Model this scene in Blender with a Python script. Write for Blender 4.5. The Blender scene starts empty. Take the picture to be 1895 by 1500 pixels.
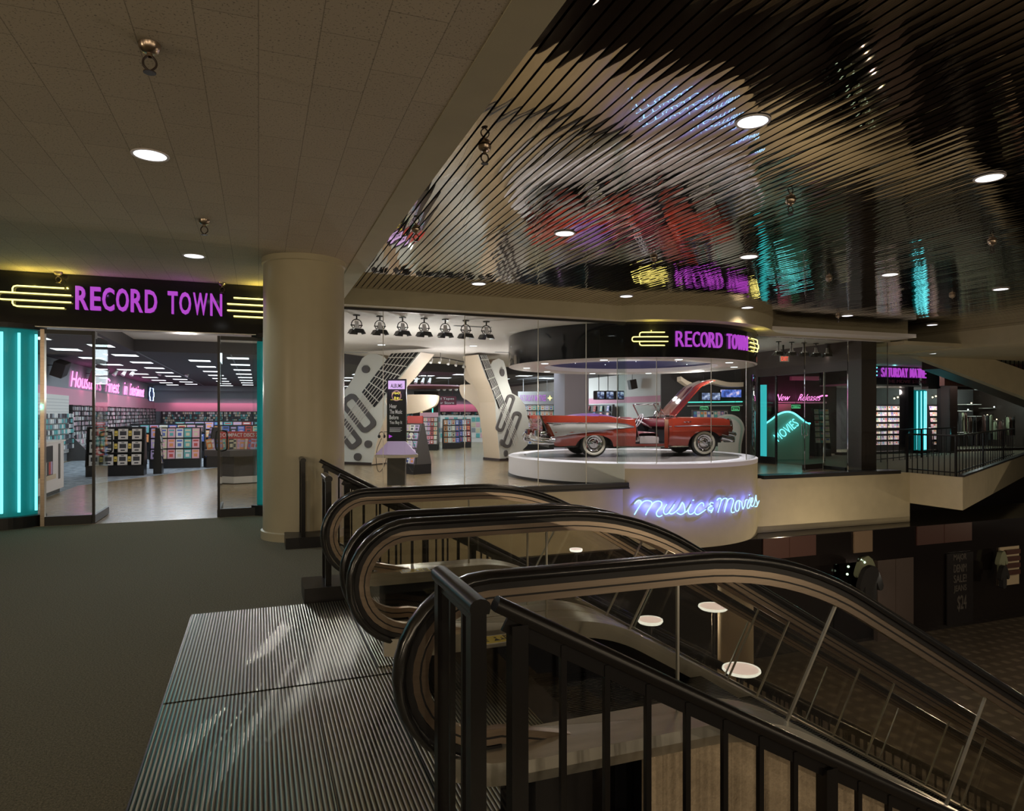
import bpy, math, random
from mathutils import Vector, Matrix
random.seed(7)
sc = bpy.context.scene
C = sc.collection
PI = math.pi
# ------------------------------------------------------------------ camera
F = 1250.0
HZ = 765.0
EYE = 1.6
YAW = math.radians(20.57)
CS, SN = math.cos(YAW), math.sin(YAW)
cd = bpy.data.cameras.new('camera')
cam = bpy.data.objects.new('camera', cd)
C.objects.link(cam)
cam.location = (0, 0, EYE)
cam.rotation_euler = (PI / 2, 0, -YAW)
cd.sensor_fit = 'HORIZONTAL'
cd.sensor_width = 36.0
cd.lens = F / 1895 * 36
cd.shift_y = 15 / 1895
cd.clip_end = 200
sc.camera = cam
# ------------------------------------------------------------------ view, world
sc.view_settings.view_transform = 'Standard'
sc.view_settings.look = 'None'
sc.view_settings.gamma = 1
sc.view_settings.use_curve_mapping = False
sc.view_settings.exposure = 0.0
sc.cycles.use_denoising = True
sc.cycles.max_bounces = 8
sc.cycles.diffuse_bounces = 3
sc.cycles.glossy_bounces = 4
sc.cycles.transmission_bounces = 4
sc.cycles.transparent_max_bounces = 24
sc.cycles.sample_clamp_indirect = 3.0
sc.cycles.caustics_reflective = False
sc.cycles.caustics_refractive = False
w = bpy.data.worlds.new('world')
sc.world = w
w.use_nodes = True
w.node_tree.nodes['Background'].inputs[0].default_value = (0.34, 0.29, 0.24, 1)
w.node_tree.nodes['Background'].inputs[1].default_value = 0.11


def light(kind, name, loc, power, col=(1, 1, 1), target=None, **kw):
    d = bpy.data.lights.new(name, kind)
    d.energy = power
    d.color = col
    for k, v in kw.items():
        setattr(d, k, v)
    o = bpy.data.objects.new(name, d)
    C.objects.link(o)
    o.location = loc
    if target is not None:
        o.rotation_euler = (Vector(target) - Vector(loc)).to_track_quat('-Z', 'Y').to_euler()
    return o


WARM = (1.0, 0.80, 0.58)
COOL = (0.82, 0.92, 1.0)
PALE = (1.0, 0.93, 0.88)
# unseen fill points behind and beside the camera, added to brighten the hall
for _p in ((-9, -4, 1.6), (-6.5, -7, 2.4), (-4, -5, 1.8), (-1.5, -8, 1.4), (0.5, -6, 2.6), (-7.5, 2.5, 2.2), (3, -9, 1.8)):
    light('POINT', 'corridor_fill', _p, 165, (1.0, 0.80, 0.55), shadow_soft_size=0.0)
for _p in ((6, -7, 1.0), (8, -5, 2.4), (10, -8, -.5), (12, -5, 1.5), (14, -7, .4)):  # more unseen fill points, added to brighten the atrium
    light('POINT', 'atrium_fill', _p, 125, (1.0, 0.80, 0.55), shadow_soft_size=0.0)
# stage lighting over the car
for _x, _y in ((7.2, 14.4), (11.1, 14.4), (7.6, 17.2), (10.8, 17.2), (9.2, 13.6)):
    light('SPOT', 'stage_light', (_x, _y, 2.78), 230, (1.0, 0.93, 0.97), (_x * .75 + 9.2 * .25, _y * .75 + 15.6 * .25, 0.5), spot_size=2.0, spot_blend=0.7, shadow_soft_size=0.08)
light('POINT', 'stage_glow', (9.2, 15.6, 2.6), 45, (1.0, 0.93, 0.97), shadow_soft_size=0.3)


# ------------------------------------------------------------------ pixel rays (metres, camera at the origin)
def ray(u, v):
    x = (u - 947.5) / F
    return (x * CS + SN, -x * SN + CS, (HZ - v) / F)


def at_h(u, v, h):
    d = ray(u, v); t = (h - EYE) / d[2]
    return Vector((d[0] * t, d[1] * t, h))


def at_y(u, v, y):
    d = ray(u, v); t = y / d[1]
    return Vector((d[0] * t, y, EYE + d[2] * t))


def at_x(u, v, x):
    d = ray(u, v); t = x / d[0]
    return Vector((x, d[1] * t, EYE + d[2] * t))


def at_z(u, v, z):
    d = ray(u, v)
    return Vector((d[0] * z, d[1] * z, EYE + d[2] * z))


def at_cyl(u, v, cx, cy, r):
    d = ray(u, v)
    a = d[0] ** 2 + d[1] ** 2
    b = -2 * (d[0] * cx + d[1] * cy)
    c = cx * cx + cy * cy - r * r
    disc = max(b * b - 4 * a * c, 0)
    t = (-b - math.sqrt(disc)) / (2 * a)
    return Vector((d[0] * t, d[1] * t, EYE + d[2] * t))


# ------------------------------------------------------------------ materials
MATS = {}


def mat(name, col, rough=0.5, metal=0.0, emit=None, es=0.0, var=0.0, vscale=8.0, bump=0.0, bscale=40.0,
        spec=0.5, alpha=1.0, stretch=(1, 1, 1), col2=None, detail=4.0):
    m = bpy.data.materials.new(name)
    m.use_nodes = True
    nt = m.node_tree
    b = nt.nodes['Principled BSDF']
    b.inputs['Base Color'].default_value = (*col, 1)
    b.inputs['Roughness'].default_value = rough
    b.inputs['Metallic'].default_value = metal
    b.inputs['Specular IOR Level'].default_value = spec
    if emit is not None:
        b.inputs['Emission Color'].default_value = (*emit, 1)
        b.inputs['Emission Strength'].default_value = es
    if var or bump or col2:
        tc = nt.nodes.new('ShaderNodeTexCoord')
        mp = nt.nodes.new('ShaderNodeMapping')
        mp.inputs['Scale'].default_value = stretch
        nt.links.new(tc.outputs['Object'], mp.inputs['Vector'])
    if var or col2:
        n = nt.nodes.new('ShaderNodeTexNoise')
        n.inputs['Scale'].default_value = vscale
        n.inputs['Detail'].default_value = detail
        nt.links.new(mp.outputs[0], n.inputs['Vector'])
        r = nt.nodes.new('ShaderNodeValToRGB')
        r.color_ramp.elements[0].position = 0.3
        r.color_ramp.elements[1].position = 0.7
        if col2 is None:
            r.color_ramp.elements[0].color = (*[c * (1 - var) for c in col], 1)
            r.color_ramp.elements[1].color = (*[min(1, c * (1 + var)) for c in col], 1)
        else:
            r.color_ramp.elements[0].color = (*col, 1)
            r.color_ramp.elements[1].color = (*col2, 1)
        nt.links.new(n.outputs['Fac'], r.inputs[0])
        nt.links.new(r.outputs[0], b.inputs['Base Color'])
    if bump:
        n2 = nt.nodes.new('ShaderNodeTexNoise')
        n2.inputs['Scale'].default_value = bscale
        n2.inputs['Detail'].default_value = 3
        nt.links.new(mp.outputs[0], n2.inputs['Vector'])
        bp = nt.nodes.new('ShaderNodeBump')
        bp.inputs['Strength'].default_value = 1.0
        bp.inputs['Distance'].default_value = bump
        nt.links.new(n2.outputs['Fac'], bp.inputs['Height'])
        nt.links.new(bp.outputs[0], b.inputs['Normal'])
    MATS[name] = m
    return m


def neon(name, col, es):
    m = bpy.data.materials.new(name)
    m.use_nodes = True
    nt = m.node_tree
    b = nt.nodes['Principled BSDF']
    b.inputs['Base Color'].default_value = (0.02, 0.02, 0.02, 1)
    b.inputs['Emission Color'].default_value = (*col, 1)
    b.inputs['Emission Strength'].default_value = es
    MATS[name] = m
    return m


def glass(name, tint=(0.93, 0.96, 0.95), refl=1.0, f0=0.022):
    """thin pane: clear straight on, mirror-like at a glancing angle"""
    m = bpy.data.materials.new(name)
    m.use_nodes = True
    nt = m.node_tree
    nt.nodes.clear()
    out = nt.nodes.new('ShaderNodeOutputMaterial')
    t = nt.nodes.new('ShaderNodeBsdfTransparent')
    t.inputs[0].default_value = (*tint, 1)
    g = nt.nodes.new('ShaderNodeBsdfGlossy')
    g.inputs['Color'].default_value = (refl, refl, refl, 1)
    g.inputs['Roughness'].default_value = 0.0
    lw = nt.nodes.new('ShaderNodeLayerWeight')
    pw = nt.nodes.new('ShaderNodeMath'); pw.operation = 'POWER'; pw.inputs[1].default_value = 5.0
    ma = nt.nodes.new('ShaderNodeMath'); ma.operation = 'MULTIPLY_ADD'; ma.inputs[1].default_value = 1 - f0; ma.inputs[2].default_value = f0
    mx = nt.nodes.new('ShaderNodeMixShader')
    nt.links.new(lw.outputs['Facing'], pw.inputs[0])
    nt.links.new(pw.outputs[0], ma.inputs[0])
    nt.links.new(ma.outputs[0], mx.inputs[0])
    nt.links.new(t.outputs[0], mx.inputs[1])
    nt.links.new(g.outputs[0], mx.inputs[2])
    nt.links.new(mx.outputs[0], out.inputs[0])
    MATS[name] = m
    return m


def ribbed(name, col, pitch, rough=0.3, metal=1.0, axis='X', depth=0.004):
    m = mat(name, col, rough, metal)
    nt = m.node_tree
    b = nt.nodes['Principled BSDF']
    tc = nt.nodes.new('ShaderNodeTexCoord')
    wv = nt.nodes.new('ShaderNodeTexWave')
    wv.bands_direction = axis
    wv.wave_profile = 'SIN'
    wv.inputs['Scale'].default_value = 2 * PI / 20.0 / pitch
    nt.links.new(tc.outputs['Object'], wv.inputs['Vector'])
    bp = nt.nodes.new('ShaderNodeBump')
    bp.inputs['Distance'].default_value = depth
    bp.inputs['Strength'].default_value = 1.0
    nt.links.new(wv.outputs['Fac'], bp.inputs['Height'])
    nt.links.new(bp.outputs[0], b.inputs['Normal'])
    r = nt.nodes.new('ShaderNodeValToRGB')
    r.color_ramp.elements[0].position = 0.15
    r.color_ramp.elements[0].color = (*[c * 0.12 for c in col], 1)
    r.color_ramp.elements[1].position = 0.5
    r.color_ramp.elements[1].color = (*col, 1)
    nt.links.new(wv.outputs['Fac'], r.inputs[0])
    nt.links.new(r.outputs[0], b.inputs['Base Color'])
    return m


mat('plaster', (0.50, 0.445, 0.305), 0.8, var=0.05, vscale=3, bump=0.0008, bscale=120)
mat('column_paint', (0.50, 0.445, 0.305), 0.33, var=0.04, vscale=3)
mat('stucco', (0.46, 0.37, 0.26), 0.9, var=0.12, vscale=60, bump=0.006, bscale=90)
mat('carpet', (0.120, 0.113, 0.080), 0.95, col2=(0.25, 0.233, 0.168), vscale=90, detail=6, bump=0.006, bscale=130, spec=0.1)
mat('black', (0.012, 0.011, 0.012), 0.35)
mat('black_gloss', (0.008, 0.008, 0.010), 0.09, spec=0.6)
mat('black_rail', (0.009, 0.008, 0.008), 0.30, spec=0.4)
mat('rubber', (0.010, 0.010, 0.011), 0.22, spec=0.7)
mat('dark_brown', (0.035, 0.022, 0.018), 0.5)
mat('bronze', (0.50, 0.40, 0.31), 0.28, 1.0, var=0.1, vscale=2, stretch=(1, 30, 30))
mat('steel', (0.62, 0.60, 0.53), 0.30, 0.75, var=0.08, vscale=2, stretch=(3, 12, 3))
mat('chrome', (0.85, 0.85, 0.87), 0.06, 1.0)
mat('red_paint', (0.21, 0.026, 0.013), 0.10, spec=0.8)
MATS['red_paint'].node_tree.nodes['Principled BSDF'].inputs['Coat Weight'].default_value = 1.0
mat('silver_panel', (0.27, 0.255, 0.23), 0.4, 0.3)
mat('tire', (0.012, 0.012, 0.012), 0.6)
mat('whitewall', (0.50, 0.46, 0.37), 0.5)
mat('red_vinyl', (0.22, 0.03, 0.045), 0.3)
mat('grey_vinyl', (0.33, 0.29, 0.27), 0.4)
mat('purple_cover', (0.14, 0.06, 0.20), 0.35)
mat('white_lam', (0.78, 0.74, 0.76), 0.45)
mat('drum_white', (0.78, 0.76, 0.80), 0.5)
mat('store_white', (0.72, 0.68, 0.65), 0.6)
mat('store_grey', (0.28, 0.30, 0.33), 0.7)
mat('store_dark', (0.045, 0.042, 0.045), 0.7)
mat('pink_wall', (0.70, 0.32, 0.42), 0.7)
mat('red_dark', (0.16, 0.03, 0.05), 0.6)
mat('guitar_white', (0.66, 0.66, 0.62), 0.35)
mat('guitar_side', (0.66, 0.55, 0.42), 0.5)
mat('blue_dome', (0.035, 0.040, 0.16), 0.7)
mat('grey_fixture', (0.10, 0.09, 0.09), 0.4)
mat('wood_floor', (0.20, 0.145, 0.08), 0.25, col2=(0.36, 0.27, 0.155), vscale=5, stretch=(1, 14, 1))
mat('store_carpet', (0.10, 0.13, 0.16), 0.9, col2=(0.36, 0.40, 0.44), vscale=5)
mat('turntable', (0.10, 0.085, 0.075), 0.22, col2=(0.30, 0.27, 0.25), vscale=3, stretch=(1, 6, 1))
mat('lower_tile', (0.055, 0.046, 0.034), 0.35, var=0.2, vscale=3)
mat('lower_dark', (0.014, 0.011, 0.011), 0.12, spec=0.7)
mat('lower_red', (0.10, 0.045, 0.038), 0.5)
mat('lower_beige', (0.30, 0.21, 0.14), 0.6)
mat('cloth_green', (0.30, 0.33, 0.22), 0.8)
mat('cloth_dark', (0.02, 0.02, 0.022), 0.8)
mat('yellow', (0.75, 0.60, 0.08), 0.5)
mat('white', (0.80, 0.80, 0.80), 0.5)
mat('turq_back', (0.02, 0.22, 0.23), 0.4, emit=(0.0, 0.36, 0.36), es=0.24)
mat('turq_tube', (0.02, 0.30, 0.32), 0.4, emit=(0.05, 0.55, 0.60), es=1.0)
mat('lower_grey', (0.10, 0.075, 0.065), 0.5)
mat('lower_sheet', (0.018, 0.016, 0.018), 0.4)
mat('lower_print', (0.12, 0.11, 0.10), 0.5)
mat('lower_lit', (0.62, 0.52, 0.36), 0.6)
mat('turq_panel', (0.34, 0.42, 0.33), 0.5)
mat('sleeve_red', (0.55, 0.08, 0.07), 0.4)
mat('sleeve_blue', (0.10, 0.16, 0.50), 0.4)
mat('sleeve_lilac', (0.50, 0.38, 0.62), 0.4)
mat('sleeve_orange', (0.75, 0.30, 0.10), 0.4)
mat('sleeve_teal', (0.12, 0.42, 0.42), 0.4)
mat('sleeve_white', (0.75, 0.74, 0.72), 0.4)
mat('sleeve_pink', (0.74, 0.42, 0.50), 0.4)
mat('sleeve_black', (0.05, 0.05, 0.06), 0.4)
mat('sleeve_cream', (0.66, 0.60, 0.42), 0.4)
mat('screen', (0.02, 0.02, 0.03), 0.3, emit=(0.45, 0.50, 0.80), es=1.0)


def picture(m, c0, c1, c2, scale):
    nt = MATS[m].node_tree
    tc = nt.nodes.new('ShaderNodeTexCoord')
    vz = nt.nodes.new('ShaderNodeTexNoise')
    vz.inputs['Scale'].default_value = scale
    vz.inputs['Detail'].default_value = 3
    r = nt.nodes.new('ShaderNodeValToRGB')
    r.color_ramp.elements[0].position = 0.36; r.color_ramp.elements[0].color = (*c0, 1)
    r.color_ramp.elements[1].position = 0.68; r.color_ramp.elements[1].color = (*c2, 1)
    e = r.color_ramp.elements.new(0.52); e.color = (*c1, 1)
    nt.links.new(tc.outputs['Object'], vz.inputs['Vector'])
    nt.links.new(vz.outputs['Fac'], r.inputs[0])
    nt.links.new(r.outputs[0], nt.nodes['Principled BSDF'].inputs['Emission Color'])


picture('screen', (0.02, 0.02, 0.05), (0.16, 0.22, 0.42), (0.8, 0.85, 1.0), 9.0)
mat('title_glow', (0.5, 0.3, 0.6), 0.5, emit=(0.75, 0.50, 0.90), es=0.8)
mat('yellow_glow', (0.75, 0.60, 0.08), 0.5, emit=(0.8, 0.7, 0.1), es=0.6)
mat('sleeve_pillar', (0.40, 0.36, 0.42), 0.6)
mat('pale_green', (0.45, 0.62, 0.55), 0.5)
mat('video', (0.02, 0.02, 0.05), 0.4, emit=(0.15, 0.25, 0.9), es=1.0)
picture('video', (0.02, 0.03, 0.15), (0.10, 0.20, 0.75), (0.9, 0.7, 0.9), 7.0)
mat('bulb_white', (0.8, 0.8, 0.8), 0.5, emit=(0.92, 0.97, 1.0), es=2.2)
mat('troffer', (0.8, 0.8, 0.8), 0.5, emit=(0.88, 0.95, 1.0), es=2.6)
mat('disc_glow', (0.8, 0.8, 0.8), 0.5, emit=(1.0, 0.80, 0.82), es=1.5)  # glow put into the discs that stand in for reflected downlights
neon('neon_yellow', (1.0, 0.86, 0.22), 3.0)
neon('neon_purple', (0.42, 0.055, 0.55), 1.0)
neon('neon_blue', (0.28, 0.58, 1.0), 2.6)
neon('neon_white', (0.55, 0.78, 1.0), 3.0)
neon('neon_pink', (1.0, 0.22, 0.62), 2.6)
neon('neon_turq', (0.16, 0.82, 0.92), 2.6)
neon('neon_turq_soft', (0.10, 0.75, 0.62), 1.5)
neon('neon_green', (0.15, 0.85, 0.35), 1.0)
neon('exit_red', (0.9, 0.10, 0.06), 1.3)
neon('star', (0.9, 0.95, 1.0), 3.0)
neon('star_green', (0.75, 1.0, 0.7), 1.5)
neon('warm_bulb', (1.0, 0.75, 0.45), 4.0)
glass('clear_glass')
glass('door_glass', (0.86, 0.93, 0.90))
glass('balustrade_glass', (0.91, 0.90, 0.87), 1.0, 0.04)
glass('tinted_glass', (0.30, 0.28, 0.27), 0.9, 0.05)
ribbed('floor_ribs', (0.47, 0.455, 0.385), 0.0205, rough=0.28)
ribbed('comb_ribs', (0.56, 0.56, 0.48), 0.018, rough=0.3)
ribbed('step_ribs', (0.022, 0.022, 0.020), 0.02, rough=0.35, axis='Y')
# ceiling panels: 0.6 m wide runs, fine dark joints and pinholes
m = mat('ceiling_panel', (0.50, 0.43, 0.34), 0.9)
nt = m.node_tree
tc = nt.nodes.new('ShaderNodeTexCoord')
mp = nt.nodes.new('ShaderNodeMapping')
mp.inputs['Rotation'].default_value = (0, 0, PI / 2)
br = nt.nodes.new('ShaderNodeTexBrick')
br.offset = 0.5
br.inputs['Color1'].default_value = (0.58, 0.50, 0.385, 1)
br.inputs['Color2'].default_value = (0.54, 0.465, 0.36, 1)
br.inputs['Mortar'].default_value = (0.33, 0.28, 0.215, 1)
br.inputs['Scale'].default_value = 1.0
br.inputs['Mortar Size'].default_value = 0.003
br.inputs['Brick Width'].default_value = 0.61
br.inputs['Row Height'].default_value = 0.305
nt.links.new(tc.outputs['Object'], mp.inputs[0])
nt.links.new(mp.outputs[0], br.inputs['Vector'])
nz = nt.nodes.new('ShaderNodeTexNoise')
nz.inputs['Scale'].default_value = 75
nz.inputs['Detail'].default_value = 2
nt.links.new(tc.outputs['Object'], nz.inputs['Vector'])
cr = nt.nodes.new('ShaderNodeValToRGB')
cr.color_ramp.elements[0].position = 0.33
cr.color_ramp.elements[0].color = (0.45, 0.45, 0.45, 1)
cr.color_ramp.elements[1].position = 0.40
mx = nt.nodes.new('ShaderNodeMix')
mx.data_type = 'RGBA'
mx.blend_type = 'MULTIPLY'
mx.inputs[0].default_value = 1.0
nt.links.new(nz.outputs['Fac'], cr.inputs[0])
nt.links.new(br.outputs['Color'], mx.inputs[6])
nt.links.new(cr.outputs[0], mx.inputs[7])
nt.links.new(mx.outputs[2], nt.nodes['Principled BSDF'].inputs['Base Color'])
# lower level floor: square tiles
m = MATS['lower_tile']
nt = m.node_tree
tc = nt.nodes.new('ShaderNodeTexCoord')
br = nt.nodes.new('ShaderNodeTexBrick')
br.offset = 0.0
br.inputs['Color1'].default_value = (0.21, 0.175, 0.125, 1)
br.inputs['Color2'].default_value = (0.17, 0.14, 0.10, 1)
br.inputs['Mortar'].default_value = (0.11, 0.09, 0.065, 1)
br.inputs['Scale'].default_value = 1.0
br.inputs['Mortar Size'].default_value = 0.11
br.inputs['Brick Width'].default_value = 0.40
br.inputs['Row Height'].default_value = 0.40
nt.links.new(tc.outputs['Object'], br.inputs['Vector'])
nt.links.new(br.outputs['Color'], nt.nodes['Principled BSDF'].inputs['Base Color'])
# mirror slats: slightly wavy polished strips
m = mat('mirror_slat', (0.74, 0.67, 0.60), 0.012, 1.0)
nt = m.node_tree
tc = nt.nodes.new('ShaderNodeTexCoord')
mp = nt.nodes.new('ShaderNodeMapping')
mp.inputs['Scale'].default_value = (1.6, 1.0, 1.0)
nz = nt.nodes.new('ShaderNodeTexNoise')
nz.inputs['Scale'].default_value = 1.3
nz.inputs['Detail'].default_value = 1.5
bp = nt.nodes.new('ShaderNodeBump')
bp.inputs['Distance'].default_value = 0.0032
bp.inputs['Strength'].default_value = 1.0
nt.links.new(tc.outputs['Object'], mp.inputs[0])
nt.links.new(mp.outputs[0], nz.inputs['Vector'])
nt.links.new(nz.outputs['Fac'], bp.inputs['Height'])
nt.links.new(bp.outputs[0], nt.nodes['Principled BSDF'].inputs['Normal'])


# ------------------------------------------------------------------ mesh building
class MB:
    def __init__(self):
        self.v, self.f, self.m, self.mi = [], [], [], 0

    def add(self, vs, fs):
        o = len(self.v)
        self.v += [tuple(p) for p in vs]
        self.f += [tuple(i + o for i in q) for q in fs]
        self.m += [self.mi] * len(fs)
        return self

    def box(self, x0, x1, y0, y1, z0, z1, M=None):
        vs = [(x, y, z) for z in (z0, z1) for y in (y0, y1) for x in (x0, x1)]
        if M is not None:
            vs = [M @ Vector(p) for p in vs]
        return self.add(vs, [(0, 2, 3, 1), (4, 5, 7, 6), (0, 1, 5, 4), (2, 6, 7, 3), (0, 4, 6, 2), (1, 3, 7, 5)])

    def bar(self, a, b, w, h, up=(0, 0, 1)):
        a, b = Vector(a), Vector(b)
        d = (b - a).normalized()
        s = d.cross(Vector(up))
        s = Vector((1, 0, 0)) if s.length < 1e-5 else s.normalized()
        t = s.cross(d).normalized()
        vs = []
        for p in (a, b):
            for i, j in ((-1, -1), (1, -1), (1, 1), (-1, 1)):
                vs.append(p + s * (i * w / 2) + t * (j * h / 2))
        return self.add(vs, [(3, 2, 1, 0), (4, 5, 6, 7), (0, 1, 5, 4), (1, 2, 6, 5), (2, 3, 7, 6), (3, 0, 4, 7)])

    def prism(self, poly, fn, t0, t1):
        """poly: 2D points; fn(a, b, t) -> 3D; solid between t0 and t1"""
        n = len(poly)
        vs = [fn(a, b, t0) for a, b in poly] + [fn(a, b, t1) for a, b in poly]
        fs = [tuple(range(n))[::-1], tuple(range(n, 2 * n))]
        fs += [(i, (i + 1) % n, n + (i + 1) % n, n + i) for i in range(n)]
        return self.add(vs, fs)

    def tube(self, pts, r, n=8, closed=False, caps=True):
        pts = [Vector(p) for p in pts]
        k = len(pts)
        rr = r if isinstance(r, (list, tuple)) else [r] * k
        T = []
        for i in range(k):
            if closed:
                d = pts[(i + 1) % k] - pts[i - 1]
            else:
                d = pts[min(i + 1, k - 1)] - pts[max(i - 1, 0)]
            T.append(d.normalized() if d.length > 1e-9 else Vector((0, 0, 1)))
        nrm = T[0].orthogonal().normalized()
        vs, fs = [], []
        for i in range(k):
            nrm = (nrm - T[i] * nrm.dot(T[i]))
            nrm = nrm.normalized() if nrm.length > 1e-6 else T[i].orthogonal().normalized()
            bn = T[i].cross(nrm)
            for j in range(n):
                a = 2 * PI * j / n
                vs.append(pts[i] + (nrm * math.cos(a) + bn * math.sin(a)) * rr[i])
        m_ = k if closed else k - 1
        for i in range(m_):
            for j in range(n):
                a, b = i * n + j, i * n + (j + 1) % n
                c, d = ((i + 1) % k) * n + (j + 1) % n, ((i + 1) % k) * n + j
                fs.append((a, b, c, d))
        if caps and not closed:
            fs.append(tuple(range(n))[::-1])
            fs.append(tuple(range((k - 1) * n, k * n)))
        return self.add(vs, fs)

    def cyl(self, a, b, r, n=16, r2=None):
        return self.tube([a, b], [r, r if r2 is None else r2], n)

    def lathe(self, prof, M=None, n=24, a0=0.0, a1=2 * PI):
        """prof: (r, z) pairs turned about z"""
        full = abs(a1 - a0 - 2 * PI) < 1e-6
        k = n if full else n + 1
        vs, fs = [], []
        for r, z in prof:
            for j in range(k):
                a = a0 + (a1 - a0) * j / n
                p = Vector((r * math.cos(a), r * math.sin(a), z))
                vs.append(M @ p if M is not None else p)
        for i in range(len(prof) - 1):
            for j in range(n):
                j2 = (j + 1) % k
                fs.append((i * k + j, i * k + j2, (i + 1) * k + j2, (i + 1) * k + j))
        return self.add(vs, fs)

    def sweep(self, prof, frames, closed_prof=True, caps=True):
        """prof: 2D (a, b); frames: list of fn-like (origin, A, B)"""
        n = len(prof)
        vs, fs = [], []
        for o, A, B in frames:
            for a, b in prof:
                vs.append(Vector(o) + Vector(A) * a + Vector(B) * b)
        for i in range(len(frames) - 1):
            for j in range(n if closed_prof else n - 1):
                j2 = (j + 1) % n
                fs.append((i * n + j, i * n + j2, (i + 1) * n + j2, (i + 1) * n + j))
        if caps and closed_prof:
            fs.append(tuple(range(n))[::-1])
            fs.append(tuple(range((len(frames) - 1) * n, len(frames) * n)))
        return self.add(vs, fs)

    def grid(self, fn, nu, nv):
        vs = [fn(i / nu, j / nv) for i in range(nu + 1) for j in range(nv + 1)]
        fs = [(i * (nv + 1) + j, (i + 1) * (nv + 1) + j, (i + 1) * (nv + 1) + j + 1, i * (nv + 1) + j + 1)
              for i in range(nu) for j in range(nv)]
        return self.add(vs, fs)

    def sphere(self, c, r, n=12, sz=1.0):
        pr = [(max(r * math.sin(PI * i / n), 1e-4), -r * math.cos(PI * i / n) * sz) for i in range(n + 1)]
        return self.lathe(pr, Matrix.Translation(c), n * 2)

    def mesh(self, name, mats, smooth=None):
        me = bpy.data.meshes.new(name)
        me.from_pydata(self.v, [], self.f)
        ms = mats if isinstance(mats, (list, tuple)) else [mats]
        for x in ms:
            me.materials.append(MATS[x])
        me.polygons.foreach_set('material_index', [min(i, len(ms) - 1) for i in self.m])
        if smooth:
            me.polygons.foreach_set('use_smooth', [True] * len(me.polygons))
            try:
                me.set_sharp_from_angle(angle=math.radians(smooth))
            except Exception:
                pass
        me.update()
        return me

    def build(self, name, mats, parent=None, loc=None, smooth=None, solid=0, bevel=0):
        if parent is not None and loc is None:
            p = parent.matrix_world if False else None
        o = bpy.data.objects.new(name, self.mesh(name, mats, smooth))
        C.objects.link(o)
        if parent is not None:
            o.parent = parent
        if loc is not None:
            o.location = loc
        if solid:
            md = o.modifiers.new('solidify', 'SOLIDIFY'); md.thickness = solid; md.offset = 0
        if bevel:
            md = o.modifiers.new('bevel', 'BEVEL'); md.width = bevel; md.segments = 2; md.limit_method = 'ANGLE'
        return o


def recalc(o):
    import bmesh
    bm = bmesh.new(); bm.from_mesh(o.data)
    bmesh.ops.recalc_face_normals(bm, faces=bm.faces)
    bm.to_mesh(o.data); bm.free()
    return o


def tag(o, label, cat, group=None, kind=None):
    o['label'] = label
    o['category'] = cat
    if group: o['group'] = group
    if kind: o['kind'] = kind
    return o


def empty(name, loc, label, cat, group=None, rz=0.0):
    o = bpy.data.objects.new(name, None)
    C.objects.link(o)
    o.empty_display_size = 0.1
    o.location = loc
    o.rotation_euler = (0, 0, rz)
    return tag(o, label, cat, group)


def struct(o, label=None, cat=None):
    o['kind'] = 'structure'
    if label: o['label'] = label
    if cat: o['category'] = cat
    return o


def kids(o):
    return [c for c in bpy.data.objects if c.parent == o]


def dup(root, loc, label, group=None, rz=None, children=None):
    ch = children if children is not None else kids(root)
    r = root.copy(); C.objects.link(r)
    r.location = loc
    if rz is not None: r.rotation_euler = (0, 0, rz)
    r['label'] = label
    if group: r['group'] = group
    for c, gs in ch:
        n = c.copy(); C.objects.link(n); n.parent = r
        for g in gs:
            k = g.copy(); C.objects.link(k); k.parent = n
    return r


def tree(root):
    return [(c, kids(c)) for c in kids(root)]


ORD = ['first', 'second', 'third', 'fourth', 'fifth', 'sixth', 'seventh', 'eighth', 'ninth', 'tenth', 'eleventh', 'twelfth',
       'thirteenth', 'fourteenth', 'fifteenth', 'sixteenth', 'seventeenth', 'eighteenth', 'nineteenth', 'twentieth',
       'twenty-first', 'twenty-second', 'twenty-third', 'twenty-fourth', 'twenty-fifth', 'twenty-sixth', 'twenty-seventh', 'twenty-eighth']


def smooth_pts(pts, k=6, closed=False):
    """Catmull-Rom through 2D or 3D points"""
    P = [Vector(p) for p in pts]
    n = len(P)
    out = []
    rng = range(n if closed else n - 1)
    for i in rng:
        if closed:
            a, b, c, d = P[i - 1], P[i], P[(i + 1) % n], P[(i + 2) % n]
        else:
            a, b, c, d = P[max(i - 1, 0)], P[i], P[i + 1], P[min(i + 2, n - 1)]
        for j in range(k):
            t = j / k
            out.append(0.5 * ((2 * b) + (c - a) * t + (2 * a - 5 * b + 4 * c - d) * t * t + (3 * b - a - 3 * c + d) * t ** 3))
    if not closed:
        out.append(P[-1])
    return out


def text_mesh(body, size, depth=0.02, offset=0.0, space=1.0):
    """letters as (vertices, faces, width) lying in XY, height = size for capitals"""
    cu = bpy.data.curves.new('t', 'FONT')
    cu.body = body
    cu.size = 1.0
    cu.extrude = 0.0
    cu.offset = offset
    cu.space_character = space
    cu.resolution_u = 3
    o = bpy.data.objects.new('t', cu)
    C.objects.link(o)
    bpy.context.view_layer.update()
    dg = bpy.context.evaluated_depsgraph_get()
    me = bpy.data.meshes.new_from_object(o.evaluated_get(dg))
    vs = [v.co.copy() for v in me.vertices]
    fs = [tuple(p.vertices) for p in me.polygons]
    bpy.data.objects.remove(o)
    bpy.data.curves.remove(cu)
    bpy.data.meshes.remove(me)
    x0 = min(v.x for v in vs); x1 = max(v.x for v in vs)
    y0 = min(v.y for v in vs); y1 = max(v.y for v in vs)
    vs = [((v.x - x0) / (x1 - x0), (v.y - y0) / (y1 - y0)) for v in vs]
    return vs, fs


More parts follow.
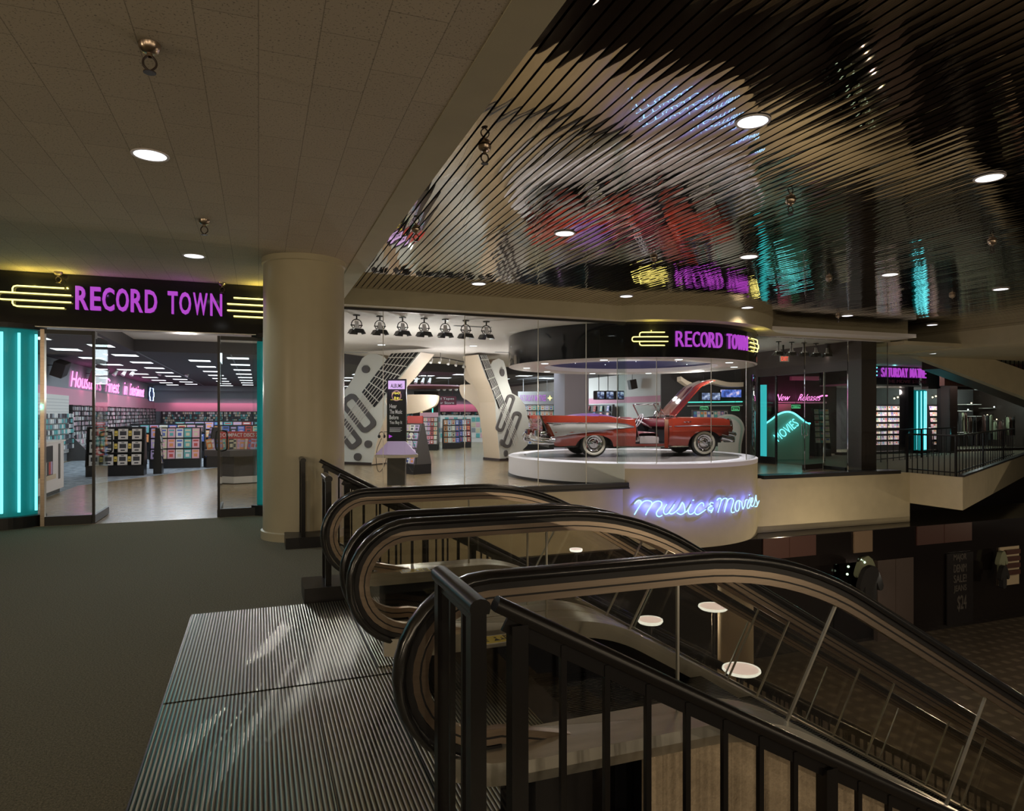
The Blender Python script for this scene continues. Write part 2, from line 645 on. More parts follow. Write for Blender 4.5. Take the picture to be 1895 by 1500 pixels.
def put_text(mb, body, fn, depth=0.02, offset=0.0, space=1.0):
    """fn(a, b, t): a, b in 0..1 across and up the line, t 0 front .. 1 back"""
    vs, fs = text_mesh(body, 1, 0, offset, space)
    n = len(vs)
    edges = {}
    for q in fs:
        for i in range(len(q)):
            e = (q[i], q[(i + 1) % len(q)])
            edges[e] = True
    F2 = [q for q in fs] + [tuple(i + n for i in q[::-1]) for q in fs]
    for (a, b) in edges:
        if (b, a) not in edges:
            F2.append((b, a, a + n, b + n))
    V2 = [fn(a, b, 0) for a, b in vs] + [fn(a, b, 1) for a, b in vs]
    mb.add(V2, F2)
# ================================================================== SETTING
CX, CY, CR = 9.19, 15.65, 3.19      # drum of the car display
GY = 12.95                          # glass front, left of the drum
GY2 = 13.75                         # glass front, right of the drum
WX = 1.20                           # floor edge at the escalator well
LOW = -5.0


def flat(name, poly, z0, z1, m, kind='structure', label=None):
    mb = MB()
    mb.prism(poly, lambda a, b, t: (a, b, t), z0, z1)
    o = recalc(mb.build(name, m))
    return struct(o, label)


def arc(r, a0, a1, n, cx=CX, cy=CY):
    """points at angle a from the -Y side, clockwise seen from above to +X"""
    return [(cx + r * math.sin(a0 + (a1 - a0) * i / n), cy - r * math.cos(a0 + (a1 - a0) * i / n)) for i in range(n + 1)]


def ang_at_y(r, y):
    return math.acos((CY - y) / r)


# slab of the upper floor, cut by the well and bulging round the drum
aL = ang_at_y(CR, GY - 0.02)
aR = ang_at_y(CR, GY2 - 0.3)
edge = [(WX, -4), (WX, 6.30), (0.95, 6.30), (0.95, GY - 0.02)] + arc(CR - .05, -aL, aR, 40) + [(16.65, GY2 - 0.3)]
slab = [(-12, -4)] + edge + [(16.65, 47), (-12, 47)]
flat('floor', slab, -1.35, -0.004, 'plaster')
flat('floor.001', [(-12, -4), (WX - .01, -4), (WX - .01, 6.3), (0.94, 6.3), (0.94, 11.30), (-12, 11.30)], -0.004, 0.0, 'carpet')
flat('floor.002', [(-6, 11.30), (0.94, 11.30), (0.94, GY), (CX - 1.0, GY), (12, GY2), (15.6, GY2), (15.6, 46.6), (-6, 46.6)], -0.003, 0.002, 'wood_floor')
flat('floor.003', [(-3.85, 12.5), (-3.75, 17.4), (-0.9, 22.2), (1.5, 27.0), (1.5, 46.5), (-5.9, 46.5), (-5.9, 12.5)], 0.002, 0.006, 'store_carpet')
# walkway on the right, lower in section, and its two angled edges
walk = [(16.65, GY2 - 0.3), (16.62, 11.95), (26.7, 17.0), (34, 20.6), (34, 30), (16.65, 30)]
flat('floor.004', walk, -0.84, -0.004, 'plaster')
flat('floor.005', [(15.72, 13.8)] + [(16.60, 13.6), (16.60, 12.05), (26.7, 17.1), (33.9, 20.7), (33.9, 29.9), (15.72, 29.9)], -0.004, 0.0, 'carpet')
flat('trim_1', [(16.60, 12.05), (16.60, 11.9), (26.75, 16.97), (34, 20.6), (34, 20.75), (26.7, 17.12)], 0.0, 0.05, 'black')

# ribbed metal landing plate in front of the escalators
mb = MB()
for y0, y1 in ((4.142, 5.89), (2.36, 4.118), (0.5, 2.345)):
    for x0, x1 in ((-0.49, 0.295), (0.30, 1.195)):
        mb.box(x0, x1, y0, y1, 0.0, 0.012)
o = mb.build('floor_plate', 'floor_ribs')
tag(o, 'ribbed metal landing plate set in the dark carpet before the escalators', 'floor plate')
mb = MB()
mb.box(-0.50, 1.195, 0.45, 5.90, 0.0, 0.004)
o = mb.build('trim_2', 'black'); struct(o)

# left ceiling of panels, beam, slat ceiling
mb = MB(); mb.box(-12, 1.145, -4, 11.6, 3.60, 3.66)
struct(mb.build('ceiling', 'ceiling_panel'))
mb = MB(); mb.box(1.145, 1.39, -4, 12.7, 3.592, 4.05)
struct(mb.build('ceiling_beam', 'plaster'))
bo = [(1.39, 12.63), (6.2, 12.63)]
R1 = 3.56
a1 = ang_at_y(R1, 12.80)
bo += [tuple(p) for p in smooth_pts([(6.2, 12.63), (6.75, 12.66), (7.2, 12.72)] + [(CX + R1 * math.sin(a), CY - R1 * math.cos(a)) for a in (-0.50, -0.40)], 5)][1:]
bo += arc(R1, -0.36, 0.60, 28)
bo += [tuple(p) for p in smooth_pts([(CX + R1 * math.sin(a), CY - R1 * math.cos(a)) for a in (0.64, 0.74)] + [(11.95, 13.30), (12.5, 13.52), (13.2, 13.6)], 5)]
bo += [(16.76, 13.6)]
aLi, aRi = ang_at_y(CR, GY + 0.03), ang_at_y(CR, GY2 + 0.05)
bi = [(16.76, GY2 + .05)] + [tuple(p) for p in reversed(arc(CR + 0.01, -aLi, aRi, 40))] + [(1.39, GY + 0.03)]
flat('ceiling_beam.001', bo + bi, 3.60, 3.97, 'plaster')
mb = MB(); mb.box(18.45, 19.2, -3, 15.4, 3.42, 4.0); mb.box(16.2, 19.2, 15.3, 15.9, 3.42, 4.0)
struct(mb.build('ceiling_beam.002', 'plaster'))
# mirror slats
mb = MB()
SP = 0.1016
x = 1.30
i = 0
random.seed(11)
while x < 18.5:
    y1 = 13.62 if x < 16.8 else 15.35
    tl = random.uniform(-1, 1) * 0.0045
    zc = 3.905 + random.uniform(-1, 1) * 0.001
    n = 6
    ww = 0.083
    vs = []
    ys = [-4, y1]
    for y in ys:
        vs.append((x - ww / 2, y, zc + 0.014))
        for j in range(n + 1):
            a = -1 + 2 * j / n
            vs.append((x + a * ww / 2, y, zc + tl * a * .15 - 0.00055 * (1 - a * a)))
        vs.append((x + ww / 2, y, zc + 0.014))
    k = n + 3
    fs = [(j, j + 1, k + j + 1, k + j) for j in range(k - 1)]
    mb.add(vs, fs)
    x += SP
o = mb.build('ceiling.001', 'mirror_slat', smooth=30); struct(o)
mb = MB(); mb.box(1.30, 18.6, -4, 15.4, 3.945, 4.0)
struct(mb.build('ceiling.002', 'black'))

# store ceiling at 3.6, open edge beam, dark ceiling farther in
flat('ceiling.003', [(0.5, GY + .03), (16.3, GY + .03), (16.3, 24.6), (9.8, 27.4), (5.2, 26.0), (0.5, 20.61), (0.5, 20.6), (-3.14, 20.6), (-3.14, 11.63), (0.5, 11.63)], 3.605, 3.70, 'store_white')
flat('trim_3', [(0.5, 20.61), (5.2, 26.0), (9.8, 27.4), (15.28, 24.9), (15.28, 25.2), (9.8, 27.7), (5.0, 26.3), (0.2, 20.86), (0.2, 20.85), (-3.4, 20.85), (-3.4, 11.63), (-3.14, 11.63), (-3.14, 20.6), (0.5, 20.6)], 3.28, 3.70, 'store_dark')
mb = MB(); mb.prism([(-6.04, 11.65), (-3.4, 11.65), (-3.4, 20.85), (.2, 20.85), (.2, 20.87), (5.0, 26.3), (9.8, 27.7), (15.29, 25.2), (15.29, 46.6), (-6.04, 46.6)], lambda a, b, t: (a, b, t), 3.34, 3.40)
# ceiling ribs of the dark ceiling
o = mb.build('ceiling.004', 'store_dark'); struct(o)
mb = MB()
for k in range(9):
    xx = -3.2 + k * 2.44
    mb.box(xx - .02, xx + .02, 12.0 if xx < -3.3 else (20.9 if xx < 0 else (24.5 if xx < 3 else 27.8)), 46, 3.325, 3.342)
o = mb.build('trim_4', 'store_grey'); struct(o)
# store walls
mb = MB(); mb.box(-6.2, -6.05, 11.65, 46.8, 0, 3.6)
struct(mb.build('wall_left', 'store_grey'))
mb = MB(); mb.box(-6.05, -6.01, 18.0, 46.6, 1.90, 2.45)
struct(mb.build('trim_5', 'pink_wall'))
mb = MB(); mb.box(-6.2, 17.5, 46.6, 46.8, 0, 3.34); mb.box(-6.05, 17.5, 46.2, 46.6, 3.02, 3.34)
struct(mb.build('wall_back', 'store_grey'))
mb = MB(); mb.box(-6.0, 17.4, 46.55, 46.60, 1.74, 2.27)
struct(mb.build('trim_6', 'pink_wall'))

# left storefront: fascia and plinths
mb = MB(); mb.box(-6.2, 0.62, 11.30, 11.62, 2.84, 3.60)
struct(mb.build('wall_front', 'black_gloss'))
mb = MB(); mb.box(-12, -3.98, 11.34, 11.64, 0, 3.60); struct(mb.build('wall_front.002', 'black_gloss'))
mb = MB(); mb.box(-6.2, 0.62, 11.32, 11.60, 2.83, 2.86)
struct(mb.build('trim_7', 'steel'))

# entrance glass: fixed panels (window_n) and door leaves (door_n)
def pane(name, x0, x1, y0, y1, z0, z1, m='clear_glass'):
    mb = MB(); mb.box(x0, x1, y0, y1, z0, z1)
    return mb.build(name, m)


def strip(parent, name, x0, x1, y0, y1, z0, z1, m='black'):
    mb = MB(); mb.box(x0, x1, y0, y1, z0, z1)
    return mb.build(name, m, parent)


for nm, x0, x1 in (('window_1', -2.86, -2.27), ('window_2', -0.55, 0.06)):
    o = pane(nm, x0, x1, 11.36, 11.372, 0.12, 2.80); struct(o)
    strip(o, 'base_rail', x0, x1, 11.33, 11.40, 0.0, 0.13)
    strip(o, 'head_rail', x0, x1, 11.34, 11.39, 2.74, 2.80)
    if nm == 'window_1':
        strip(o, 'jamb', -2.90, -2.85, 11.32, 11.42, 0, 2.80, 'bronze')


def door_leaf(nm, x, hy, ln, label):
    o = pane(nm, x - .006, x + .006, hy, hy + ln, 0.11, 2.76, 'door_glass'); struct(o, label)
    strip(o, 'bottom_rail', x - .022, x + .022, hy - .01, hy + ln + .01, 0.01, 0.12)
    strip(o, 'pivot_rail', x - .018, x + .018, hy - .012, hy + .022, 0.12, 2.78)
    strip(o, 'top_patch', x - .02, x + .02, hy - .01, hy + .14, 2.70, 2.80)
    mb = MB()
    for s in (-1, 1):
        y = hy + ln - .12
        mb.tube(smooth_pts([(x + s * .008, y, 0.98), (x + s * .07, y, 1.0), (x + s * .085, y, 1.04), (x + s * .085, y, 1.15), (x + s * .085, y, 1.26), (x + s * .07, y, 1.30), (x + s * .008, y, 1.32)], 4), 0.013, 8)
    mb.build('door_handle', 'black_rail', o, smooth=40)
    return o


door_leaf('door_1', -2.25, 11.36, 0.96, 'glass door leaf swung inward at left of the entrance')
door_leaf('door_2', -0.575, 11.36, 0.96, 'glass door leaf swung inward beside the cream column')

# glass front left of the drum
mb = MB(); mb.box(0.95, 7.54, GY - 0.10, GY + .05, 0.0, 0.10)
mb.box(0.95, 7.54, GY - 0.13, GY - .03, -0.03, 0.0)
struct(mb.build('trim_8', 'black'))
mb = MB(); mb.box(0.95, 7.5, GY - 0.02, GY + .04, 3.555, 3.60)
struct(mb.build('trim_9', 'black'))
js = [0.95, 2.23, 3.85, 5.44, 6.55, 7.50]
for k in range(5):
    struct(pane('window_%d' % (3 + k), js[k] + .006, js[k + 1] - .006, GY - .006, GY + .006, 0.10, 3.56))
mb = MB()
for x in js[1:5]:
    mb.box(x - .006, x + .006, GY - .009, GY + .009, 0.10, 3.56)
struct(mb.build('trim_10', 'steel'))
# glass front right of the drum
xa = CX + math.sqrt(CR ** 2 - (CY - GY2) ** 2)
mb = MB(); mb.box(xa - .1, 16.25, GY2 - 0.36, GY2 + .05, -0.02, 0.07)
struct(mb.build('trim_11', 'black'))
js = [xa, 12.35, 13.28, 14.75, 16.18]
for k in range(4):
    struct(pane('window_%d' % (8 + k), js[k] + .006, js[k + 1] - .006, GY2 - .006, GY2 + .006, 0.07, 3.58))
mb = MB()
for x in js[2:]:
    mb.box(x - .007, x + .007, GY2 - .010, GY2 + .010, 0.07, 3.58)
mb.box(xa, 16.25, GY2 - .03, GY2 + .04, 3.55, 3.60)
struct(mb.build('trim_12', 'chrome'))

# right store: side wall with its opening, black pier
mb = MB()
mb.box(15.30, 15.42, 14.3, 17.9, 2.80, 3.60)
mb.box(15.30, 15.42, 17.9, 22.6, 0, 3.60)
mb.box(15.30, 15.84, GY2 + .06, 14.30, 0, 3.60)
struct(mb.build('wall_right', 'dark_brown'))
mb = MB(); mb.box(15.30, 15.42, 22.6, 46.7, 0, 3.60)
struct(mb.build('wall_right.001', 'store_white'))
mb = MB(); mb.box(15.27, 15.30, 22.7, 46.5, 2.08, 2.34)
struct(mb.build('trim_15', 'pink_wall'))

# stairs in the well: near and far of the escalators
for nm, y0, y1 in (('stair', -0.4, 1.92), ('stair.001', 6.36, 8.42)):
    mb = MB()
    x, z = (WX, -0.15) if y0 < 0 else (0.95, -0.15)
    while z > LOW:
        mb.box(x, x + 0.30, y0, y1, z - 0.45, z)
        x += 0.28; z -= 0.15
    struct(mb.build(nm, 'stucco'), 'carpeted flight of stairs descending beside the escalators')
mb = MB()
mb.prism([(0.95, 0), (9.9, -4.8), (9.9, -5), (0.95, -5)], lambda a, b, t: (a, t, b), 8.46, 8.6)
struct(mb.build('wall_stair', 'plaster'))

# lower level
flat('floor.006', [(-6, -6), (40, -6), (40, 26), (-6, 26)], LOW - .1, LOW, 'lower_tile')
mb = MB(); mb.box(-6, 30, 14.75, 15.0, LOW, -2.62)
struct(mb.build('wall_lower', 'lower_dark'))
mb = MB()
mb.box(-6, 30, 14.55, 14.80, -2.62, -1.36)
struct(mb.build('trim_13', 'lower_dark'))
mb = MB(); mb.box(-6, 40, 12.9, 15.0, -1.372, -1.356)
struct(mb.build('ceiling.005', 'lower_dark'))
mb = MB()
mb.box(9.9, 10.5, 14.5, 14.6, -2.45, -1.40); mb.box(12.6, 13.3, 14.46, 14.56, -2.52, -1.38)
# the far wall of the corridor beyond the walkway, and upper corridor ceiling
flat('ceiling.006', [(16.26, 13.3), (18.44, 13.3), (18.44, 12.0), (34, 12.0), (34, 30), (16.26, 30)], 3.46, 3.56, 'plaster')
mb = MB(); mb.box(16.3, 34, 27.5, 27.8, 0, 3.5); mb.box(33.8, 34, 12, 28, -5, 3.5)
struct(mb.build('wall_far', 'dark_brown'))
# ================================================================== ESCALATORS
T30 = math.tan(PI / 6)
XK = 2.25                            # where the flat line of the handrail meets its slope
RUN = (0 - LOW) / T30


def kinked(z0, x_start, x_end, lead=0.0, n_arc=10, R=1.9, xk=XK):
    """centre line at height z0 over the upper floor, down the slope, flat at the lower level"""
    pts = [(x_start, z0)]
    d = R * math.tan(PI / 12)
    for (kx, kz, s0, s1) in ((xk, z0, 0.0, -PI / 6), (xk + RUN, z0 + LOW, -PI / 6, 0.0)):
        a = (kx - d * math.cos(s0), kz - d * math.sin(s0))
        b = (kx + d * math.cos(s1), kz + d * math.sin(s1))
        for i in range(n_arc + 1):
            t = i / n_arc
            th = s0 + (s1 - s0) * t
            # circle through both tangents
            sg = -1 if s1 < s0 else 1
            c = (a[0] - sg * R * math.sin(s0), a[1] + sg * R * math.cos(s0))
            pts.append((c[0] + sg * R * math.sin(th), c[1] - sg * R * math.cos(th)))
    pts.append((x_end, z0 + LOW))
    return pts


DECK_T = 0.335
XN = 0.815                           # newel centre
XE = XK + RUN + 1.5


def newel_path(off):
    """closed-nose line: off = distance inward from the handrail centre line"""
    r = 0.335 - off
    zt = 0.975 - off
    p = []
    if off > 0.05:
        p += [(XN + 0.34, DECK_T - .03), (XN + 0.20, 0.64 - r - 0.035)]
    p.append((XN + 0.05, 0.64 - r + 0.0))
    for i in range(17):
        a = -PI / 2 - PI * i / 16
        p.append((XN + r * math.cos(a), 0.64 + r * math.sin(a)))
    k = kinked(zt, XN + 0.1, XE - 0.1, R=1.9 - 0)
    p += k
    for i in range(17):
        a = PI / 2 - PI * i / 16
        p.append((XE + r * math.cos(a), LOW + 0.64 + r * math.sin(a)))
    p.append((XE - 0.06, LOW + 0.64 - r))
    return p


def frames2d(path, y):
    fr = []
    n = len(path)
    for i in range(n):
        a = path[max(i - 1, 0)]; b = path[min(i + 1, n - 1)]
        d = Vector((b[0] - a[0], 0, b[1] - a[1])).normalized()
        nrm = Vector((-d.z, 0, d.x))          # outward (up on the flat)
        fr.append(((path[i][0], y, path[i][1]), Vector((0, 1, 0)), nrm))
    return fr


def resample(path, step=0.06):
    out = [path[0]]
    for a, b in zip(path[:-1], path[1:]):
        L = math.hypot(b[0] - a[0], b[1] - a[1])
        k = max(1, int(L / step))
        for i in range(1, k + 1):
            out.append((a[0] + (b[0] - a[0]) * i / k, a[1] + (b[1] - a[1]) * i / k))
    return out


DECK_T = 0.335


def deck_path(z, x0=0.62, x1=None):
    return kinked(z, x0, x1 if x1 else XE + 0.2, xk=XK - 0.23, R=1.1)


def balustrade(root, y, outer, cream_out):
    """outer = +1/-1: the side facing away from the steps"""
    P0 = newel_path(0.0)
    # the handrail: C section rounded on top
    hr = [(-0.040, -0.012), (-0.045, 0.004), (-0.040, 0.018), (-0.022, 0.026), (0.0, 0.028), (0.022, 0.026), (0.040, 0.018), (0.045, 0.004), (0.040, -0.012), (0.026, -0.016), (-0.026, -0.016)]
    mb = MB(); mb.sweep(hr, frames2d(P0, y))
    mb.build('handrail', 'rubber', root, smooth=50)
    # dark recess and bronze guide under it
    P1 = newel_path(0.028)
    mb = MB(); mb.sweep([(-0.026, -0.012), (-0.026, 0.014), (0.026, 0.014), (0.026, -0.012)], frames2d(P1, y))
    mb.sweep([(-0.023, -0.004), (-0.023, 0.003), (0.023, 0.003), (0.023, -0.004)], frames2d(newel_path(0.070), y))
    mb.build('handrail_track', 'black', root)
    P2 = newel_path(0.070)
    mb = MB()
    mb.sweep([(-0.020, -0.030), (-0.020, 0.028), (0.020, 0.028), (0.020, -0.030)], frames2d(P2, y))
    mb.build('handrail_guide', 'bronze', root, smooth=30)
    # glass between guide and deck, cut in panels across the slope
    def bottom(x):
        return zat(DP, x)
    DP = resample(deck_path(DECK_T - 0.02))

    def zat(P, x):
        for a, b in zip(P[:-1], P[1:]):
            if a[0] <= x <= b[0]:
                t = 0 if b[0] == a[0] else (x - a[0]) / (b[0] - a[0])
                return a[1] + (b[1] - a[1]) * t
        return P[-1][1] if x > P[-1][0] else P[0][1]
    TP = resample(kinked(0.975 - 0.095, XN, XE))
    sl = PI / 6
    # joints: (x at top, x at bottom)
    cuts = [(0.0, 0.0), (1.665, 1.665)]
    xt = 2.54
    while xt < XK + RUN - 0.9:
        cuts.append((xt, xt - 0.30)); xt += 1.02
    cuts.append((XK + RUN + 0.5, XK + RUN + 0.5)); cuts.append((99, 99))
    nose = [(XN + 0.255 * math.cos(a), 0.64 + 0.255 * math.sin(a)) for a in [PI / 2 + PI * i / 14 for i in range(13)]]
    nose = [p for p in nose if p[1] > DECK_T - 0.02]
    endn = [(XE + 0.255 * math.cos(a), LOW + 0.64 + 0.255 * math.sin(a)) for a in [PI / 2 - PI * i / 14 for i in range(13)]]
    endn = [p for p in endn if p[1] > LOW + DECK_T - 0.02]
    for k in range(len(cuts) - 1):
        (ta, ba), (tb, bb) = cuts[k], cuts[k + 1]
        mb = MB()
        th = 0.005
        if k == 0:
            top = [p for p in TP if XN <= p[0] <= tb]
            poly = list(reversed(nose)) + top + [(tb, zat(TP, tb)), (bb, zat(DP, bb))]
        elif k == len(cuts) - 2:
            top = [p for p in TP if ta <= p[0] <= XE]
            bot = [p for p in DP if ba <= p[0] <= XE]
            poly = [(ba, zat(DP, ba)), (ta, zat(TP, ta))] + top + endn + list(reversed(bot))
        else:
            top = [p for p in TP if ta < p[0] < tb]
            bot = [p for p in DP if ba < p[0] < bb]
            poly = [(ba, zat(DP, ba)), (ta, zat(TP, ta))] + top + [(tb, zat(TP, tb)), (bb, zat(DP, bb))] + list(reversed(bot))
        mb.prism(poly, lambda a, b, t: (a, t, b), y - th, y + th)
        g = mb.build('glass_panel', 'balustrade_glass', root)
        if k > 0:
            jb = MB(); jb.bar((ta, y, zat(TP, ta)), (ba, y, zat(DP, ba)), 0.010, 0.013, up=(0, 1, 0)); jb.build('panel_joint', 'steel', root)
    # deck: brushed steel shelf, nose rounded in plan; wider outside
    wi, wo = 0.10, 0.15
    DT = resample(deck_path(DECK_T, 0.66), 0.12)
    vs, fs = [], []
    nn = len(DT)
    for i, (px, pz) in enumerate(DT):
        # plan rounding of the nose
        f = 1.0
        if px < 0.96:
            f = math.sqrt(max(0.02, 1 - ((0.96 - px) / 0.31) ** 2))
        a, b = (y - outer * wi * f, y + outer * wo * f)
        zz = pz
        vs += [(px, a, zz - 0.10), (px, a, zz), (px, b, zz), (px, b + outer * 0.004, zz - 0.045), (px, b - outer * 0.03, zz - 0.10)]
    for i in range(nn - 1):
        for j in range(5):
            fs.append((i * 5 + j, i * 5 + (j + 1) % 5, (i + 1) * 5 + (j + 1) % 5, (i + 1) * 5 + j))
    fs.append((0, 1, 2, 3, 4))
    mb = MB(); mb.add(vs, fs)
    recalc(mb.build('deck', 'steel', root, smooth=35))
    # skirt on the step side, from the deck down to the steps
    SK = resample(deck_path(DECK_T - 0.09, 0.9), 0.2)
    SB = resample(deck_path(-0.12, 0.9), 0.2)
    mb = MB()
    vs = []; fs = []
    m_ = min(len(SK), len(SB))
    for i in range(m_):
        vs += [(SK[i][0], y - outer * 0.09, SK[i][1]), (SK[i][0], y - outer * 0.09, SK[i][1] - 0.38)]
    for i in range(m_ - 1):
        fs.append((2 * i, 2 * i + 1, 2 * i + 3, 2 * i + 2))
    mb.add(vs, fs)
    mb.build('skirt', 'black_gloss', root, solid=0.01)
    # outer cladding under the deck
    top = [p for p in resample(deck_path(DECK_T - 0.095, 0.9), 0.25) if p[0] >= WX - 0.0]
    bot = [(px, pz - (1.25 if px > 2.4 else 1.25)) for px, pz in top]
    mb = MB()
    yy = y + outer * 0.095
    mb.prism(top + list(reversed(bot)), lambda a, b, t: (a, t, b), min(yy, yy - outer * .03), max(yy, yy - outer * .03))
    recalc(mb.build('cladding', 'stucco' if cream_out else 'lower_beige', root))
    mb = MB()
    ya, yb = sorted((y - outer * 0.08, y + outer * 0.08))
    mb.box(0.98, WX + .02, ya, yb, 0.012, DECK_T - .09)
    mb.build('newel_base', 'black', root)


def escalator(y0, y1, label):
    root = empty('escalator', (0, 0, 0), label, 'escalator', 'escalators going down from the landing')
    balustrade(root, y0, -1, True)
    balustrade(root, y1, 1, True)
    ya, yb = y0 + 0.10, y1 - 0.10
    mb = MB(); mb.box(0.70, 1.36, ya, yb, 0.013, 0.022)
    mb.build('comb_plate', 'comb_ribs', root)
    mb = MB(); mb.box(1.36, 1.53, ya, yb, 0.0, 0.024); mb.box(1.20, 1.5, ya, yb, -.3, 0.012)
    mb.build('landing_mat', 'store_dark', root)
    # steps
    x = 1.53; z = 0.012
    k = 0
    first = None
    ds = [0.03, 0.11, 0.19]
    while z > LOW - 0.05:
        mb = MB()
        prof = [(0, 0), (0.40, 0), (0.40, -0.03), (0.38, -0.12), (0.36, -0.20), (0.33, -0.22), (0.0, -0.22)]
        if first is None:
            mb.prism(prof, lambda a, b, t: (a, t, b), ya, yb)
            first = mb.build('step', 'step_ribs', root)
            s = first
        else:
            s = first.copy(); C.objects.link(s); s.parent = root
        s.location = (x, 0, z)
        d = ds[k] if k < len(ds) else 0.2315
        x += 0.401; z -= d
        k += 1
        if k > 34: break
    # underside
    pts = [p for p in resample(deck_path(-0.78, 1.25), 0.5)]
    mb = MB()
    mb.prism(pts + [(px, pz - 0.16) for px, pz in reversed(pts)], lambda a, b, t: (a, t, b), y0 - .09, y1 + .09)
    recalc(mb.build('underside', 'lower_beige', root))
    return root


E2 = escalator(2.437, 3.83, 'nearest escalator, its rounded newel beside the black gate posts')
E1 = escalator(4.145, 5.48, 'farther escalator of the pair, next to the stair railing by the column')


def sticker(x, y, w, d, label, z=DECK_T + 0.002):
    o = empty('caution_sticker', (x, y, z), label, 'sticker', 'caution stickers on the escalator decks')
    mb = MB(); mb.box(-w / 2, w / 2, -d / 2, d / 2, 0, 0.002)
    mb.build('plate', 'white', o)
    mb = MB(); mb.box(-w / 2 + .008, w / 2 - .008, -d / 2 + .008, d / 2 - .008, 0.002, 0.003)
    mb.build('print_area', 'yellow', o)
    mb = MB()
    for sx in (-1, 1):
        mb.box(sx * (w / 2 - .035) - .014, sx * (w / 2 - .035) + .014, -d / 2 + .015, d / 2 - .015, 0.003, 0.0035)
    # figures
    for px, s in ((0.02, 1.0), (0.055, 0.7)):
        mb.prism([(px - .02 * s, -.03 * s), (px, .01 * s), (px + .02 * s, -.03 * s)], lambda a, b, t: (a, b, t), .003, .0035)
        mb.lathe([(0.0001, .0035), (0.008 * s, .0035), (0.008 * s, .003)], Matrix.Translation((px, .022 * s, 0)), 10)
    for k in range(4):
        mb.box(-.075, -.03, -.03 + k * .018, -.022 + k * .018, .003, .0035)
    mb.build('pictogram', 'black', o)
    mb = MB()
    for sx in (-1, 1):
        put_text(mb, 'CAUTION', lambda a, b, t: (sx * (w / 2 - .035) - .008 + .016 * b, -d / 2 + .022 + (d - .044) * (1 - a), .0036 + .0004 * (1 - t)))
    mb.build('lettering', 'yellow', o)
    return o


sticker(*at_h(912, 1184, DECK_T)[:2], 0.24, 0.13, 'yellow caution sticker on the steel deck, seen past the gate post')
sticker(*at_h(768, 1056, DECK_T)[:2], 0.24, 0.13, 'yellow caution sticker on the steel deck of the farther escalator')

# ================================================================== RAILINGS
TS = 0.538


def cap(mb, a, b, w=0.052):
    a, b = Vector(a), Vector(b)
    d = (b - a).normalized()
    side = d.cross(Vector((0, 0, 1))).normalized()
    up = side.cross(d).normalized()
    prof = [(-w * .42, -0.022), (-w / 2, -0.004), (-w * .46, 0.010), (-w * .28, 0.020), (0, 0.024), (w * .28, 0.020), (w * .46, 0.010), (w / 2, -0.004), (w * .42, -0.022)]
    mb.sweep(prof, [(a, side, up), (b, side, up)])


def gate_rail(x, y0, y1, label, curb=False, group=None):
    o = empty('railing', (x, y0, 0), label, 'railing', group)
    h = 1.07
    mb = MB(); cap(mb, (0, -0.02, h - .024), (0, y1 - y0 + 0.02, h - .024), 0.064)
    mb.bar((0, 0, h - .06), (0, y1 - y0, h - .06), 0.03, 0.03)
    mb.build('top_rail', 'black_rail', o, smooth=40)
    for k, yy in enumerate((0.02, y1 - y0 - 0.02)):
        mb = MB(); mb.box(-.024, .024, yy - .024, yy + .024, 0, h - .05)
        mb.build('post', 'black_rail', o)
    n = 2
    for k in range(n):
        yy = (y1 - y0) * (k + 1) / (n + 1)
        mb = MB(); mb.box(-.009, .009, yy - .009, yy + .009, 0.1, h - .06)
        mb.build('baluster', 'black_rail', o)
    mb = MB(); mb.bar((0, 0, 0.11), (0, y1 - y0, 0.11), 0.02, 0.02)
    mb.build('bottom_rail', 'black_rail', o)
    if curb:
        mb = MB(); mb.box(-0.20, 0.30, -0.04, y1 - y0 + .04, 0.0, 0.13)
        mb.build('curb', 'black', o)
    return o


def slope_rail(x0, y, label, n=28, group=None, level=False):
    o = empty('stair_railing', (x0, y, 0), label, 'railing', group)
    L = n * 0.151
    h = 1.02
    z = lambda x: h - TS * x
    mb = MB(); cap(mb, (-0.03, 0, z(-.03)), (L, 0, z(L)), 0.052)
    mb.build('handrail', 'black_rail', o, smooth=40)
    mb = MB(); mb.bar((0.0, 0, z(0) - .045), (L, 0, z(L) - .045), 0.012, 0.05)
    mb.build('rail_bar', 'black_rail', o)
    mb = MB(); mb.bar((0.06, 0, z(.06) - .90), (L, 0, z(L) - .90), 0.012, 0.035)
    mb.build('bottom_rail', 'black_rail', o)
    for k in range(n):
        xx = 0.04 + k * 0.151
        big = k % 8 == 0
        w = 0.026 if big else 0.0095
        mb = MB(); mb.box(xx - w, xx + w, -w, w, z(xx) - (1.02 if big else .90), z(xx) - .03)
        mb.build('post' if big else 'baluster', 'black_rail', o)
    return o


gate_rail(0.594, 1.86, 2.28, 'short black gate railing on two posts, in the right foreground')
slope_rail(0.69, 1.90, 'black stair railing sloping down across the right foreground', 34)
gate_rail(0.56, 5.95, 6.30, 'short black railing on a black curb beside the metal plate', True)
slope_rail(0.72, 6.34, 'black stair railing sloping down just behind the escalators', 60)
gate_rail(0.50, 8.42, 8.80, 'short black railing on a black curb at the foot of the column', True)
slope_rail(0.72, 8.40, 'black stair railing farthest back, below the record store glass', 58)


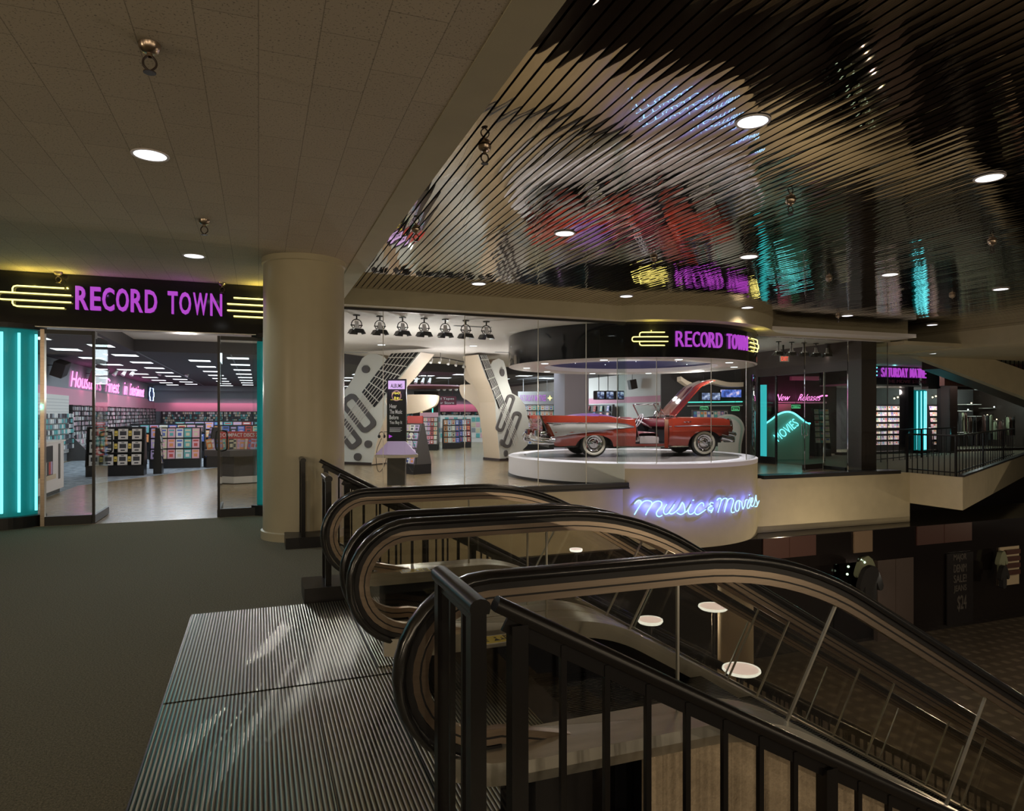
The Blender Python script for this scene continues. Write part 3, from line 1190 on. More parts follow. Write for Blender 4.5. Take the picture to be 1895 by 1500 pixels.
def level_rail(pts, label, spacing=0.15, far=None):
    o = empty('guard_railing', (pts[0][0], pts[0][1], 0), label, 'railing')
    ox, oy = pts[0]
    P = [(p[0] - ox, p[1] - oy) for p in pts]
    mt, mb_ = MB(), MB()
    for a, b in zip(P[:-1], P[1:]):
        cap(mt, (a[0], a[1], 1.04), (b[0], b[1], 1.04), 0.05)
        mb_.bar((a[0], a[1], 0.10), (b[0], b[1], 0.10), 0.02, 0.03)
    mt.build('top_rail', 'black_rail', o); mb_.build('bottom_rail', 'black_rail', o)
    cnt = 0
    for si, (a, b) in enumerate(zip(P[:-1], P[1:])):
        L = math.hypot(b[0] - a[0], b[1] - a[1])
        n = int(L / (far if (far and si) else spacing))
        for k in range(n):
            t = k / n
            x, y = a[0] + (b[0] - a[0]) * t, a[1] + (b[1] - a[1]) * t
            big = k % 9 == 0
            w = 0.022 if big else 0.008
            mb = MB(); mb.box(x - w, x + w, y - w, y + w, 0.0, 1.03)
            mb.build('post' if big else 'baluster', 'black_rail', o)
            cnt += 1
            if cnt > 95: return o
    return o


level_rail([(16.55, 13.45), (16.58, 12.1), (26.6, 17.15)], 'black guard railing along the angled edge of the far walkway', 0.15, .46)
level_rail([(18.2, 16.2), (26.0, 19.0)], 'black guard railing behind the nearer one on the far walkway', 0.50)
# ================================================================== COLUMN, LIGHTS ON THE MALL CEILINGS
mb = MB()
mb.lathe([(0.54, 0.0), (0.54, 0.10), (0.515, 0.11), (0.51, 3.52), (0.53, 3.53), (0.53, 3.60)], n=48)
o = mb.build('column', 'column_paint', loc=(0.565, 9.30, 0), smooth=40)
struct(o, 'thick round cream column')
mb = MB(); mb.lathe([(0.0, 0.0), (0.55, 0.0), (0.55, 3.6)], n=24)


def downlight(loc, label, power=40, r=0.115, col=COOL, grp=None):
    o = empty('ceiling_downlight', loc, label, 'ceiling light', grp)
    mb = MB(); mb.lathe([(r, 0.02), (r, -0.004), (r + .018, -0.006), (r + .022, 0.0), (r + .02, 0.004)], n=28)
    mb.build('trim_ring', 'white_lam', o, smooth=40)
    mb = MB(); mb.lathe([(0.0005, 0.0), (r * .6, -0.0005), (r, -0.002)], n=28)
    mb.build('lens', 'bulb_white', o)
    if power:
        light('SPOT', 'downlight_lamp', (loc[0], loc[1], loc[2] - 0.03), power, col, (loc[0], loc[1], 0), spot_size=2.2, spot_blend=0.8, shadow_soft_size=0.06)
    return o


gp = 'recessed downlights in the panel ceiling'
downlight(at_h(278, 287, 3.598), 'larger recessed downlight in the cream panel ceiling, upper left', 60, grp=gp)
downlight(at_h(359, 473.5, 3.598), 'smaller-looking downlight in the panel ceiling above the purple letters', 60, grp=gp)
gs = 'round downlights in the mirror slat ceiling'
for (u, v), lab in (((1393, 225), 'big round downlight in the slat ceiling beside the blue script reflection'),
                    ((1831, 329), 'round downlight in the slat ceiling nearest the right edge'),
                    ((1045, 432), 'downlight in the slat ceiling within the reddish reflection'),
                    ((1386, 475), 'downlight in the slat ceiling next to the turquoise reflection'),
                    ((886, 525), 'downlight low in the slat ceiling, leftmost of all'),
                    ((1159, 548), 'downlight in the slat ceiling by the yellow reflection'),
                    ((1647, 508), 'downlight in the slat ceiling right of the blue streak'),
                    ((1852, 535), 'downlight in the slat ceiling low at the far right'),
                    ((1383, 569), 'downlight in the slats just above the curved beam'),
                    ((1568, 584), 'downlight in the slats above the right glass front'),
                    ((1725, 601), 'small downlight beside the tall turquoise reflection')):
    downlight(at_h(u, v, 3.896), lab, 42, grp=gs, col=WARM)


def sprinkler(loc, label, s=1.0):
    o = empty('sprinkler', loc, label, 'sprinkler', 'fire sprinklers')
    mb = MB(); mb.lathe([(0.045 * s, 0.0), (0.042 * s, -0.02 * s), (0.03 * s, -0.035 * s), (0.012 * s, -0.04 * s), (0.012 * s, -0.055 * s)], n=14)
    mb.build('escutcheon', 'bronze', o, smooth=40)
    mb = MB()
    for k in (-1, 1):
        mb.tube(smooth_pts([(k * .008 * s, 0, -.05 * s), (k * .024 * s, 0, -.07 * s), (k * .024 * s, 0, -.095 * s), (0.0, 0, -.118 * s)], 3), 0.005 * s, 6)
    mb.lathe([(0.0003, -.118 * s), (0.026 * s, -.12 * s), (0.026 * s, -.124 * s), (.0003, -.124 * s)], n=12)
    mb.build('frame', 'dark_brown', o)


for (u, v), h, lab in (((277, 82), 3.598, 'nearest fire sprinkler, hanging from the panel ceiling'),
                       ((378, 407), 3.598, 'fire sprinkler in the panel ceiling above the second downlight'),
                       ((108, 503), 3.598, 'fire sprinkler before the sign, over the yellow tubes'),
                       ((411, 523), 3.598, 'fire sprinkler before the sign, over the last letters'),
                       ((897, 270), 3.90, 'fire sprinkler in the slats, high by the cream beam'),
                       ((770, 424), 3.90, 'fire sprinkler in the slats, lower by the cream beam'),
                       ((1463, 370), 3.90, 'fire sprinkler in the middle of the slat ceiling'),
                       ((1210, 477), 3.90, 'fire sprinkler over the yellow reflection'),
                       ((1534, 515), 3.90, 'fire sprinkler between the turquoise reflections'),
                       ((1551, 584), 3.90, 'fire sprinkler above the right glass front'),
                       ((1762, 546), 3.90, 'fire sprinkler right of the tall turquoise reflection'),
                       ((1836, 446), 3.90, 'fire sprinkler highest at the right side')):
    sprinkler(at_h(u, v, h), lab, 1.25)

# ================================================================== SIGNS
FY = 11.30


def letters(name, text, fn, m, label, cat='sign', group=None, widths=None, offset=0.0, root=None):
    """each letter of the word is a part of the sign; fn(a, b, t) maps the whole word"""
    o = root or empty(name, fn(0, 0, 1), label, cat, group)
    base = Vector(o.location)
    wid = widths or {}
    tot = sum(wid.get(c, 1.0) for c in text)
    x = 0.0
    for c in text:
        wd = wid.get(c, 1.0)
        if c != ' ':
            a0, a1 = x / tot, (x + wd * 0.84) / tot
            mb = MB()
            put_text(mb, c, lambda a, b, t: Vector(fn(a0 + (a1 - a0) * a, b, t)) - base, offset=offset)
            mb.build('letter', m, o)
        x += wd
    return o


W = {'R': 1.0, 'E': .82, 'C': .95, 'O': 1.02, 'D': 1.02, ' ': .62, 'T': .85, 'W': 1.28, 'N': 1.08, 'I': .40, 'M': 1.1, 'A': 1.0, 'S': .9, 'U': .95, 'Y': .9}


def yellow_tubes(fn, label, mirror=False, root_loc=None, m='neon_yellow', r=0.010, ls=1.0):
    """fn(s, h): s metres to the right, h height; motif with rows at four heights"""
    o = empty('neon_tubes', root_loc, label, 'neon sign', 'yellow neon bars flanking the shop name')
    base = Vector(root_loc)
    s = -1 if mirror else 1
    rows = [3.385, 3.287, 3.187, 3.10]

    def path(pts):
        P = [fn(s * a * ls, b) for a, b in pts]
        return [Vector(p) - base for p in P]

    def line(a, b, h, k=8):
        return [(a + (b - a) * i / k, h) for i in range(k + 1)]
    # outer pair share a bracket shape joined to the inner rows
    for r0, r1, sg in ((rows[0], rows[1], -1), (rows[3], rows[2], 1)):
        mb = MB()
        pts = line(0.86, 0.26, r0) + [(0.22, r0 + sg * .012), (0.205, r0 + sg * .04), (0.205, r1 - sg * 0.0)]
        mb.tube(path(pts), r, 8)
        mb.build('tube', m, o, smooth=50)
    mb = MB()
    c = (rows[1] + rows[2]) / 2; q = (rows[1] - rows[2]) / 2
    pts = line(0.95, 0.06, rows[1]) + [(0.06 - q * math.sin(PI * i / 8), c + q * math.cos(PI * i / 8)) for i in range(1, 8)] + line(0.06, 0.95, rows[2])
    mb.tube(path(pts), r, 8)
    mb.build('tube', m, o, smooth=50)
    return o


# left shop sign
o = letters('shop_sign', 'RECORD TOWN', lambda a, b, t: (-2.456 + 1.965 * a, FY - 0.055 + 0.055 * t, 3.095 + 0.335 * b),
            'neon_purple', 'purple shop name letters on the black fascia over the open entrance', widths=W, offset=0.016)
yellow_tubes(lambda s, h: (-3.40 + s, FY - 0.05, h), 'yellow neon bars left of the purple letters, at the left edge', root_loc=(-3.40, FY, 3.24), ls=.94)
yellow_tubes(lambda s, h: (0.50 + s, FY - 0.05, h), 'yellow neon bars right of the purple letters, running behind the column', True, (0.50, FY, 3.24))
for x in (-3.0, -2.6, 0.0):
    light('POINT', 'neon_glow', (x, FY - 0.16, 3.42), 2.6, (1.0, 0.82, 0.15), shadow_soft_size=0.0)
for x in (-2.1, -1.0):
    light('POINT', 'neon_glow', (x, FY - 0.2, 3.35), 0.5, (0.55, 0.15, 0.9), shadow_soft_size=0.0)

# drum over the car
def th_of(u, r=CR):
    p = at_cyl(u, 630, CX, CY, r)
    return math.atan2(p.x - CX, CY - p.y)


def on_arc(th, r, z):
    return (CX + r * math.sin(th), CY - r * math.cos(th), z)


th0, th1 = th_of(1251, CR + .04), th_of(1385, CR + .04)
o = letters('shop_sign', 'RECORD TOWN', lambda a, b, t: on_arc(th0 + (th1 - th0) * (a ** 0.97), CR + 0.05 - 0.045 * t, 3.06 + 0.335 * b),
            'neon_purple', 'purple shop name letters curving round the black drum over the car', widths=W, offset=0.0)
tl = th_of(1169, CR + .04)
yellow_tubes(lambda s, h: on_arc(tl + s / CR, CR + .045, h - 0.02), 'yellow neon bars on the drum, left of the purple letters', root_loc=on_arc(tl, CR, 3.2), ls=.82)
tr = th1 + 0.02 + 0.80 / CR
yellow_tubes(lambda s, h: on_arc(tr + s / CR, CR + .045, h - 0.02), 'yellow neon bars on the drum, right of the purple letters', True, on_arc(tr, CR, 3.2), ls=.82)
for th in (tl + 0.14, tr - .14):
    light('POINT', 'neon_glow', on_arc(th, CR + .14, 3.42), 2.2, (1.0, 0.82, 0.15), shadow_soft_size=0.0)

# overhead drum: body, soffit ring, recessed blue dome with star lights
root = empty('canopy_drum', (CX, CY, 2.83), 'black round canopy with the shop name, hanging over the red car', 'canopy')
aSeam = th_of(1122)
mb = MB()
mb.lathe([(CR - .002, 0.0), (CR, 0.0), (CR, 0.77)], n=110, a0=0, a1=2 * PI)
mb.build('band', 'black_gloss', root, smooth=40)
mb = MB()
mb.lathe([(CR, 0.0), (CR - .03, -0.012), (2.27, -0.012), (2.24, 0.0), (2.24, 0.10)], n=90)
mb.build('soffit_ring', 'store_white', root, smooth=30)
mb = MB(); mb.lathe([(2.24, 0.10), (1.2, 0.22), (0.001, 0.26)], n=60)
mb.build('dome', 'blue_dome', root, smooth=40)
mb = MB()
random.seed(3)
for k in range(26):
    a = random.uniform(0, 2 * PI); rr = 2.1 * math.sqrt(random.random())
    zz = 0.10 + 0.12 * (2.24 - rr) / 1.04 if rr > 1.2 else 0.22 + .04 * (1.2 - rr) / 1.2
    mb.sphere((rr * math.cos(a), rr * math.sin(a), zz - .006), 0.011, 4)
o = mb.build('star_light', 'star', root); o['kind'] = 'stuff'
for k in range(10):
    a = 2 * PI * k / 10 + .2
    mb = MB(); mb.lathe([(0.0005, -0.016), (0.075, -0.016), (0.085, -.02), (0.09, -.012)], Matrix.Translation((2.72 * math.cos(a), 2.72 * math.sin(a), 0)), 16)
    mb.build('soffit_light', 'bulb_white', root)

# raised round platform: outer drum down to the slab, lip, turntable
mb = MB()
mb.lathe([(CR + .002, -1.350), (CR + .002, 0.44)], n=110)
o = mb.build('platform_drum', 'plaster', loc=(CX, CY, 0), smooth=40)
PD = o
tag(o, 'round plastered drum carrying the red car, with blue script on it', 'platform')
mb = MB(); mb.lathe([(CR + .006, 0.40), (CR + .012, 0.50), (CR - .02, 0.515), (2.78, 0.515), (2.77, 0.50)], n=110)
mb.build('lip', 'drum_white', o, smooth=40)
aIn0 = ang_at_y(CR, GY - .01)
mb = MB()
pr = [(CR + .006, 0.06), (CR + .006, 0.45)]
# store side skin is white laminate: from the left glass line round the back to the right glass line
b0 = -PI / 2 + ang_at_y(CR, GY2)     # measured from +X
b1 = -PI / 2 - ang_at_y(CR, GY) + 2 * PI
mb.lathe(pr, n=80, a0=b0, a1=b1)
mb.build('white_skin', 'drum_white', o, smooth=40)
mb = MB(); mb.lathe([(CR + .02, 0.0), (CR + .02, 0.07), (CR, 0.07)], n=80, a0=b0, a1=b1)
mb.build('kick_strip', 'black', o, smooth=40)
mb = MB(); mb.lathe([(0.001, 0.0), (2.75, 0.0), (2.76, -0.02)], n=90)
o = mb.build('turntable', 'turntable', loc=(CX, CY, 0.508), smooth=30)
tag(o, 'dark polished turntable disc under the red car', 'turntable')
# curved glass in front of the platform
tls = [-aL, th_of(1125, CR - .05) * .5 - aL * .5, th_of(1215, CR - .05), th_of(1316, CR - .05), th_of(1381, CR - .05), aR + .02]
for k in range(5):
    a, b = tls[k], tls[k + 1]
    mb = MB()
    vs, fs = [], []
    n = 14
    for i in range(n + 1):
        t = a + .0015 + (b - a - .003) * i / n
        for rr in (CR - .055, CR - .045):
            vs += [on_arc(t, rr, .515), on_arc(t, rr, 2.83)]
    for i in range(n):
        q = i * 4
        fs += [(q, q + 1, q + 5, q + 4), (q + 2, q + 6, q + 7, q + 3), (q + 1, q + 3, q + 7, q + 5), (q, q + 4, q + 6, q + 2)]
    mb.add(vs, fs)
    struct(mb.build('window_%d' % (12 + k), 'clear_glass', smooth=30))
mb = MB()
for t in tls[1:-1]:
    p = on_arc(t, CR - .05, 0)
    mb.box(p[0] - .006, p[0] + .006, p[1] - .006, p[1] + .006, .515, 2.83)
struct(mb.build('trim_14', 'steel'))

# blue script on the drum, drawn in the plane of the photographed lettering and laid on the drum
def neon_script(name, strokes, to3d, m, r, label, root_loc, cat='neon sign', group=None, part='stroke', mounts=None):
    o = empty(name, root_loc, label, cat, group)
    base = Vector(root_loc)
    for st in strokes:
        P = smooth_pts(st, 5)
        mb = MB()
        mb.tube([Vector(to3d(p[0], p[1])) - base for p in P], r, 6)
        mb.build(part, m, o, smooth=60)
    return o


def mm(x, y):
    p = at_cyl(1150 + x / 7.0185, 890 + y / 7.0185, CX, CY, CR + 0.045)
    return p


MUSIC = [
    [(170, 295), (200, 258), (232, 247), (256, 268), (245, 305), (205, 370), (168, 435)],
    [(245, 305), (290, 262), (345, 252), (392, 270), (388, 315), (350, 375), (315, 440)],
    [(388, 315), (420, 278), (475, 258), (520, 275), (520, 318), (480, 370), (455, 410), (463, 448), (495, 460), (530, 442)],
    [(590, 300), (560, 345), (548, 395), (565, 428), (600, 422), (635, 385), (665, 340), (690, 300)],
    [(665, 340), (630, 385), (625, 415), (650, 425), (690, 405), (740, 360), (790, 275)],
    [(790, 275), (810, 300), (822, 350), (820, 405), (770, 433), (720, 410)],
    [(820, 405), (850, 390), (880, 345), (905, 300)],
    [(905, 300), (878, 350), (868, 395), (880, 425), (915, 425), (950, 400)],
    [(925, 250), (938, 248), (936, 240)],
    [(1068, 325), (1065, 290), (1035, 282), (995, 315), (960, 370), (955, 410), (985, 433), (1030, 415), (1095, 368)],
    [(1195, 285), (1165, 278), (1148, 300), (1165, 318), (1180, 322), (1140, 335), (1128, 362), (1150, 385), (1185, 370), (1192, 345), (1180, 385), (1163, 410)],
    [(1240, 250), (1262, 225), (1290, 225), (1295, 260), (1275, 330), (1252, 408)],
    [(1295, 260), (1330, 225), (1368, 228), (1372, 270), (1352, 340), (1337, 402)],
    [(1372, 270), (1400, 230), (1440, 225), (1455, 260), (1440, 320), (1425, 375), (1438, 408), (1470, 400)],
    [(1530, 250), (1500, 262), (1480, 320), (1485, 380), (1515, 385), (1532, 330), (1530, 250)],
    [(1530, 250), (1560, 275), (1570, 330), (1578, 362), (1598, 320), (1612, 250), (1635, 240)],
    [(1660, 235), (1640, 290), (1633, 345), (1655, 348), (1675, 300)],
    [(1660, 180), (1665, 176), (1664, 182)],
    [(1675, 300), (1700, 260), (1705, 222), (1690, 220), (1680, 275), (1690, 325), (1715, 320)],
    [(1715, 320), (1735, 260), (1748, 183), (1750, 230), (1765, 290), (1758, 328), (1735, 330)],
    [(1758, 328), (1775, 290), (1788, 255)],
]
neon_script('neon_script', MUSIC, mm, 'neon_blue', 0.0105, 'glowing blue script reading Music & Movies on the drum below the car', at_cyl(1290, 935, CX, CY, CR))
for (u, v) in ((1180, 930), (1196, 937), (1212, 937), (1228, 940), (1246, 940), (1262, 938), (1280, 938), (1300, 942), (1316, 938), (1334, 935), (1350, 935), (1366, 932), (1382, 928), (1396, 925)):
    p = at_cyl(u, v, CX, CY, CR + 0.10)
    light('POINT', 'neon_glow', p, 3.2, (0.09, 0.12, 1.0), shadow_soft_size=0.0)

# ---------------------------------------------------------------- turquoise tube columns at the entrances
def lightbox(cx, cy, r, a0, a1, tubes, label, h0=0.16, h1=2.80, m='turq_back', ly=None):
    o = empty('lightbox', (cx, cy, 0), label, 'light column')
    # a measured from -Y toward +X
    f = lambda a, rr: (rr * math.sin(a), -rr * math.cos(a))
    n = 24
    mb = MB()
    outer = [f(a0 + (a1 - a0) * i / n, r * .80) for i in range(n + 1)]
    mb.prism(outer + [f(a1, r * .3), f(a0, r * .3)], lambda a, b, t: (a, b, t), h0, h1)
    recalc(mb.build('backing', m, o))
    mb = MB()
    vs, fs = [], []
    for i in range(n + 1):
        a = a0 + (a1 - a0) * i / n
        p, q = f(a, r), f(a, r - .006)
        vs += [(p[0], p[1], h0), (p[0], p[1], h1), (q[0], q[1], h0), (q[0], q[1], h1)]
    for i in range(n):
        b = i * 4
        fs += [(b, b + 4, b + 5, b + 1), (b + 2, b + 3, b + 7, b + 6)]
    mb.add(vs, fs)
    mb.build('cover', 'clear_glass', o, smooth=40)
    for z0, z1, nm in ((0, h0, 'plinth'), (h1 - .01, h1 + .06, 'cap')):
        mb = MB()
        ring = [f(a0 + (a1 - a0) * i / n, r + .02) for i in range(n + 1)]
        mb.prism(ring + [(0, 0)], lambda a, b, t: (a, b, t), z0, z1)
        recalc(mb.build(nm, 'black', o))
    for a in tubes:
        x, y = f(a, r * .9)
        mb = MB(); mb.tube([(x, y, h0 + .06), (x, y, h1 - .07)], 0.017, 10)
        mb.build('neon_tube', 'neon_turq', o, smooth=60)
    return o


lightbox(-3.40, 11.70, 0.56, -1.2, 1.2, (-0.35, 0.16, 0.55, 1.0), 'tall curved turquoise light column left of the entrance')
lightbox(0.24, 11.66, 0.42, -0.9, 1.3, (-0.4, 0.1, .6), 'narrow sliver of turquoise light column beside the round column')
for (x, y) in ((-3.3, 10.98), (-2.95, 11.12)):
    light('POINT', 'neon_glow', (x, y, 1.7), .7, (0.10, 0.85, 0.85), shadow_soft_size=0.0)
light('POINT', 'neon_glow', (0.02, 11.2, 1.6), .4, (0.10, 0.85, 0.85), shadow_soft_size=0.0)
# ================================================================== THE RED CONVERTIBLE
# car axes: x forward, y to its left, z up; origin on the ground under the rear axle, on the centre line
WB = 2.92
car = empty('classic_car', (7.856 + 0.20 * .76, 15.15 + .98 * .76, 0.508),
            'red 1950s convertible with silver side panels, hood and door open, on the turntable', 'car', rz=math.atan2(-0.58, 2.83))
XR, XF = -1.30, 3.78


def lerp(T, x):
    if x <= T[0][0]: return T[0][1]
    for (a, b), (c, d) in zip(T[:-1], T[1:]):
        if x <= c:
            t = (x - a) / (c - a)
            return b + (d - b) * t
    return T[-1][1]


TOP = [(-1.36, 1.045), (-1.2, 1.05), (-0.6, 1.04), (0.0, 1.03), (0.35, 1.02), (0.62, 0.975), (0.85, 0.945), (1.1, 0.955), (1.6, 0.955), (1.9, 0.965), (2.3, 0.985), (3.0, 0.98), (3.45, 0.96), (3.62, 0.93), (3.74, 0.84)]
BOT = [(-1.36, 0.62), (-1.28, 0.50), (-1.18, 0.30), (-0.9, 0.28), (-0.6, 0.30), (0.35, 0.30), (0.5, 0.27), (2.35, 0.25), (2.5, 0.27), (3.3, 0.33), (3.5, 0.42), (3.66, 0.47), (3.74, 0.50)]
WID = [(-1.36, 0.86), (-1.2, 0.92), (-0.5, 0.97), (0.3, 0.975), (1.0, 0.97), (2.0, 0.965), (2.8, 0.955), (3.4, 0.93), (3.6, 0.90), (3.74, 0.84)]


def arch(x, c, rx, rz, zc=0.34):
    d = (x - c) / rx
    if abs(d) >= 1: return 0
    return zc + rz * math.sqrt(1 - d * d)


def bot(x):
    b = lerp(BOT, x)
    b = max(b, arch(x, 0.0, 0.47, 0.26, .30))      # rear opening, skirted low
    b = max(b, arch(x, WB, 0.47, 0.36, .30))
    return b


def ysurf(x, z):
    w = lerp(WID, x)
    t0, b0 = lerp(TOP, x), lerp(BOT, x)
    t = (z - b0) / max(t0 - b0, .01)
    y = w - 0.10 * max(0, t - 0.62) ** 1.3 / .38 ** 1.3 * .62 - 0.05 * max(0, .35 - t) / .35
    y += 0.018 * math.sin(min(max((t - .45) / .25, 0), 1) * PI)
    return y


def xsh(x, z):
    w_ = min(1, max(0, (-0.85 - x) / .5)); f_ = min(1, max(0, (x - 3.3) / .44))
    return x + w_ * max(0, 1.05 - z) * .34 - f_ * max(0, .88 - z) * .22


def side(mb, sgn, x0, x1, lo, hi, off=0.0, rows=10, dx=0.03):
    n = max(2, int((x1 - x0) / dx))
    vs, fs = [], []
    for i in range(n + 1):
        x = x0 + (x1 - x0) * i / n
        a, b = lo(x), hi(x)
        for j in range(rows + 1):
            z = a + (b - a) * j / rows
            vs.append((xsh(x, z), sgn * (ysurf(x, z) + off), z))
    for i in range(n):
        for j in range(rows):
            q = i * (rows + 1) + j
            fs.append((q, q + rows + 1, q + rows + 2, q + 1) if sgn < 0 else (q, q + 1, q + rows + 2, q + rows + 1))
    mb.add(vs, fs)


D0, D1 = 1.05, 2.02       # door opening
top = lambda x: lerp(TOP, x)
mb = MB()
# right side (towards the mall): two panels either side of the open door
side(mb, -1, -1.36, D0, bot, top)
side(mb, -1, D1, 3.74, bot, top)
side(mb, -1, D0, D1, lambda x: .25, lambda x: .33, rows=2)
side(mb, 1, -1.36, 3.74, bot, top)


# top surfaces
def topgrid(x0, x1, zf, yi=0.0, n=24, m_=14):
    def fn(a, b):
        x = x0 + (x1 - x0) * a
        Y = ysurf(x, top(x)) - 0.0
        s = -1 + 2 * b
        return (x, s * Y, zf(x, s))
    mb.grid(fn, n, m_)


# rear deck, sunk between the fins
topgrid(-1.34, 0.12, lambda x, s: top(x) - (0.10 * min(1, (0.7 - x) / 1.4)) * (1 - abs(s) ** 5) - (0.0 if x > -1.0 else (x + 1.0) ** 2 * .9 * (1 - abs(s) ** 6)))
# front fenders' tops beside the engine bay
for sg in (-1, 1):
    def fn(a, b):
        x = 2.05 + (3.74 - 2.05) * a
        Y = ysurf(x, top(x))
        yi = 0.62 - 0.10 * max(0, (x - 3.0))
        y = Y + (yi - Y) * b
        return (x, sg * y, top(x) + 0.02 * math.sin(b * PI) + .01 * b)
    mb.grid(fn, 24, 5)
    # rocker of the cabin edge
    def fn2(a, b):
        x = 0.12 + (2.05 - 0.12) * a
        Y = ysurf(x, top(x))
        return (x, sg * (Y - 0.07 * b), top(x) + 0.012 * math.sin(b * PI))
    mb.grid(fn2, 20, 3)
# cowl
mb.grid(lambda a, b: (1.92 + .30 * a, (-1 + 2 * b) * .86, 0.985 + .03 * math.cos((-1 + 2 * b) * PI / 2) + 0.0 * a), 4, 10)
# tail panel and fin ends
mb.grid(lambda a, b: (-1.34 + .10 * math.sin(a * PI * .5) * (1 - a), (-1 + 2 * b) * .84, .42 + .54 * a), 6, 10)
# nose panel
mb.grid(lambda a, b: (3.66 - 0.06 * abs(-1 + 2 * b) ** 3, (-1 + 2 * b) * .62, .78 + .16 * a), 3, 10)
body = mb.build('body', 'red_paint', car, smooth=35)
# flat lower fin flare over the rear bumper corner
for sg in (-1, 1):
    mb = MB()
    mb.bar((-1.37, sg * .86, 1.05), (-1.22, sg * .90, 0.66), 0.035, 0.05, up=(0, 1, 0))
    mb.build('fin_trim', 'chrome', car)
    mb = MB(); mb.sphere((-1.25, sg * .80, 0.60), 0.085, 8)
    mb.lathe([(0.06, 0), (0.09, .02), (0.09, .05)], Matrix.Translation((-1.30, sg * .80, 0.60)) @ Matrix.Rotation(-PI / 2, 4, 'Y'), 16)
    mb.build('tail_lamp', 'chrome', car, smooth=40)
# silver wedge panel with chrome edges
up_ = [(-1.24, 0.865), (-0.3, 0.865), (0.55, 0.86), (0.80, 0.83), (1.0, 0.765)]
lo_ = [(-1.24, 0.50), (-1.13, 0.50), (-0.6, .585), (0.0, .66), (0.5, 0.715), (1.0, 0.755)]
for sg in (-1, 1):
    mb = MB(); side(mb, sg, -1.10, 1.0, lambda x: lerp(lo_, x), lambda x: lerp(up_, x), 0.004, 6)
    # slanted rear end of the panel
    side(mb, sg, -1.24, -1.10, lambda x: 0.865 - (x + 1.24) / .14 * .36, lambda x: .865, 0.004, 3)
    mb.build('silver_panel', 'silver_panel', car, smooth=40)
    mb = MB()
    line = lambda T, x0, x1, n=24: [(x0 + (x1 - x0) * i / n, sg * (ysurf(x0 + (x1 - x0) * i / n, lerp(T, x0 + (x1 - x0) * i / n)) + .010), lerp(T, x0 + (x1 - x0) * i / n)) for i in range(n + 1)]
    mb.tube(line(up_, -1.22, 1.0), 0.010, 6)
    mb.tube(line(lo_, -1.12, 1.0), 0.010, 6)
    mb.build('side_molding', 'chrome', car, smooth=50)
    fr = [(2.02, .775), (2.6, .785), (3.66, 0.775)]
    mb = MB(); mb.tube(line(fr, 2.06 if sg < 0 else 1.0, 3.62), 0.010, 6)
    mb.build('side_molding', 'chrome', car, smooth=50)
    mb = MB(); mb.box(0.55, 2.45, sg * .93 - .012, sg * .93 + .012, .245, .275)
    mb.build('sill_molding', 'chrome', car)
# small emblem on the front fender, script on the silver panel
mb = MB()
for dx in (-.05, 0.05):
    mb.tube([(2.42 + dx - .04, -(ysurf(2.42, .88) + .012), .885), (2.42 + dx, -(ysurf(2.42, .88) + .012), .87), (2.42 + dx + .05, -(ysurf(2.42, .88) + .012), .895)], .008, 6)
mb.build('fender_emblem', 'chrome', car)
mb = MB()
pts = [(-1.10 + i * .03, -(ysurf(-1.0, .82) + .016), .822 + (.012 if i % 2 else -.008)) for i in range(15)]
mb.tube(smooth_pts(pts, 3), .0045, 5)
mb.build('panel_script', 'black', car)

# underside and wells
mb = MB()
mb.box(-1.1, 3.4, -.62, .62, .24, .34)
mb.box(0.5, 2.4, -.9, .9, .25, .31)
mb.box(-.55, .55, -.72, .72, .34, .72); mb.box(2.4, 3.45, -.70, .70, .34, .80)
mb.box(-1.2, -0.5, -.80, .80, .40, .80)
mb.build('chassis', 'black', car)
# cabin tub
mb = MB()
mb.box(0.45, 2.05, -.86, .86, .30, .34)
mb.box(0.42, 0.48, -.88, .88, .30, .90)
mb.box(2.02, 2.08, -.88, .88, .30, .93)
mb.box(0.45, 2.05, .86, .90, .30, .92)
mb.build('cabin_floor', 'cloth_dark', car)


def cushion(mb, x0, x1, y0, y1, z0, z1, M=None, r=.05):
    def fn(a, b):
        u, v = a * 2 * PI, b
        # superellipse section in xz swept along y
        sx = abs(math.cos(u)) ** .5 * (1 if math.cos(u) > 0 else -1)
        sz = abs(math.sin(u)) ** .5 * (1 if math.sin(u) > 0 else -1)
        e = min(1, math.sqrt(max(0, 1 - (2 * v - 1) ** 10)))
        p = Vector(((x0 + x1) / 2 + sx * (x1 - x0) / 2 * (.9 + .1 * e), y0 + (y1 - y0) * v, (z0 + z1) / 2 + sz * (z1 - z0) / 2 * (.85 + .15 * e)))
        return M @ p if M is not None else p
    mb.grid(fn, 20, 8)


seat = MB(); cushion(seat, 1.16, 1.72, -.80, .80, .42, .62)
s = seat.build('front_seat', 'red_vinyl', car, smooth=60)
mb = MB(); mb.box(1.20, 1.70, -.83, -.78, .34, .50)
cushion(mb, 1.14, 1.72, -.82, -.70, .34, .52)
mb.build('seat_side', 'grey_vinyl', s, smooth=60)
M = Matrix.Translation((1.14, 0, .52)) @ Matrix.Rotation(math.radians(-16), 4, 'Y')
mb = MB(); cushion(mb, -.09, .06, -.80, .80, -.05, .50, M)
s = mb.build('seat_back', 'red_vinyl', car, smooth=60)
mb = MB(); cushion(mb, -.12, .04, -.84, -.76, -.14, .44, M)
mb.build('seat_side', 'grey_vinyl', s, smooth=60)
mb = MB(); cushion(mb, .50, .95, -.78, .78, .42, .60); cushion(mb, .42, .56, -.8, .8, .55, .92)
mb.build('rear_seat', 'red_vinyl', car, smooth=60)
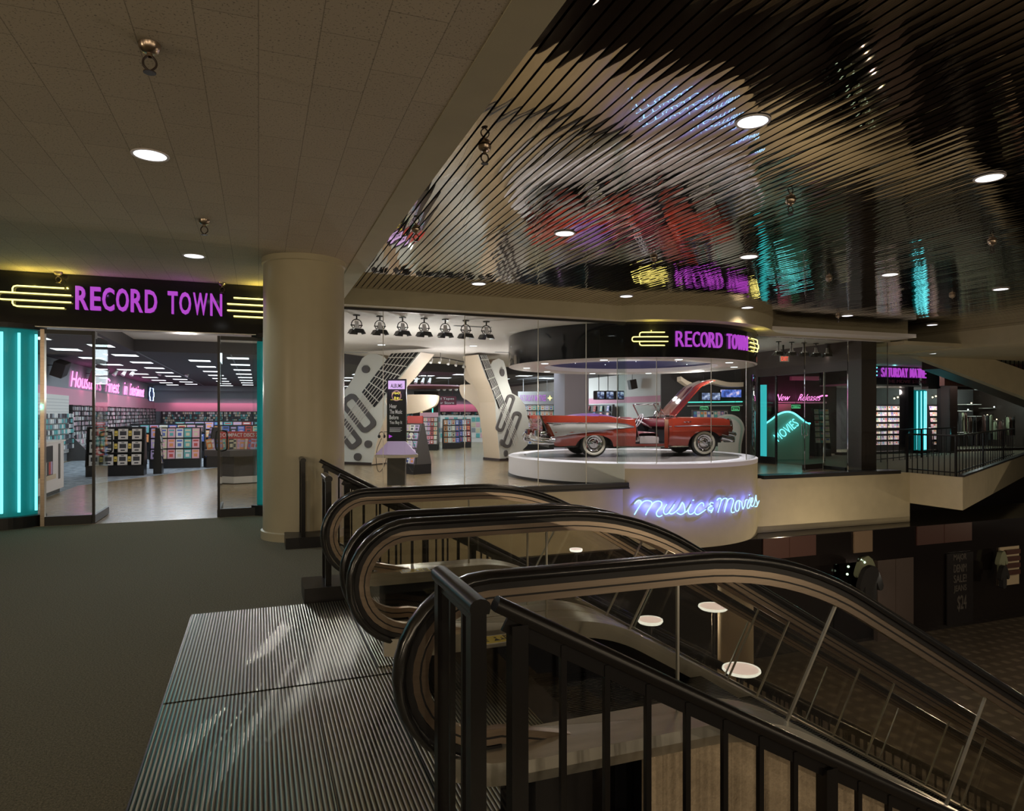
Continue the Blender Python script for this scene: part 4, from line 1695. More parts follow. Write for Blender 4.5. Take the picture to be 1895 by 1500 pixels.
# folded top boot
mb = MB(); mb.grid(lambda a, b: (-.42 + .98 * a, (-1 + 2 * b) * .80, 1.005 + .085 * math.sin(a * PI) ** .6 * (1 - abs(-1 + 2 * b) ** 6) + .01 * math.sin(b * 30)), 14, 30)
mb.build('top_boot', 'purple_cover', car, smooth=60)
# dash and wheel
mb = MB(); cushion(mb, 1.86, 2.05, -.84, .84, .74, .97)
mb.build('dashboard', 'red_vinyl', car, smooth=60)
M = Matrix.Translation((1.60, .38, .90)) @ Matrix.Rotation(math.radians(-62), 4, 'Y')
mb = MB()
mb.tube([M @ Vector((.205 * math.cos(a), .205 * math.sin(a), 0)) for a in [2 * PI * i / 28 for i in range(28)]], .013, 8, closed=True)
mb.tube([M @ Vector((-.2, 0, 0)), M @ Vector((.2, 0, 0))], .010, 6)
mb.tube([M @ Vector((0, 0, 0)), M @ Vector((0, 0, -.42))], .022, 8)
mb.sphere(M @ Vector((0, 0, 0)), .035, 6)
mb.build('steering_wheel', 'white_lam', car, smooth=60)
# windscreen: chrome frame, wrapped glass, two visors
def ws(t, h):
    y = .80 * math.sin(t * PI / 2 * .97) if abs(t) < 1 else .8 * t
    y = .82 * math.copysign(min(1, abs(t) * 1.12), t)
    x = 2.08 - .30 * abs(t) ** 3 - .20 * h
    return (x, y * (1 - .05 * h), .975 + .37 * h)


mb = MB(); mb.grid(lambda a, b: ws(-1 + 2 * a, b), 24, 4)
g = mb.build('windscreen', 'clear_glass', car, smooth=60, solid=.005)
mb = MB()
mb.tube([ws(-1 + 2 * i / 24, 1) for i in range(25)], .014, 8)
mb.tube([ws(-1 + 2 * i / 24, 0) for i in range(25)], .012, 8)
for t in (-1, 1): mb.tube([ws(t, 0), ws(t, 1)], .018, 8)
mb.tube([(1.55, -.83, .96), (1.62, -.83, 1.14), (1.80, -.83, 1.20)], .012, 6)
mb.tube([(1.72, -.84, .96), (1.74, -.84, 1.30)], .012, 6)
mb.build('windscreen_frame', 'chrome', car, smooth=50)
for t in (-.45, .45):
    mb = MB()
    Mv = Matrix.Translation((1.74, t * .82, 1.335)) @ Matrix.Rotation(math.radians(-14), 4, 'Y')
    mb.box(-.085, .085, -.20, .20, -.008, .008, Mv)
    mb.build('sun_visor', 'grey_vinyl', car, bevel=.006)
# open passenger door, swung forward on its front hinge
hinge = Vector((D1, -.945, 0))
Md = Matrix.Translation(hinge) @ Matrix.Rotation(math.radians(62), 4, 'Z')
mb = MB()
mb.grid(lambda a, b: Md @ Vector((-(D1 - D0) * a, .0 - .02 * math.sin(b * PI), .27 + .69 * b)), 8, 10)
mb.grid(lambda a, b: Md @ Vector((-(D1 - D0) * a, .09, .27 + .69 * b)), 8, 10)
d = None
mb.add([Md @ Vector(p) for p in ((0, 0, .27), (0, .09, .27), (0, .09, .96), (0, 0, .96), (-.97, 0, .27), (-.97, .09, .27), (-.97, .09, .96), (-.97, 0, .96))],
       [(0, 1, 2, 3), (4, 7, 6, 5), (3, 2, 6, 7), (0, 4, 5, 1)])
d = recalc(mb.build('door', 'red_paint', car, smooth=35))
mb = MB(); mb.add([Md @ Vector(p) for p in ((-.08, .095, .33), (-.90, .095, .33), (-.90, .095, .88), (-.08, .095, .88))], [(0, 1, 2, 3)])
mb.build('door_lining', 'red_vinyl', d, solid=.01)
mb = MB(); mb.add([Md @ Vector(p) for p in ((-.04, .04, .96), (-.30, .04, .96), (-.24, .04, 1.20), (-.10, .04, 1.20))], [(0, 1, 2, 3)])
mb.build('vent_glass', 'clear_glass', d, solid=.006)
# engine bay block
mb = MB()
mb.box(2.45, 3.35, -.40, .40, .60, .90); mb.box(2.12, 2.16, -.62, .62, .5, .97)
mb.lathe([(.001, 0), (.17, 0), (.19, .04), (.17, .09), (.001, .09)], Matrix.Translation((2.85, 0, .90)), 20)
mb.build('engine', 'black', car, smooth=40)
# hood, hinged at the cowl, raised
Mh = Matrix.Translation((2.20, 0, 1.00)) @ Matrix.Rotation(math.radians(-47), 4, 'Y')
def hood(a, b):
    s = -1 + 2 * b
    x = 0.02 + 1.02 * a * 1.42
    w = .66 - .05 * a
    z = .045 * (1 - s * s) - .20 * max(0, a - .70) ** 1.4 / .3 ** 1.4 * .9 + .02 * math.exp(-((abs(s) - .55) / .12) ** 2)
    return Mh @ Vector((x * (1 - .0), s * w, z))
mb = MB(); mb.grid(hood, 24, 20)
h = mb.build('hood', 'red_paint', car, smooth=50, solid=.012)
mb = MB()
for s in (-1, 1):
    mb.tube([hood(.30, .5 + s * .27), hood(.6, .5 + s * .28), hood(.74, .5 + s * .28)], [.014, .024, .010], 8)
    mb.bar(Mh @ Vector((.1, s * .3, -.02)), (2.2, s * .3, .96), .02, .02)
mb.build('hood_spear', 'chrome', h, smooth=50)
# front: grille, bumper, headlamps, hooded fender tips
mb = MB()
mb.box(3.60, 3.66, -.66, .66, .52, .76)
for z in (.56, .61, .66, .71): mb.box(3.66, 3.675, -.64, .64, z - .008, z + .008)
mb.build('grille', 'chrome', car)
mb = MB()
mb.tube(smooth_pts([(3.50, -.97, .58), (3.70, -.92, .56), (3.82, -.6, .57), (3.84, 0, .58), (3.82, .6, .57), (3.70, .92, .56), (3.50, .97, .58)], 6), .055, 10)
mb.tube(smooth_pts([(3.30, -.98, .50), (3.60, -.93, .44), (3.76, -.6, .43), (3.78, 0, .44), (3.76, .6, .43), (3.60, .93, .44), (3.30, .98, .50)], 6), .085, 10)
for s in (-1, 1):
    mb.tube([(3.74, s * .55, .52), (3.92, s * .55, .58)], [.07, .02], 12)
    mb.box(3.44, 3.70, s * .90 - .05, s * .90 + .05, .36, .50)
mb.build('front_bumper', 'chrome', car, smooth=50)
for s in (-1, 1):
    mb = MB()
    Ml = Matrix.Translation((3.66, s * .76, .84)) @ Matrix.Rotation(PI / 2, 4, 'Y')
    mb.lathe([(.125, -.05), (.13, .0), (.105, .02), (.10, 0.0), (.001, .02)], Ml, 24)
    mb.build('headlamp', 'chrome', car, smooth=40)
# rear bumper: heavy wrapped ends
mb = MB()
mb.tube(smooth_pts([(-1.02, -.96, .44), (-1.30, -.92, .46), (-1.46, -.62, .50), (-1.48, 0, .50), (-1.46, .62, .50), (-1.30, .92, .46), (-1.02, .96, .44)], 6), [.05 + .0 * i for i in range(37)], 10)
for s in (-1, 1):
    mb.tube(smooth_pts([(-1.05, s * .95, .36), (-1.32, s * .90, .40), (-1.50, s * .60, .46), (-1.50, s * .40, .60)], 6), [.03 + .055 * math.sin(PI * i / 18) for i in range(19)], 10)
    mb.tube([(-1.40, s * .66, .46), (-1.42, s * .66, .68)], [.09, .06], 12)
mb.build('rear_bumper', 'chrome', car, smooth=50)
# wheels
def wheel(x, y, sg):
    o = bpy.data.objects.new('wheel', None); C.objects.link(o); o.parent = car
    o.location = (x, y, .345); o.rotation_euler = (PI / 2 * sg, 0, 0)
    return o


def wheel_parts(x, y, sg):
    mb = MB()
    pr = [(.215, -.09), (.29, -.10), (.335, -.075), (.345, -.03), (.345, .03), (.335, .075), (.29, .10), (.215, .09), (.215, -.09)]
    M0 = Matrix.Translation((x, y, .345)) @ Matrix.Rotation(PI / 2 * sg, 4, 'X')
    mb.lathe(pr, M0, 40)
    t = mb.build('wheel', 'tire', car, smooth=40)
    mb = MB(); mb.lathe([(.212, .086), (.25, .099), (.288, .101), (.292, .098)], M0, 40)
    mb.build('whitewall', 'whitewall', t, smooth=50)
    mb = MB(); mb.lathe([(.214, .06), (.21, .095), (.19, .088), (.165, .07), (.15, .085), (.12, .075), (.09, .10), (.055, .115), (.02, .12), (.001, .12)], M0, 32)
    for k in range(3):
        a = 2 * PI * k / 3 + .4
        p, q = M0 @ Vector((0, 0, .13)), M0 @ Vector((.075 * math.cos(a), .075 * math.sin(a), .12))
        mb.tube([p, q], [.018, .010], 6)
    mb.build('hubcap', 'chrome', t, smooth=30)


for x in (0, WB):
    wheel_parts(x, -.76, 1)
    wheel_parts(x, .76, -1)
# ================================================================== THE RECORD STORE
SLC = ['sleeve_red', 'sleeve_blue', 'sleeve_lilac', 'sleeve_orange', 'sleeve_teal', 'sleeve_white', 'sleeve_pink', 'sleeve_black', 'sleeve_cream']
CN = {'sleeve_red': 'red', 'sleeve_blue': 'blue', 'sleeve_lilac': 'lilac', 'sleeve_orange': 'orange', 'sleeve_teal': 'teal', 'sleeve_white': 'white',
      'sleeve_pink': 'pink', 'sleeve_black': 'black', 'sleeve_cream': 'cream'}
ITEM = {}


def item_mesh(kind, w, h, c1, c2):
    k = (kind, round(w, 3), round(h, 3), c1, c2)
    if k not in ITEM:
        mb = MB()
        mb.box(-w / 2, w / 2, -0.008, 0.008, 0, h)
        mb.mi = 1
        if kind == 'music_sleeve':
            mb.box(-w * .36, w * .36, -0.0095, -0.0075, h * .70, h * .88)
            mb.box(-w * .25, w * .25, -0.0095, -0.0075, h * .18, h * .52)
        elif kind == 'boxed_player':
            mb.box(-w * .34, w * .34, -0.0095, -0.0075, h * .38, h * .78)
            mb.box(-w * .22, w * .22, -0.011, -0.0090, h * .12, h * .24)
            mb.box(-w * .15, w * .15, -0.0095, -0.0075, h * .86, h * .93)
        elif kind == 'price_card':
            mb.box(-w * .3, w * .3, -0.0095, -0.0075, h * .3, h * .45)
        else:
            mb.box(-w * .36, w * .36, -0.0095, -0.0075, h * .55, h * .9)
        ITEM[k] = mb.mesh(kind, [c1, c2])
    return ITEM[k]


def item(kind, w, h, c1, c2, M, label, cat, group):
    o = bpy.data.objects.new(kind, item_mesh(kind, w, h, c1, c2))
    C.objects.link(o)
    o.matrix_world = M
    return tag(o, label, cat, group)


RN = {1: ['only'], 2: ['upper', 'lower'], 3: ['top', 'middle', 'bottom'], 4: ['top', 'second', 'third', 'bottom'], 5: ['top', 'second', 'third', 'fourth', 'bottom'],
      6: ['top', 'second', 'third', 'fourth', 'fifth', 'bottom'], 7: ['top', 'second', 'third', 'fourth', 'fifth', 'sixth', 'bottom']}


def rack(x, y, rz, w, h, rows, cols, where, label, cols_col=None, kind='music_sleeve', d=0.5, iw=None, ih=None, z0=0.28, tilt=0.16, header=None,
         fm='grey_fixture', group=None, seed=1, cat='record sleeve', noun='sleeve', base_h=0.26, slope=0.0, tags=False, items=True):
    """free-standing rack: base, back panel, side panels, shelves; front faces local -y"""
    o = empty('display_rack', (x, y, 0), label, 'display rack', None, rz)
    mb = MB(); mb.box(-w / 2, w / 2, -d / 2, d / 2, 0.0, base_h)
    mb.build('base', 'black' if fm == 'grey_fixture' else fm, o)
    mb = MB(); mb.box(-w / 2, w / 2, -.01 + slope * .0, .02, base_h, h)
    mb.build('back_panel', fm, o)
    for s in (-1, 1):
        mb = MB()
        mb.prism([(-d / 2, base_h), (d / 2, base_h), (.05, h), (-.05 - slope, h)], lambda a, b, t: (t, a, b), s * w / 2 - .012, s * w / 2 + .012)
        recalc(mb.build('side_panel', fm, o))
    ph = (h - z0) / rows
    ih = ih or ph * .82
    iw = iw or (w - .04) / cols * .90
    R = random.Random(seed)
    Mr = Matrix.Translation((x, y, 0)) @ Matrix.Rotation(rz, 4, 'Z')
    for r in range(rows):
        zz = z0 + (rows - 1 - r) * ph
        yy = -0.085 - (d / 2 - .10) * (r + .5) / rows
        mb = MB(); mb.box(-w / 2 + .012, w / 2 - .012, yy - .03, 0, zz - .015, zz)
        mb.build('shelf', fm, o)
        if not items: continue
        for c in range(cols):
            cx = -w / 2 + .02 + (w - .04) * (c + .5) / cols
            cc = cols_col[c % len(cols_col)] if cols_col else R.choice(SLC)
            c2 = R.choice([q for q in SLC if q != cc]) if kind != 'boxed_player' else 'sleeve_black'
            M = Mr @ Matrix.Translation((cx, yy, zz + .004)) @ Matrix.Rotation(-tilt, 4, 'X')
            pos = ORD[c] + ' from the left' if cols > 2 else ('left' if c == 0 else 'right')
            item(kind, iw, ih, cc, c2, M, '%s %s, %s row, %s, %s' % (CN[cc], noun, RN[rows][r], pos, where), cat, group or ('items on the ' + where))
            if tags and c < cols - 1:
                M = Mr @ Matrix.Translation((cx + (w - .04) / cols / 2, yy, zz + ih * .35)) @ Matrix.Rotation(-tilt, 4, 'X')
                o2 = item('price_card', .07, .13, 'yellow_s', 'sleeve_black', M, 'yellow price card, %s row, right of the %s item, %s' % (RN[rows][r], ORD[c], where), 'price card', 'yellow price cards')
    if header:
        txt, cm, tm = header
        mb = MB(); mb.box(-w / 2, w / 2, -.02, .02, h, h + .20)
        hd = mb.build('header_board', cm, o)
        if not txt: return o
        mb = MB(); put_text(mb, txt, lambda a, b, t: (-w * .45 + w * .9 * a, -.024 + .004 * t, h + .05 + .10 * b))
        mb.build('lettering', tm, hd)
    return o


mat('yellow_s', (0.80, 0.62, 0.12), 0.5)
CN['yellow_s'] = 'yellow'
G1 = ['sleeve_lilac', 'sleeve_cream', 'sleeve_pink', 'sleeve_white', 'sleeve_teal', 'sleeve_pink']
rack(-3.42, 19.9, 0, 1.30, 1.26, 3, 4, 'front black rack', 'black rack of white boxed players, nearest in the left store room', ['sleeve_white'], 'boxed_player', iw=.22, ih=.27, tags=True,
     fm='black', cat='boxed player', noun='boxed player', tilt=.1)
rack(-2.28, 22.15, 0, 1.34, 1.20, 3, 6, 'lilac and pink rack', 'black rack of pastel sleeves right of the white boxed players', G1, fm='black', ih=.27, tilt=.15)
rack(-1.25, 22.05, -PI / 2 + .3, .36, 1.20, 4, 1, 'end of the pastel rack', 'narrow black end rack beside the pastel sleeves', ['sleeve_black'], fm='black', ih=.22)
rack(-2.5, 20.2, PI / 2, .40, 1.22, 5, 2, 'end of the front black rack', 'narrow end display of clear packets beside the white boxed players', ['sleeve_white', 'sleeve_black'], fm='black', iw=.12, ih=.19, d=.20)
rack(-0.55, 24.6, 0, 1.7, 1.22, 3, 7, 'rack behind the dark counter', 'long black rack standing behind the dark counter', None, fm='black', ih=.27, seed=4)
rack(-3.0, 26.8, 0, 2.4, 1.25, 2, 8, 'rack behind the pastel one', 'wide rack behind the pastel sleeves in the left store room', None, fm='black', seed=9, z0=.6)
rack(1.1, 28.6, 0, 2.6, 1.35, 3, 8, 'deep rack by the column', 'wide rack deep in the store, seen beside the cream column', None, fm='black', seed=12)
rack(-1.6, 31.6, 0, 3.4, 1.30, 2, 9, 'deep rack in the centre', 'widest rack, deep in the centre of the left store room', None, fm='black', seed=13, z0=.6)

# left wall shelving: dense racks of cassettes nobody could count one by one
o = empty('cassette_rack', (-6.03, 34.2, 0), 'long grey wall rack packed with cassettes along the pink wall', 'wall rack')
RK = o
mb = MB(); mb.box(-.02, .04, -7.6, 12.2, .80, 1.90)
for k in range(7): mb.box(.04, .16, -7.6, 12.2, .82 + k * .175, .835 + k * .175)
for k in range(17): mb.box(.04, .15, -7.6 + k * 1.23, -7.57 + k * 1.23, .80, 1.90)
mb.build('frame', 'black', o)
mb = MB(); mb.prism([(0, 0), (.75, 0), (.75, .12), (.16, .80), (0, .80)], lambda a, b, t: (a, t, b), -7.6, 12.2)
recalc(mb.build('sloping_base', 'grey_fixture', o))
R = random.Random(5)


def fill(name, parts_, mats_, label, cat, parent=None):
    mb = MB()
    for f_ in parts_: f_(mb)
    o = mb.build(name, mats_, parent)
    if parent is None: tag(o, label, cat, kind='stuff')
    else: o['kind'] = 'stuff'
    return o


def cass(mb):
    for k in range(6):
        y = -7.5
        while y < 12.1:
            w_ = R.uniform(.05, .11)
            mb.mi = R.randrange(5)
            mb.box(.05, .13, 34.2 - 34.2 + y, y + w_ * .86, .84 + k * .175, .84 + k * .175 + R.uniform(.11, .145))
            y += w_
    for k in range(4):
        y = -7.5
        while y < 12.1:
            w_ = R.uniform(.07, .15)
            mb.mi = R.randrange(5)
            x_ = .20 + k * .14
            mb.box(x_, x_ + .03, y, y + w_ * .8, .74 - k * .165, .88 - k * .165)
            y += w_


mb = MB(); cass(mb)
o = mb.build('cassettes', ['store_grey', 'sleeve_white', 'sleeve_pink', 'grey_fixture', 'sleeve_black'], RK); o['kind'] = 'stuff'
# white slatwall with hanging packets, far left
o = empty('slatwall', (-5.98, 24.6, 0), 'white slatwall panel with hanging packets at far left', 'slatwall')
SW = o
mb = MB(); mb.box(-.03, 0.0, -1.6, 1.95, .3, 2.20); mb.build('panel', 'store_white', o)
mb = MB()
for k in range(18): mb.box(0.0, .004, -1.6, 1.95, .35 + k * .10, .36 + k * .10)
mb.build('slot', 'store_grey', o)['kind'] = 'stuff'
R = random.Random(8)
mb = MB()
for i in range(16):
    for k in range(7):
        mb.mi = R.randrange(4)
        y = -1.5 + i * .215; z = .45 + k * .17
        mb.box(.03 + R.random() * .1, .16, y, y + .15, z, z + .13)
o = mb.build('hanging_packets', ['sleeve_white', 'store_grey', 'sleeve_black', 'sleeve_teal'], SW); o['kind'] = 'stuff'
# back wall racks
o = empty('cassette_rack', (5.0, 46.5, 0), 'pale rack of spines along the far back wall under the pink band', 'wall rack')
RK = o
mb = MB(); mb.box(-10.6, 12, 0.0, .1, .5, 1.74)
for k in range(7): mb.box(-10.6, 12, -.14, 0, .8 + k * .15, .812 + k * .15)
for k in range(14): mb.box(-10.6 + k * 1.74, -10.52 + k * 1.74, -.15, 0, .5, 1.74)
mb.build('frame', 'black', o)
mb = MB()
R = random.Random(6)
for k in range(6):
    x = -10.5
    while x < 11.9:
        w_ = R.uniform(.07, .16)
        mb.mi = R.randrange(5)
        mb.box(x, x + w_ * .8, -.12, -.03, .82 + k * .15, .82 + k * .15 + .125)
        x += w_
o = mb.build('cassettes', ['sleeve_white', 'sleeve_teal', 'sleeve_cream', 'grey_fixture', 'sleeve_black'], RK); o['kind'] = 'stuff'

# white counter at left with magazine pocket
o = empty('white_counter', (-4.02, 14.7, 0), 'white counter with a magazine pocket just inside the entrance at left', 'counter')
mb = MB(); mb.box(-.28, .28, -1.5, 1.5, .10, 1.04); mb.build('body', 'white_lam', o)
mb = MB(); mb.box(-.30, .31, -1.52, 1.52, 1.04, 1.07); mb.build('top', 'white', o)
mb = MB(); mb.box(-.24, .22, -1.46, 1.46, .0, .10); mb.build('plinth', 'black', o)
mb = MB(); mb.box(.281, .286, -.2, .70, .40, .98); mb.build('pocket', 'black', o)
mb = MB(); mb.box(.281, .288, 1.10, 1.22, .30, 1.0); mb.build('stripe', 'grey_fixture', o)
mb = MB(); mb.box(.281, .289, -.4, .9, .33, .42); mb.build('stripe', 'guitar_side', o)
R = random.Random(2)
for k in range(6):
    cc = SLC[(k * 2 + 1) % 9]
    mb = MB(); mb.box(-.008, .008, -.055, .055, 0, .24)
    m_ = mb.build('magazine', cc, loc=(-3.725, 14.62 + k * .125, .44))
    tag(m_, '%s magazine, %s from the near end of the white counter pocket' % (CN[cc], ORD[k]), 'magazine', 'magazines in the white counter')

# dark six-sided counter with upright disc cases and a red price sign
o = empty('hex_counter', (-0.40, 17.0, 0), 'dark six-sided counter just inside the entrance at right', 'counter', rz=-.25)
hexp = lambda r: [(r * math.cos(PI / 3 * k - PI / 2), r * math.sin(PI / 3 * k - PI / 2)) for k in range(6)]
mb = MB(); mb.prism(hexp(.50), lambda a, b, t: (a, b, t), 0.02, .17); mb.build('plinth', 'store_white', o)
mb = MB(); mb.prism(hexp(.48), lambda a, b, t: (a, b, t), .17, .64); mb.build('pedestal', 'grey_fixture', o)
mb = MB(); mb.prism(hexp(.78), lambda a, b, t: (a, b, t), .64, .78); mb.build('tray', 'grey_fixture', o)
mb = MB(); mb.box(-.50, .50, .20, .23, .78, 1.18)
sg = mb.build('sign_board', 'sleeve_red', o)
mb = MB(); put_text(mb, 'COMPACT DISCS 7.99', lambda a, b, t: (-.46 + .92 * a, .196 + .004 * t, 1.05 + .09 * b), offset=.01)
mb.build('lettering', 'white', sg)
R = random.Random(3)
for k in range(16):
    cc = SLC[R.randrange(9)]
    M = Matrix.Translation((-0.40, 17.0, .785)) @ Matrix.Rotation(-.25, 4, 'Z') @ Matrix.Translation((-.58 + k * .077, -.28 + .0 * k, 0)) @ Matrix.Rotation(-.22, 4, 'X') @ Matrix.Rotation((k - 8) * .03, 4, 'Y')
    item('music_sleeve', .07 if k % 3 else .13, .24, cc, R.choice(SLC), M, '%s disc case, %s from the left on the dark six-sided counter' % (CN[cc], ORD[k]), 'disc case', 'disc cases on the six-sided counter')

# ---------------------------------------------------------------- pink script, frames, loudspeakers on the left wall
o = empty('neon_script', (-6.03, 33.0, 2.8), 'pink neon script reading Houston\'s Finest in Entertainment on the grey wall', 'neon sign')
words = [("Houston's", 0.0, .30), ('Finest', .36, .54), ('in', .62, .67), ('Entertainment', .72, 1.0)]
Y0, Y1 = at_x(131, 700, -6.0).y, at_x(266, 725, -6.0).y
for wd, a0, a1 in words:
    mb = MB()
    put_text(mb, wd, lambda a, b, t: (0.04 - .02 * t, Y0 + (Y1 - Y0) * (a0 + (a1 - a0) * a) + .25 * b - 33.0, -.28 + .58 * b), offset=-.006)
    mb.build('word', 'neon_pink', o)
for k in range(5):
    light('POINT', 'neon_glow', (-5.8, Y0 + (Y1 - Y0) * (k + .5) / 5, 2.75), 7, (1.0, 0.2, 0.55), shadow_soft_size=0.0)
for Yc, lab in ((21.6, 'blue-white neon frame high on the left wall, nearer one'), (45.2, 'blue-white neon frame in the far corner of the store')):
    o = empty('wall_neon', (-6.0, Yc, 2.75), lab, 'neon sign')
    mb = MB(); mb.box(0, .03, -.9, .9, -.42, .42); mb.build('panel', 'sleeve_blue', o)
    for s in (-1, 1):
        mb = MB()
        pts = [(.05, s * .35, .36), (.05, s * .62, .36), (.05, s * .66, .30), (.05, s * .66, .15), (.05, s * .85, .13), (.05, s * .9, .08), (.05, s * .9, -.10), (.05, s * .85, -.14), (.05, s * .66, -.15), (.05, s * .66, -.32), (.05, s * .62, -.37), (.05, s * .35, -.37)]
        mb.tube(pts, .018, 6); mb.build('tube', 'neon_white', o, smooth=50)
for (yy, zz, lab) in ((24.3, 2.98, 'black loudspeaker tilted on the left wall, nearest'), (29.2, 3.0, 'black loudspeaker on the left wall, over the pink script')):
    o = empty('loudspeaker', (-5.7, yy, zz), lab, 'loudspeaker')
    M = Matrix.Rotation(.35, 4, 'Y') @ Matrix.Rotation(.25, 4, 'X')
    mb = MB(); mb.box(-.16, .16, -.26, .26, -.22, .22, M); mb.build('cabinet', 'dark_brown', o)
    mb = MB(); mb.box(.16, .17, -.24, .24, -.20, .20, M); mb.build('grille', 'black', o)
    mb = MB(); mb.tube([(-.33, 0, .1), (-.15, 0, .1)], .015, 6); mb.build('bracket', 'black', o)
# ---------------------------------------------------------------- fluorescent troffers of the dark ceiling
mbf = MB(); mbf.box(-.34, .34, -.34, .34, -.01, 0.0)
MF = mbf.mesh('frame', 'store_grey')
mbd = MB(); mbd.box(-.31, .31, -.31, .31, -.014, -.010)
MD = mbd.mesh('diffuser', 'troffer')
cnt = 0
CL = {-4.85: 'leftmost', -3.7: 'second from left', -1.8: 'third from left', -0.6: 'fourth from left'}
for ci, xx in enumerate((-4.85, -3.7, -1.8, -0.6, 1.2, 2.4, 4.2, 5.4, 7.2, 8.4, 10.2, 11.4, 13.2)):
    y = 13.8 + (1.5 if ci % 2 == 0 else 0)
    r = 0
    while y < 45.5:
        ymin = 13.5 if xx < -3.2 else (28.3 if xx > 3 else (25.0 if xx > .2 else 21.4))
        if y > ymin and not (xx > 8 and y > 33):
            o = bpy.data.objects.new('fluorescent_light', None); C.objects.link(o); o.location = (xx, y, 3.338)
            tag(o, 'fluorescent panel in the dark store ceiling, column %s of the grid, %s along it' % (ORD[ci], ORD[r]), 'ceiling light', 'fluorescent panels in the dark store ceiling')
            a = bpy.data.objects.new('frame', MF); C.objects.link(a); a.parent = o
            b = bpy.data.objects.new('diffuser', MD); C.objects.link(b); b.parent = o
            cnt += 1; r += 1
        y += 3.0
light('AREA', 'store_light', (-2.5, 30, 3.25), 520, COOL, (-2.5, 30, 0), shape='RECTANGLE', size=5, size_y=20)
light('AREA', 'store_light', (6.5, 29, 3.25), 600, COOL, (6.5, 29, 0), shape='RECTANGLE', size=11, size_y=9)
light('AREA', 'store_light', (6.5, 39, 3.25), 400, COOL, (6.5, 39, 0), shape='RECTANGLE', size=11, size_y=9)
light('AREA', 'cove_light', (-5.85, 33, 2.52), 60, (1.0, .45, .62), (-6.05, 33, 2.0), shape='RECTANGLE', size=.1, size_y=24)
light('AREA', 'cove_light', (6, 46.2, 2.30), 55, (1.0, .45, .62), (6, 46.6, 1.8), shape='RECTANGLE', size=22, size_y=.1)

# ---------------------------------------------------------------- stage lamps behind the glass
def stage_lamp(loc, label, s=1.0, power=22, grp=None, turn=0.0):
    o = empty('stage_lamp', loc, label, 'stage lamp', grp, turn)
    mb = MB(); mb.lathe([(.06 * s, 0), (.06 * s, -.012 * s), (.012 * s, -.014 * s), (.012 * s, -.07 * s)], n=14); mb.build('mount', 'black', o)
    mb = MB()
    mb.tube([(.085 * s * math.cos(a), 0, -.155 * s + .085 * s * math.sin(a)) for a in [2 * PI * i / 20 for i in range(20)]], .008 * s, 6, closed=True)
    mb.cyl((-.10 * s, 0, -.17 * s), (.10 * s, 0, -.17 * s), .009 * s, 6)
    mb.build('yoke', 'black', o, smooth=40)
    mb = MB(); mb.lathe([(.001, -.10 * s), (.03 * s, -.10 * s), (.034 * s, -.15 * s), (.05 * s, -.20 * s), (.085 * s, -.225 * s), (.088 * s, -.235 * s)], n=18)
    mb.build('reflector', 'chrome', o, smooth=40)
    mb = MB(); mb.lathe([(.001, -.228 * s), (.082 * s, -.229 * s)], n=18); mb.build('lens', 'bulb_white', o)
    for k in range(4):
        a = PI / 2 * k + .3
        M = Matrix.Translation((0, 0, -.235 * s)) @ Matrix.Rotation(a, 4, 'Z') @ Matrix.Translation((.088 * s, 0, 0)) @ Matrix.Rotation(-.55, 4, 'Y')
        mb = MB(); mb.box(-.003, .003, -.075 * s, .075 * s, -.085 * s, 0, M); mb.build('barn_door', 'black', o)
    if power:
        light('SPOT', 'stage_lamp_beam', (loc[0], loc[1], loc[2] - .24 * s), power, (1.0, .94, .88), (loc[0] + .3, loc[1] + 1.2, 0), spot_size=1.5, spot_blend=.6, shadow_soft_size=.05)
    return o


for k, u in enumerate((660, 703, 745, 785, 824, 862, 900)):
    p = at_y(u, 583, 13.95)
    stage_lamp((p.x, 13.95, 3.60), 'stage lamp with barn doors, %s from the column in the row of seven' % ORD[k], 1.22, 26, 'seven stage lamps behind the left glass')
for k, u in enumerate((1441, 1465, 1488, 1510, 1531, 1552)):
    p = at_y(u, 632, 14.95)
    stage_lamp((p.x, 14.95, 3.60), 'stage lamp with barn doors, %s from the drum in the row of six' % ORD[k], 1.22, 6, 'six stage lamps behind the right glass', .8)
# air slots and small downlights of the white ceiling
for (u, v), lab in (((655, 673), 'dark slot vent in the white store ceiling beside the column'), ((940, 682), 'dark slot vent in the white store ceiling by the drum'), ((875, 604), 'dark slot vent next to the last stage lamp')):
    p = at_h(u, min(v, 652), 3.60)
    mb = MB(); mb.box(-.45, .45, -.05, .05, -.008, 0)
    for k in range(2): mb.box(-.43, .43, -.03 + k * .04, -.02 + k * .04, -.012, -.008)
    o = mb.build('air_vent', 'store_grey', loc=(p.x, p.y, 3.603)); tag(o, lab, 'vent')
for (u, v), lab in (((706, 638), 'faint round downlight in the white store ceiling, by the left guitar'), ((876, 640), 'round downlight in the white store ceiling, by the right guitar')):
    p = at_h(u, v, 3.6); downlight((p.x, p.y, 3.602), lab, 30, col=PALE)
light('POINT', 'store_bounce_fill', (3.4, 16.0, 2.2), 110, (1.0, .95, .90), shadow_soft_size=0)  # unseen mid-air points added for bounce light on the white ceiling
light('POINT', 'store_bounce_fill', (5.6, 20.5, 2.2), 110, (1.0, .93, .92), shadow_soft_size=0)

for _p in ((-1.3, 14.2, 2.1), (-1.6, 17.2, 2.1), (1.6, 18.5, 2.2), (8.0, 20.6, 2.3), (12.2, 17.0, 2.3), (11.5, 20.5, 2.2)):  # further added fill points, without fixtures
    light('POINT', 'store_bounce_fill', _p, 42, (1.0, .93, .88), shadow_soft_size=0)
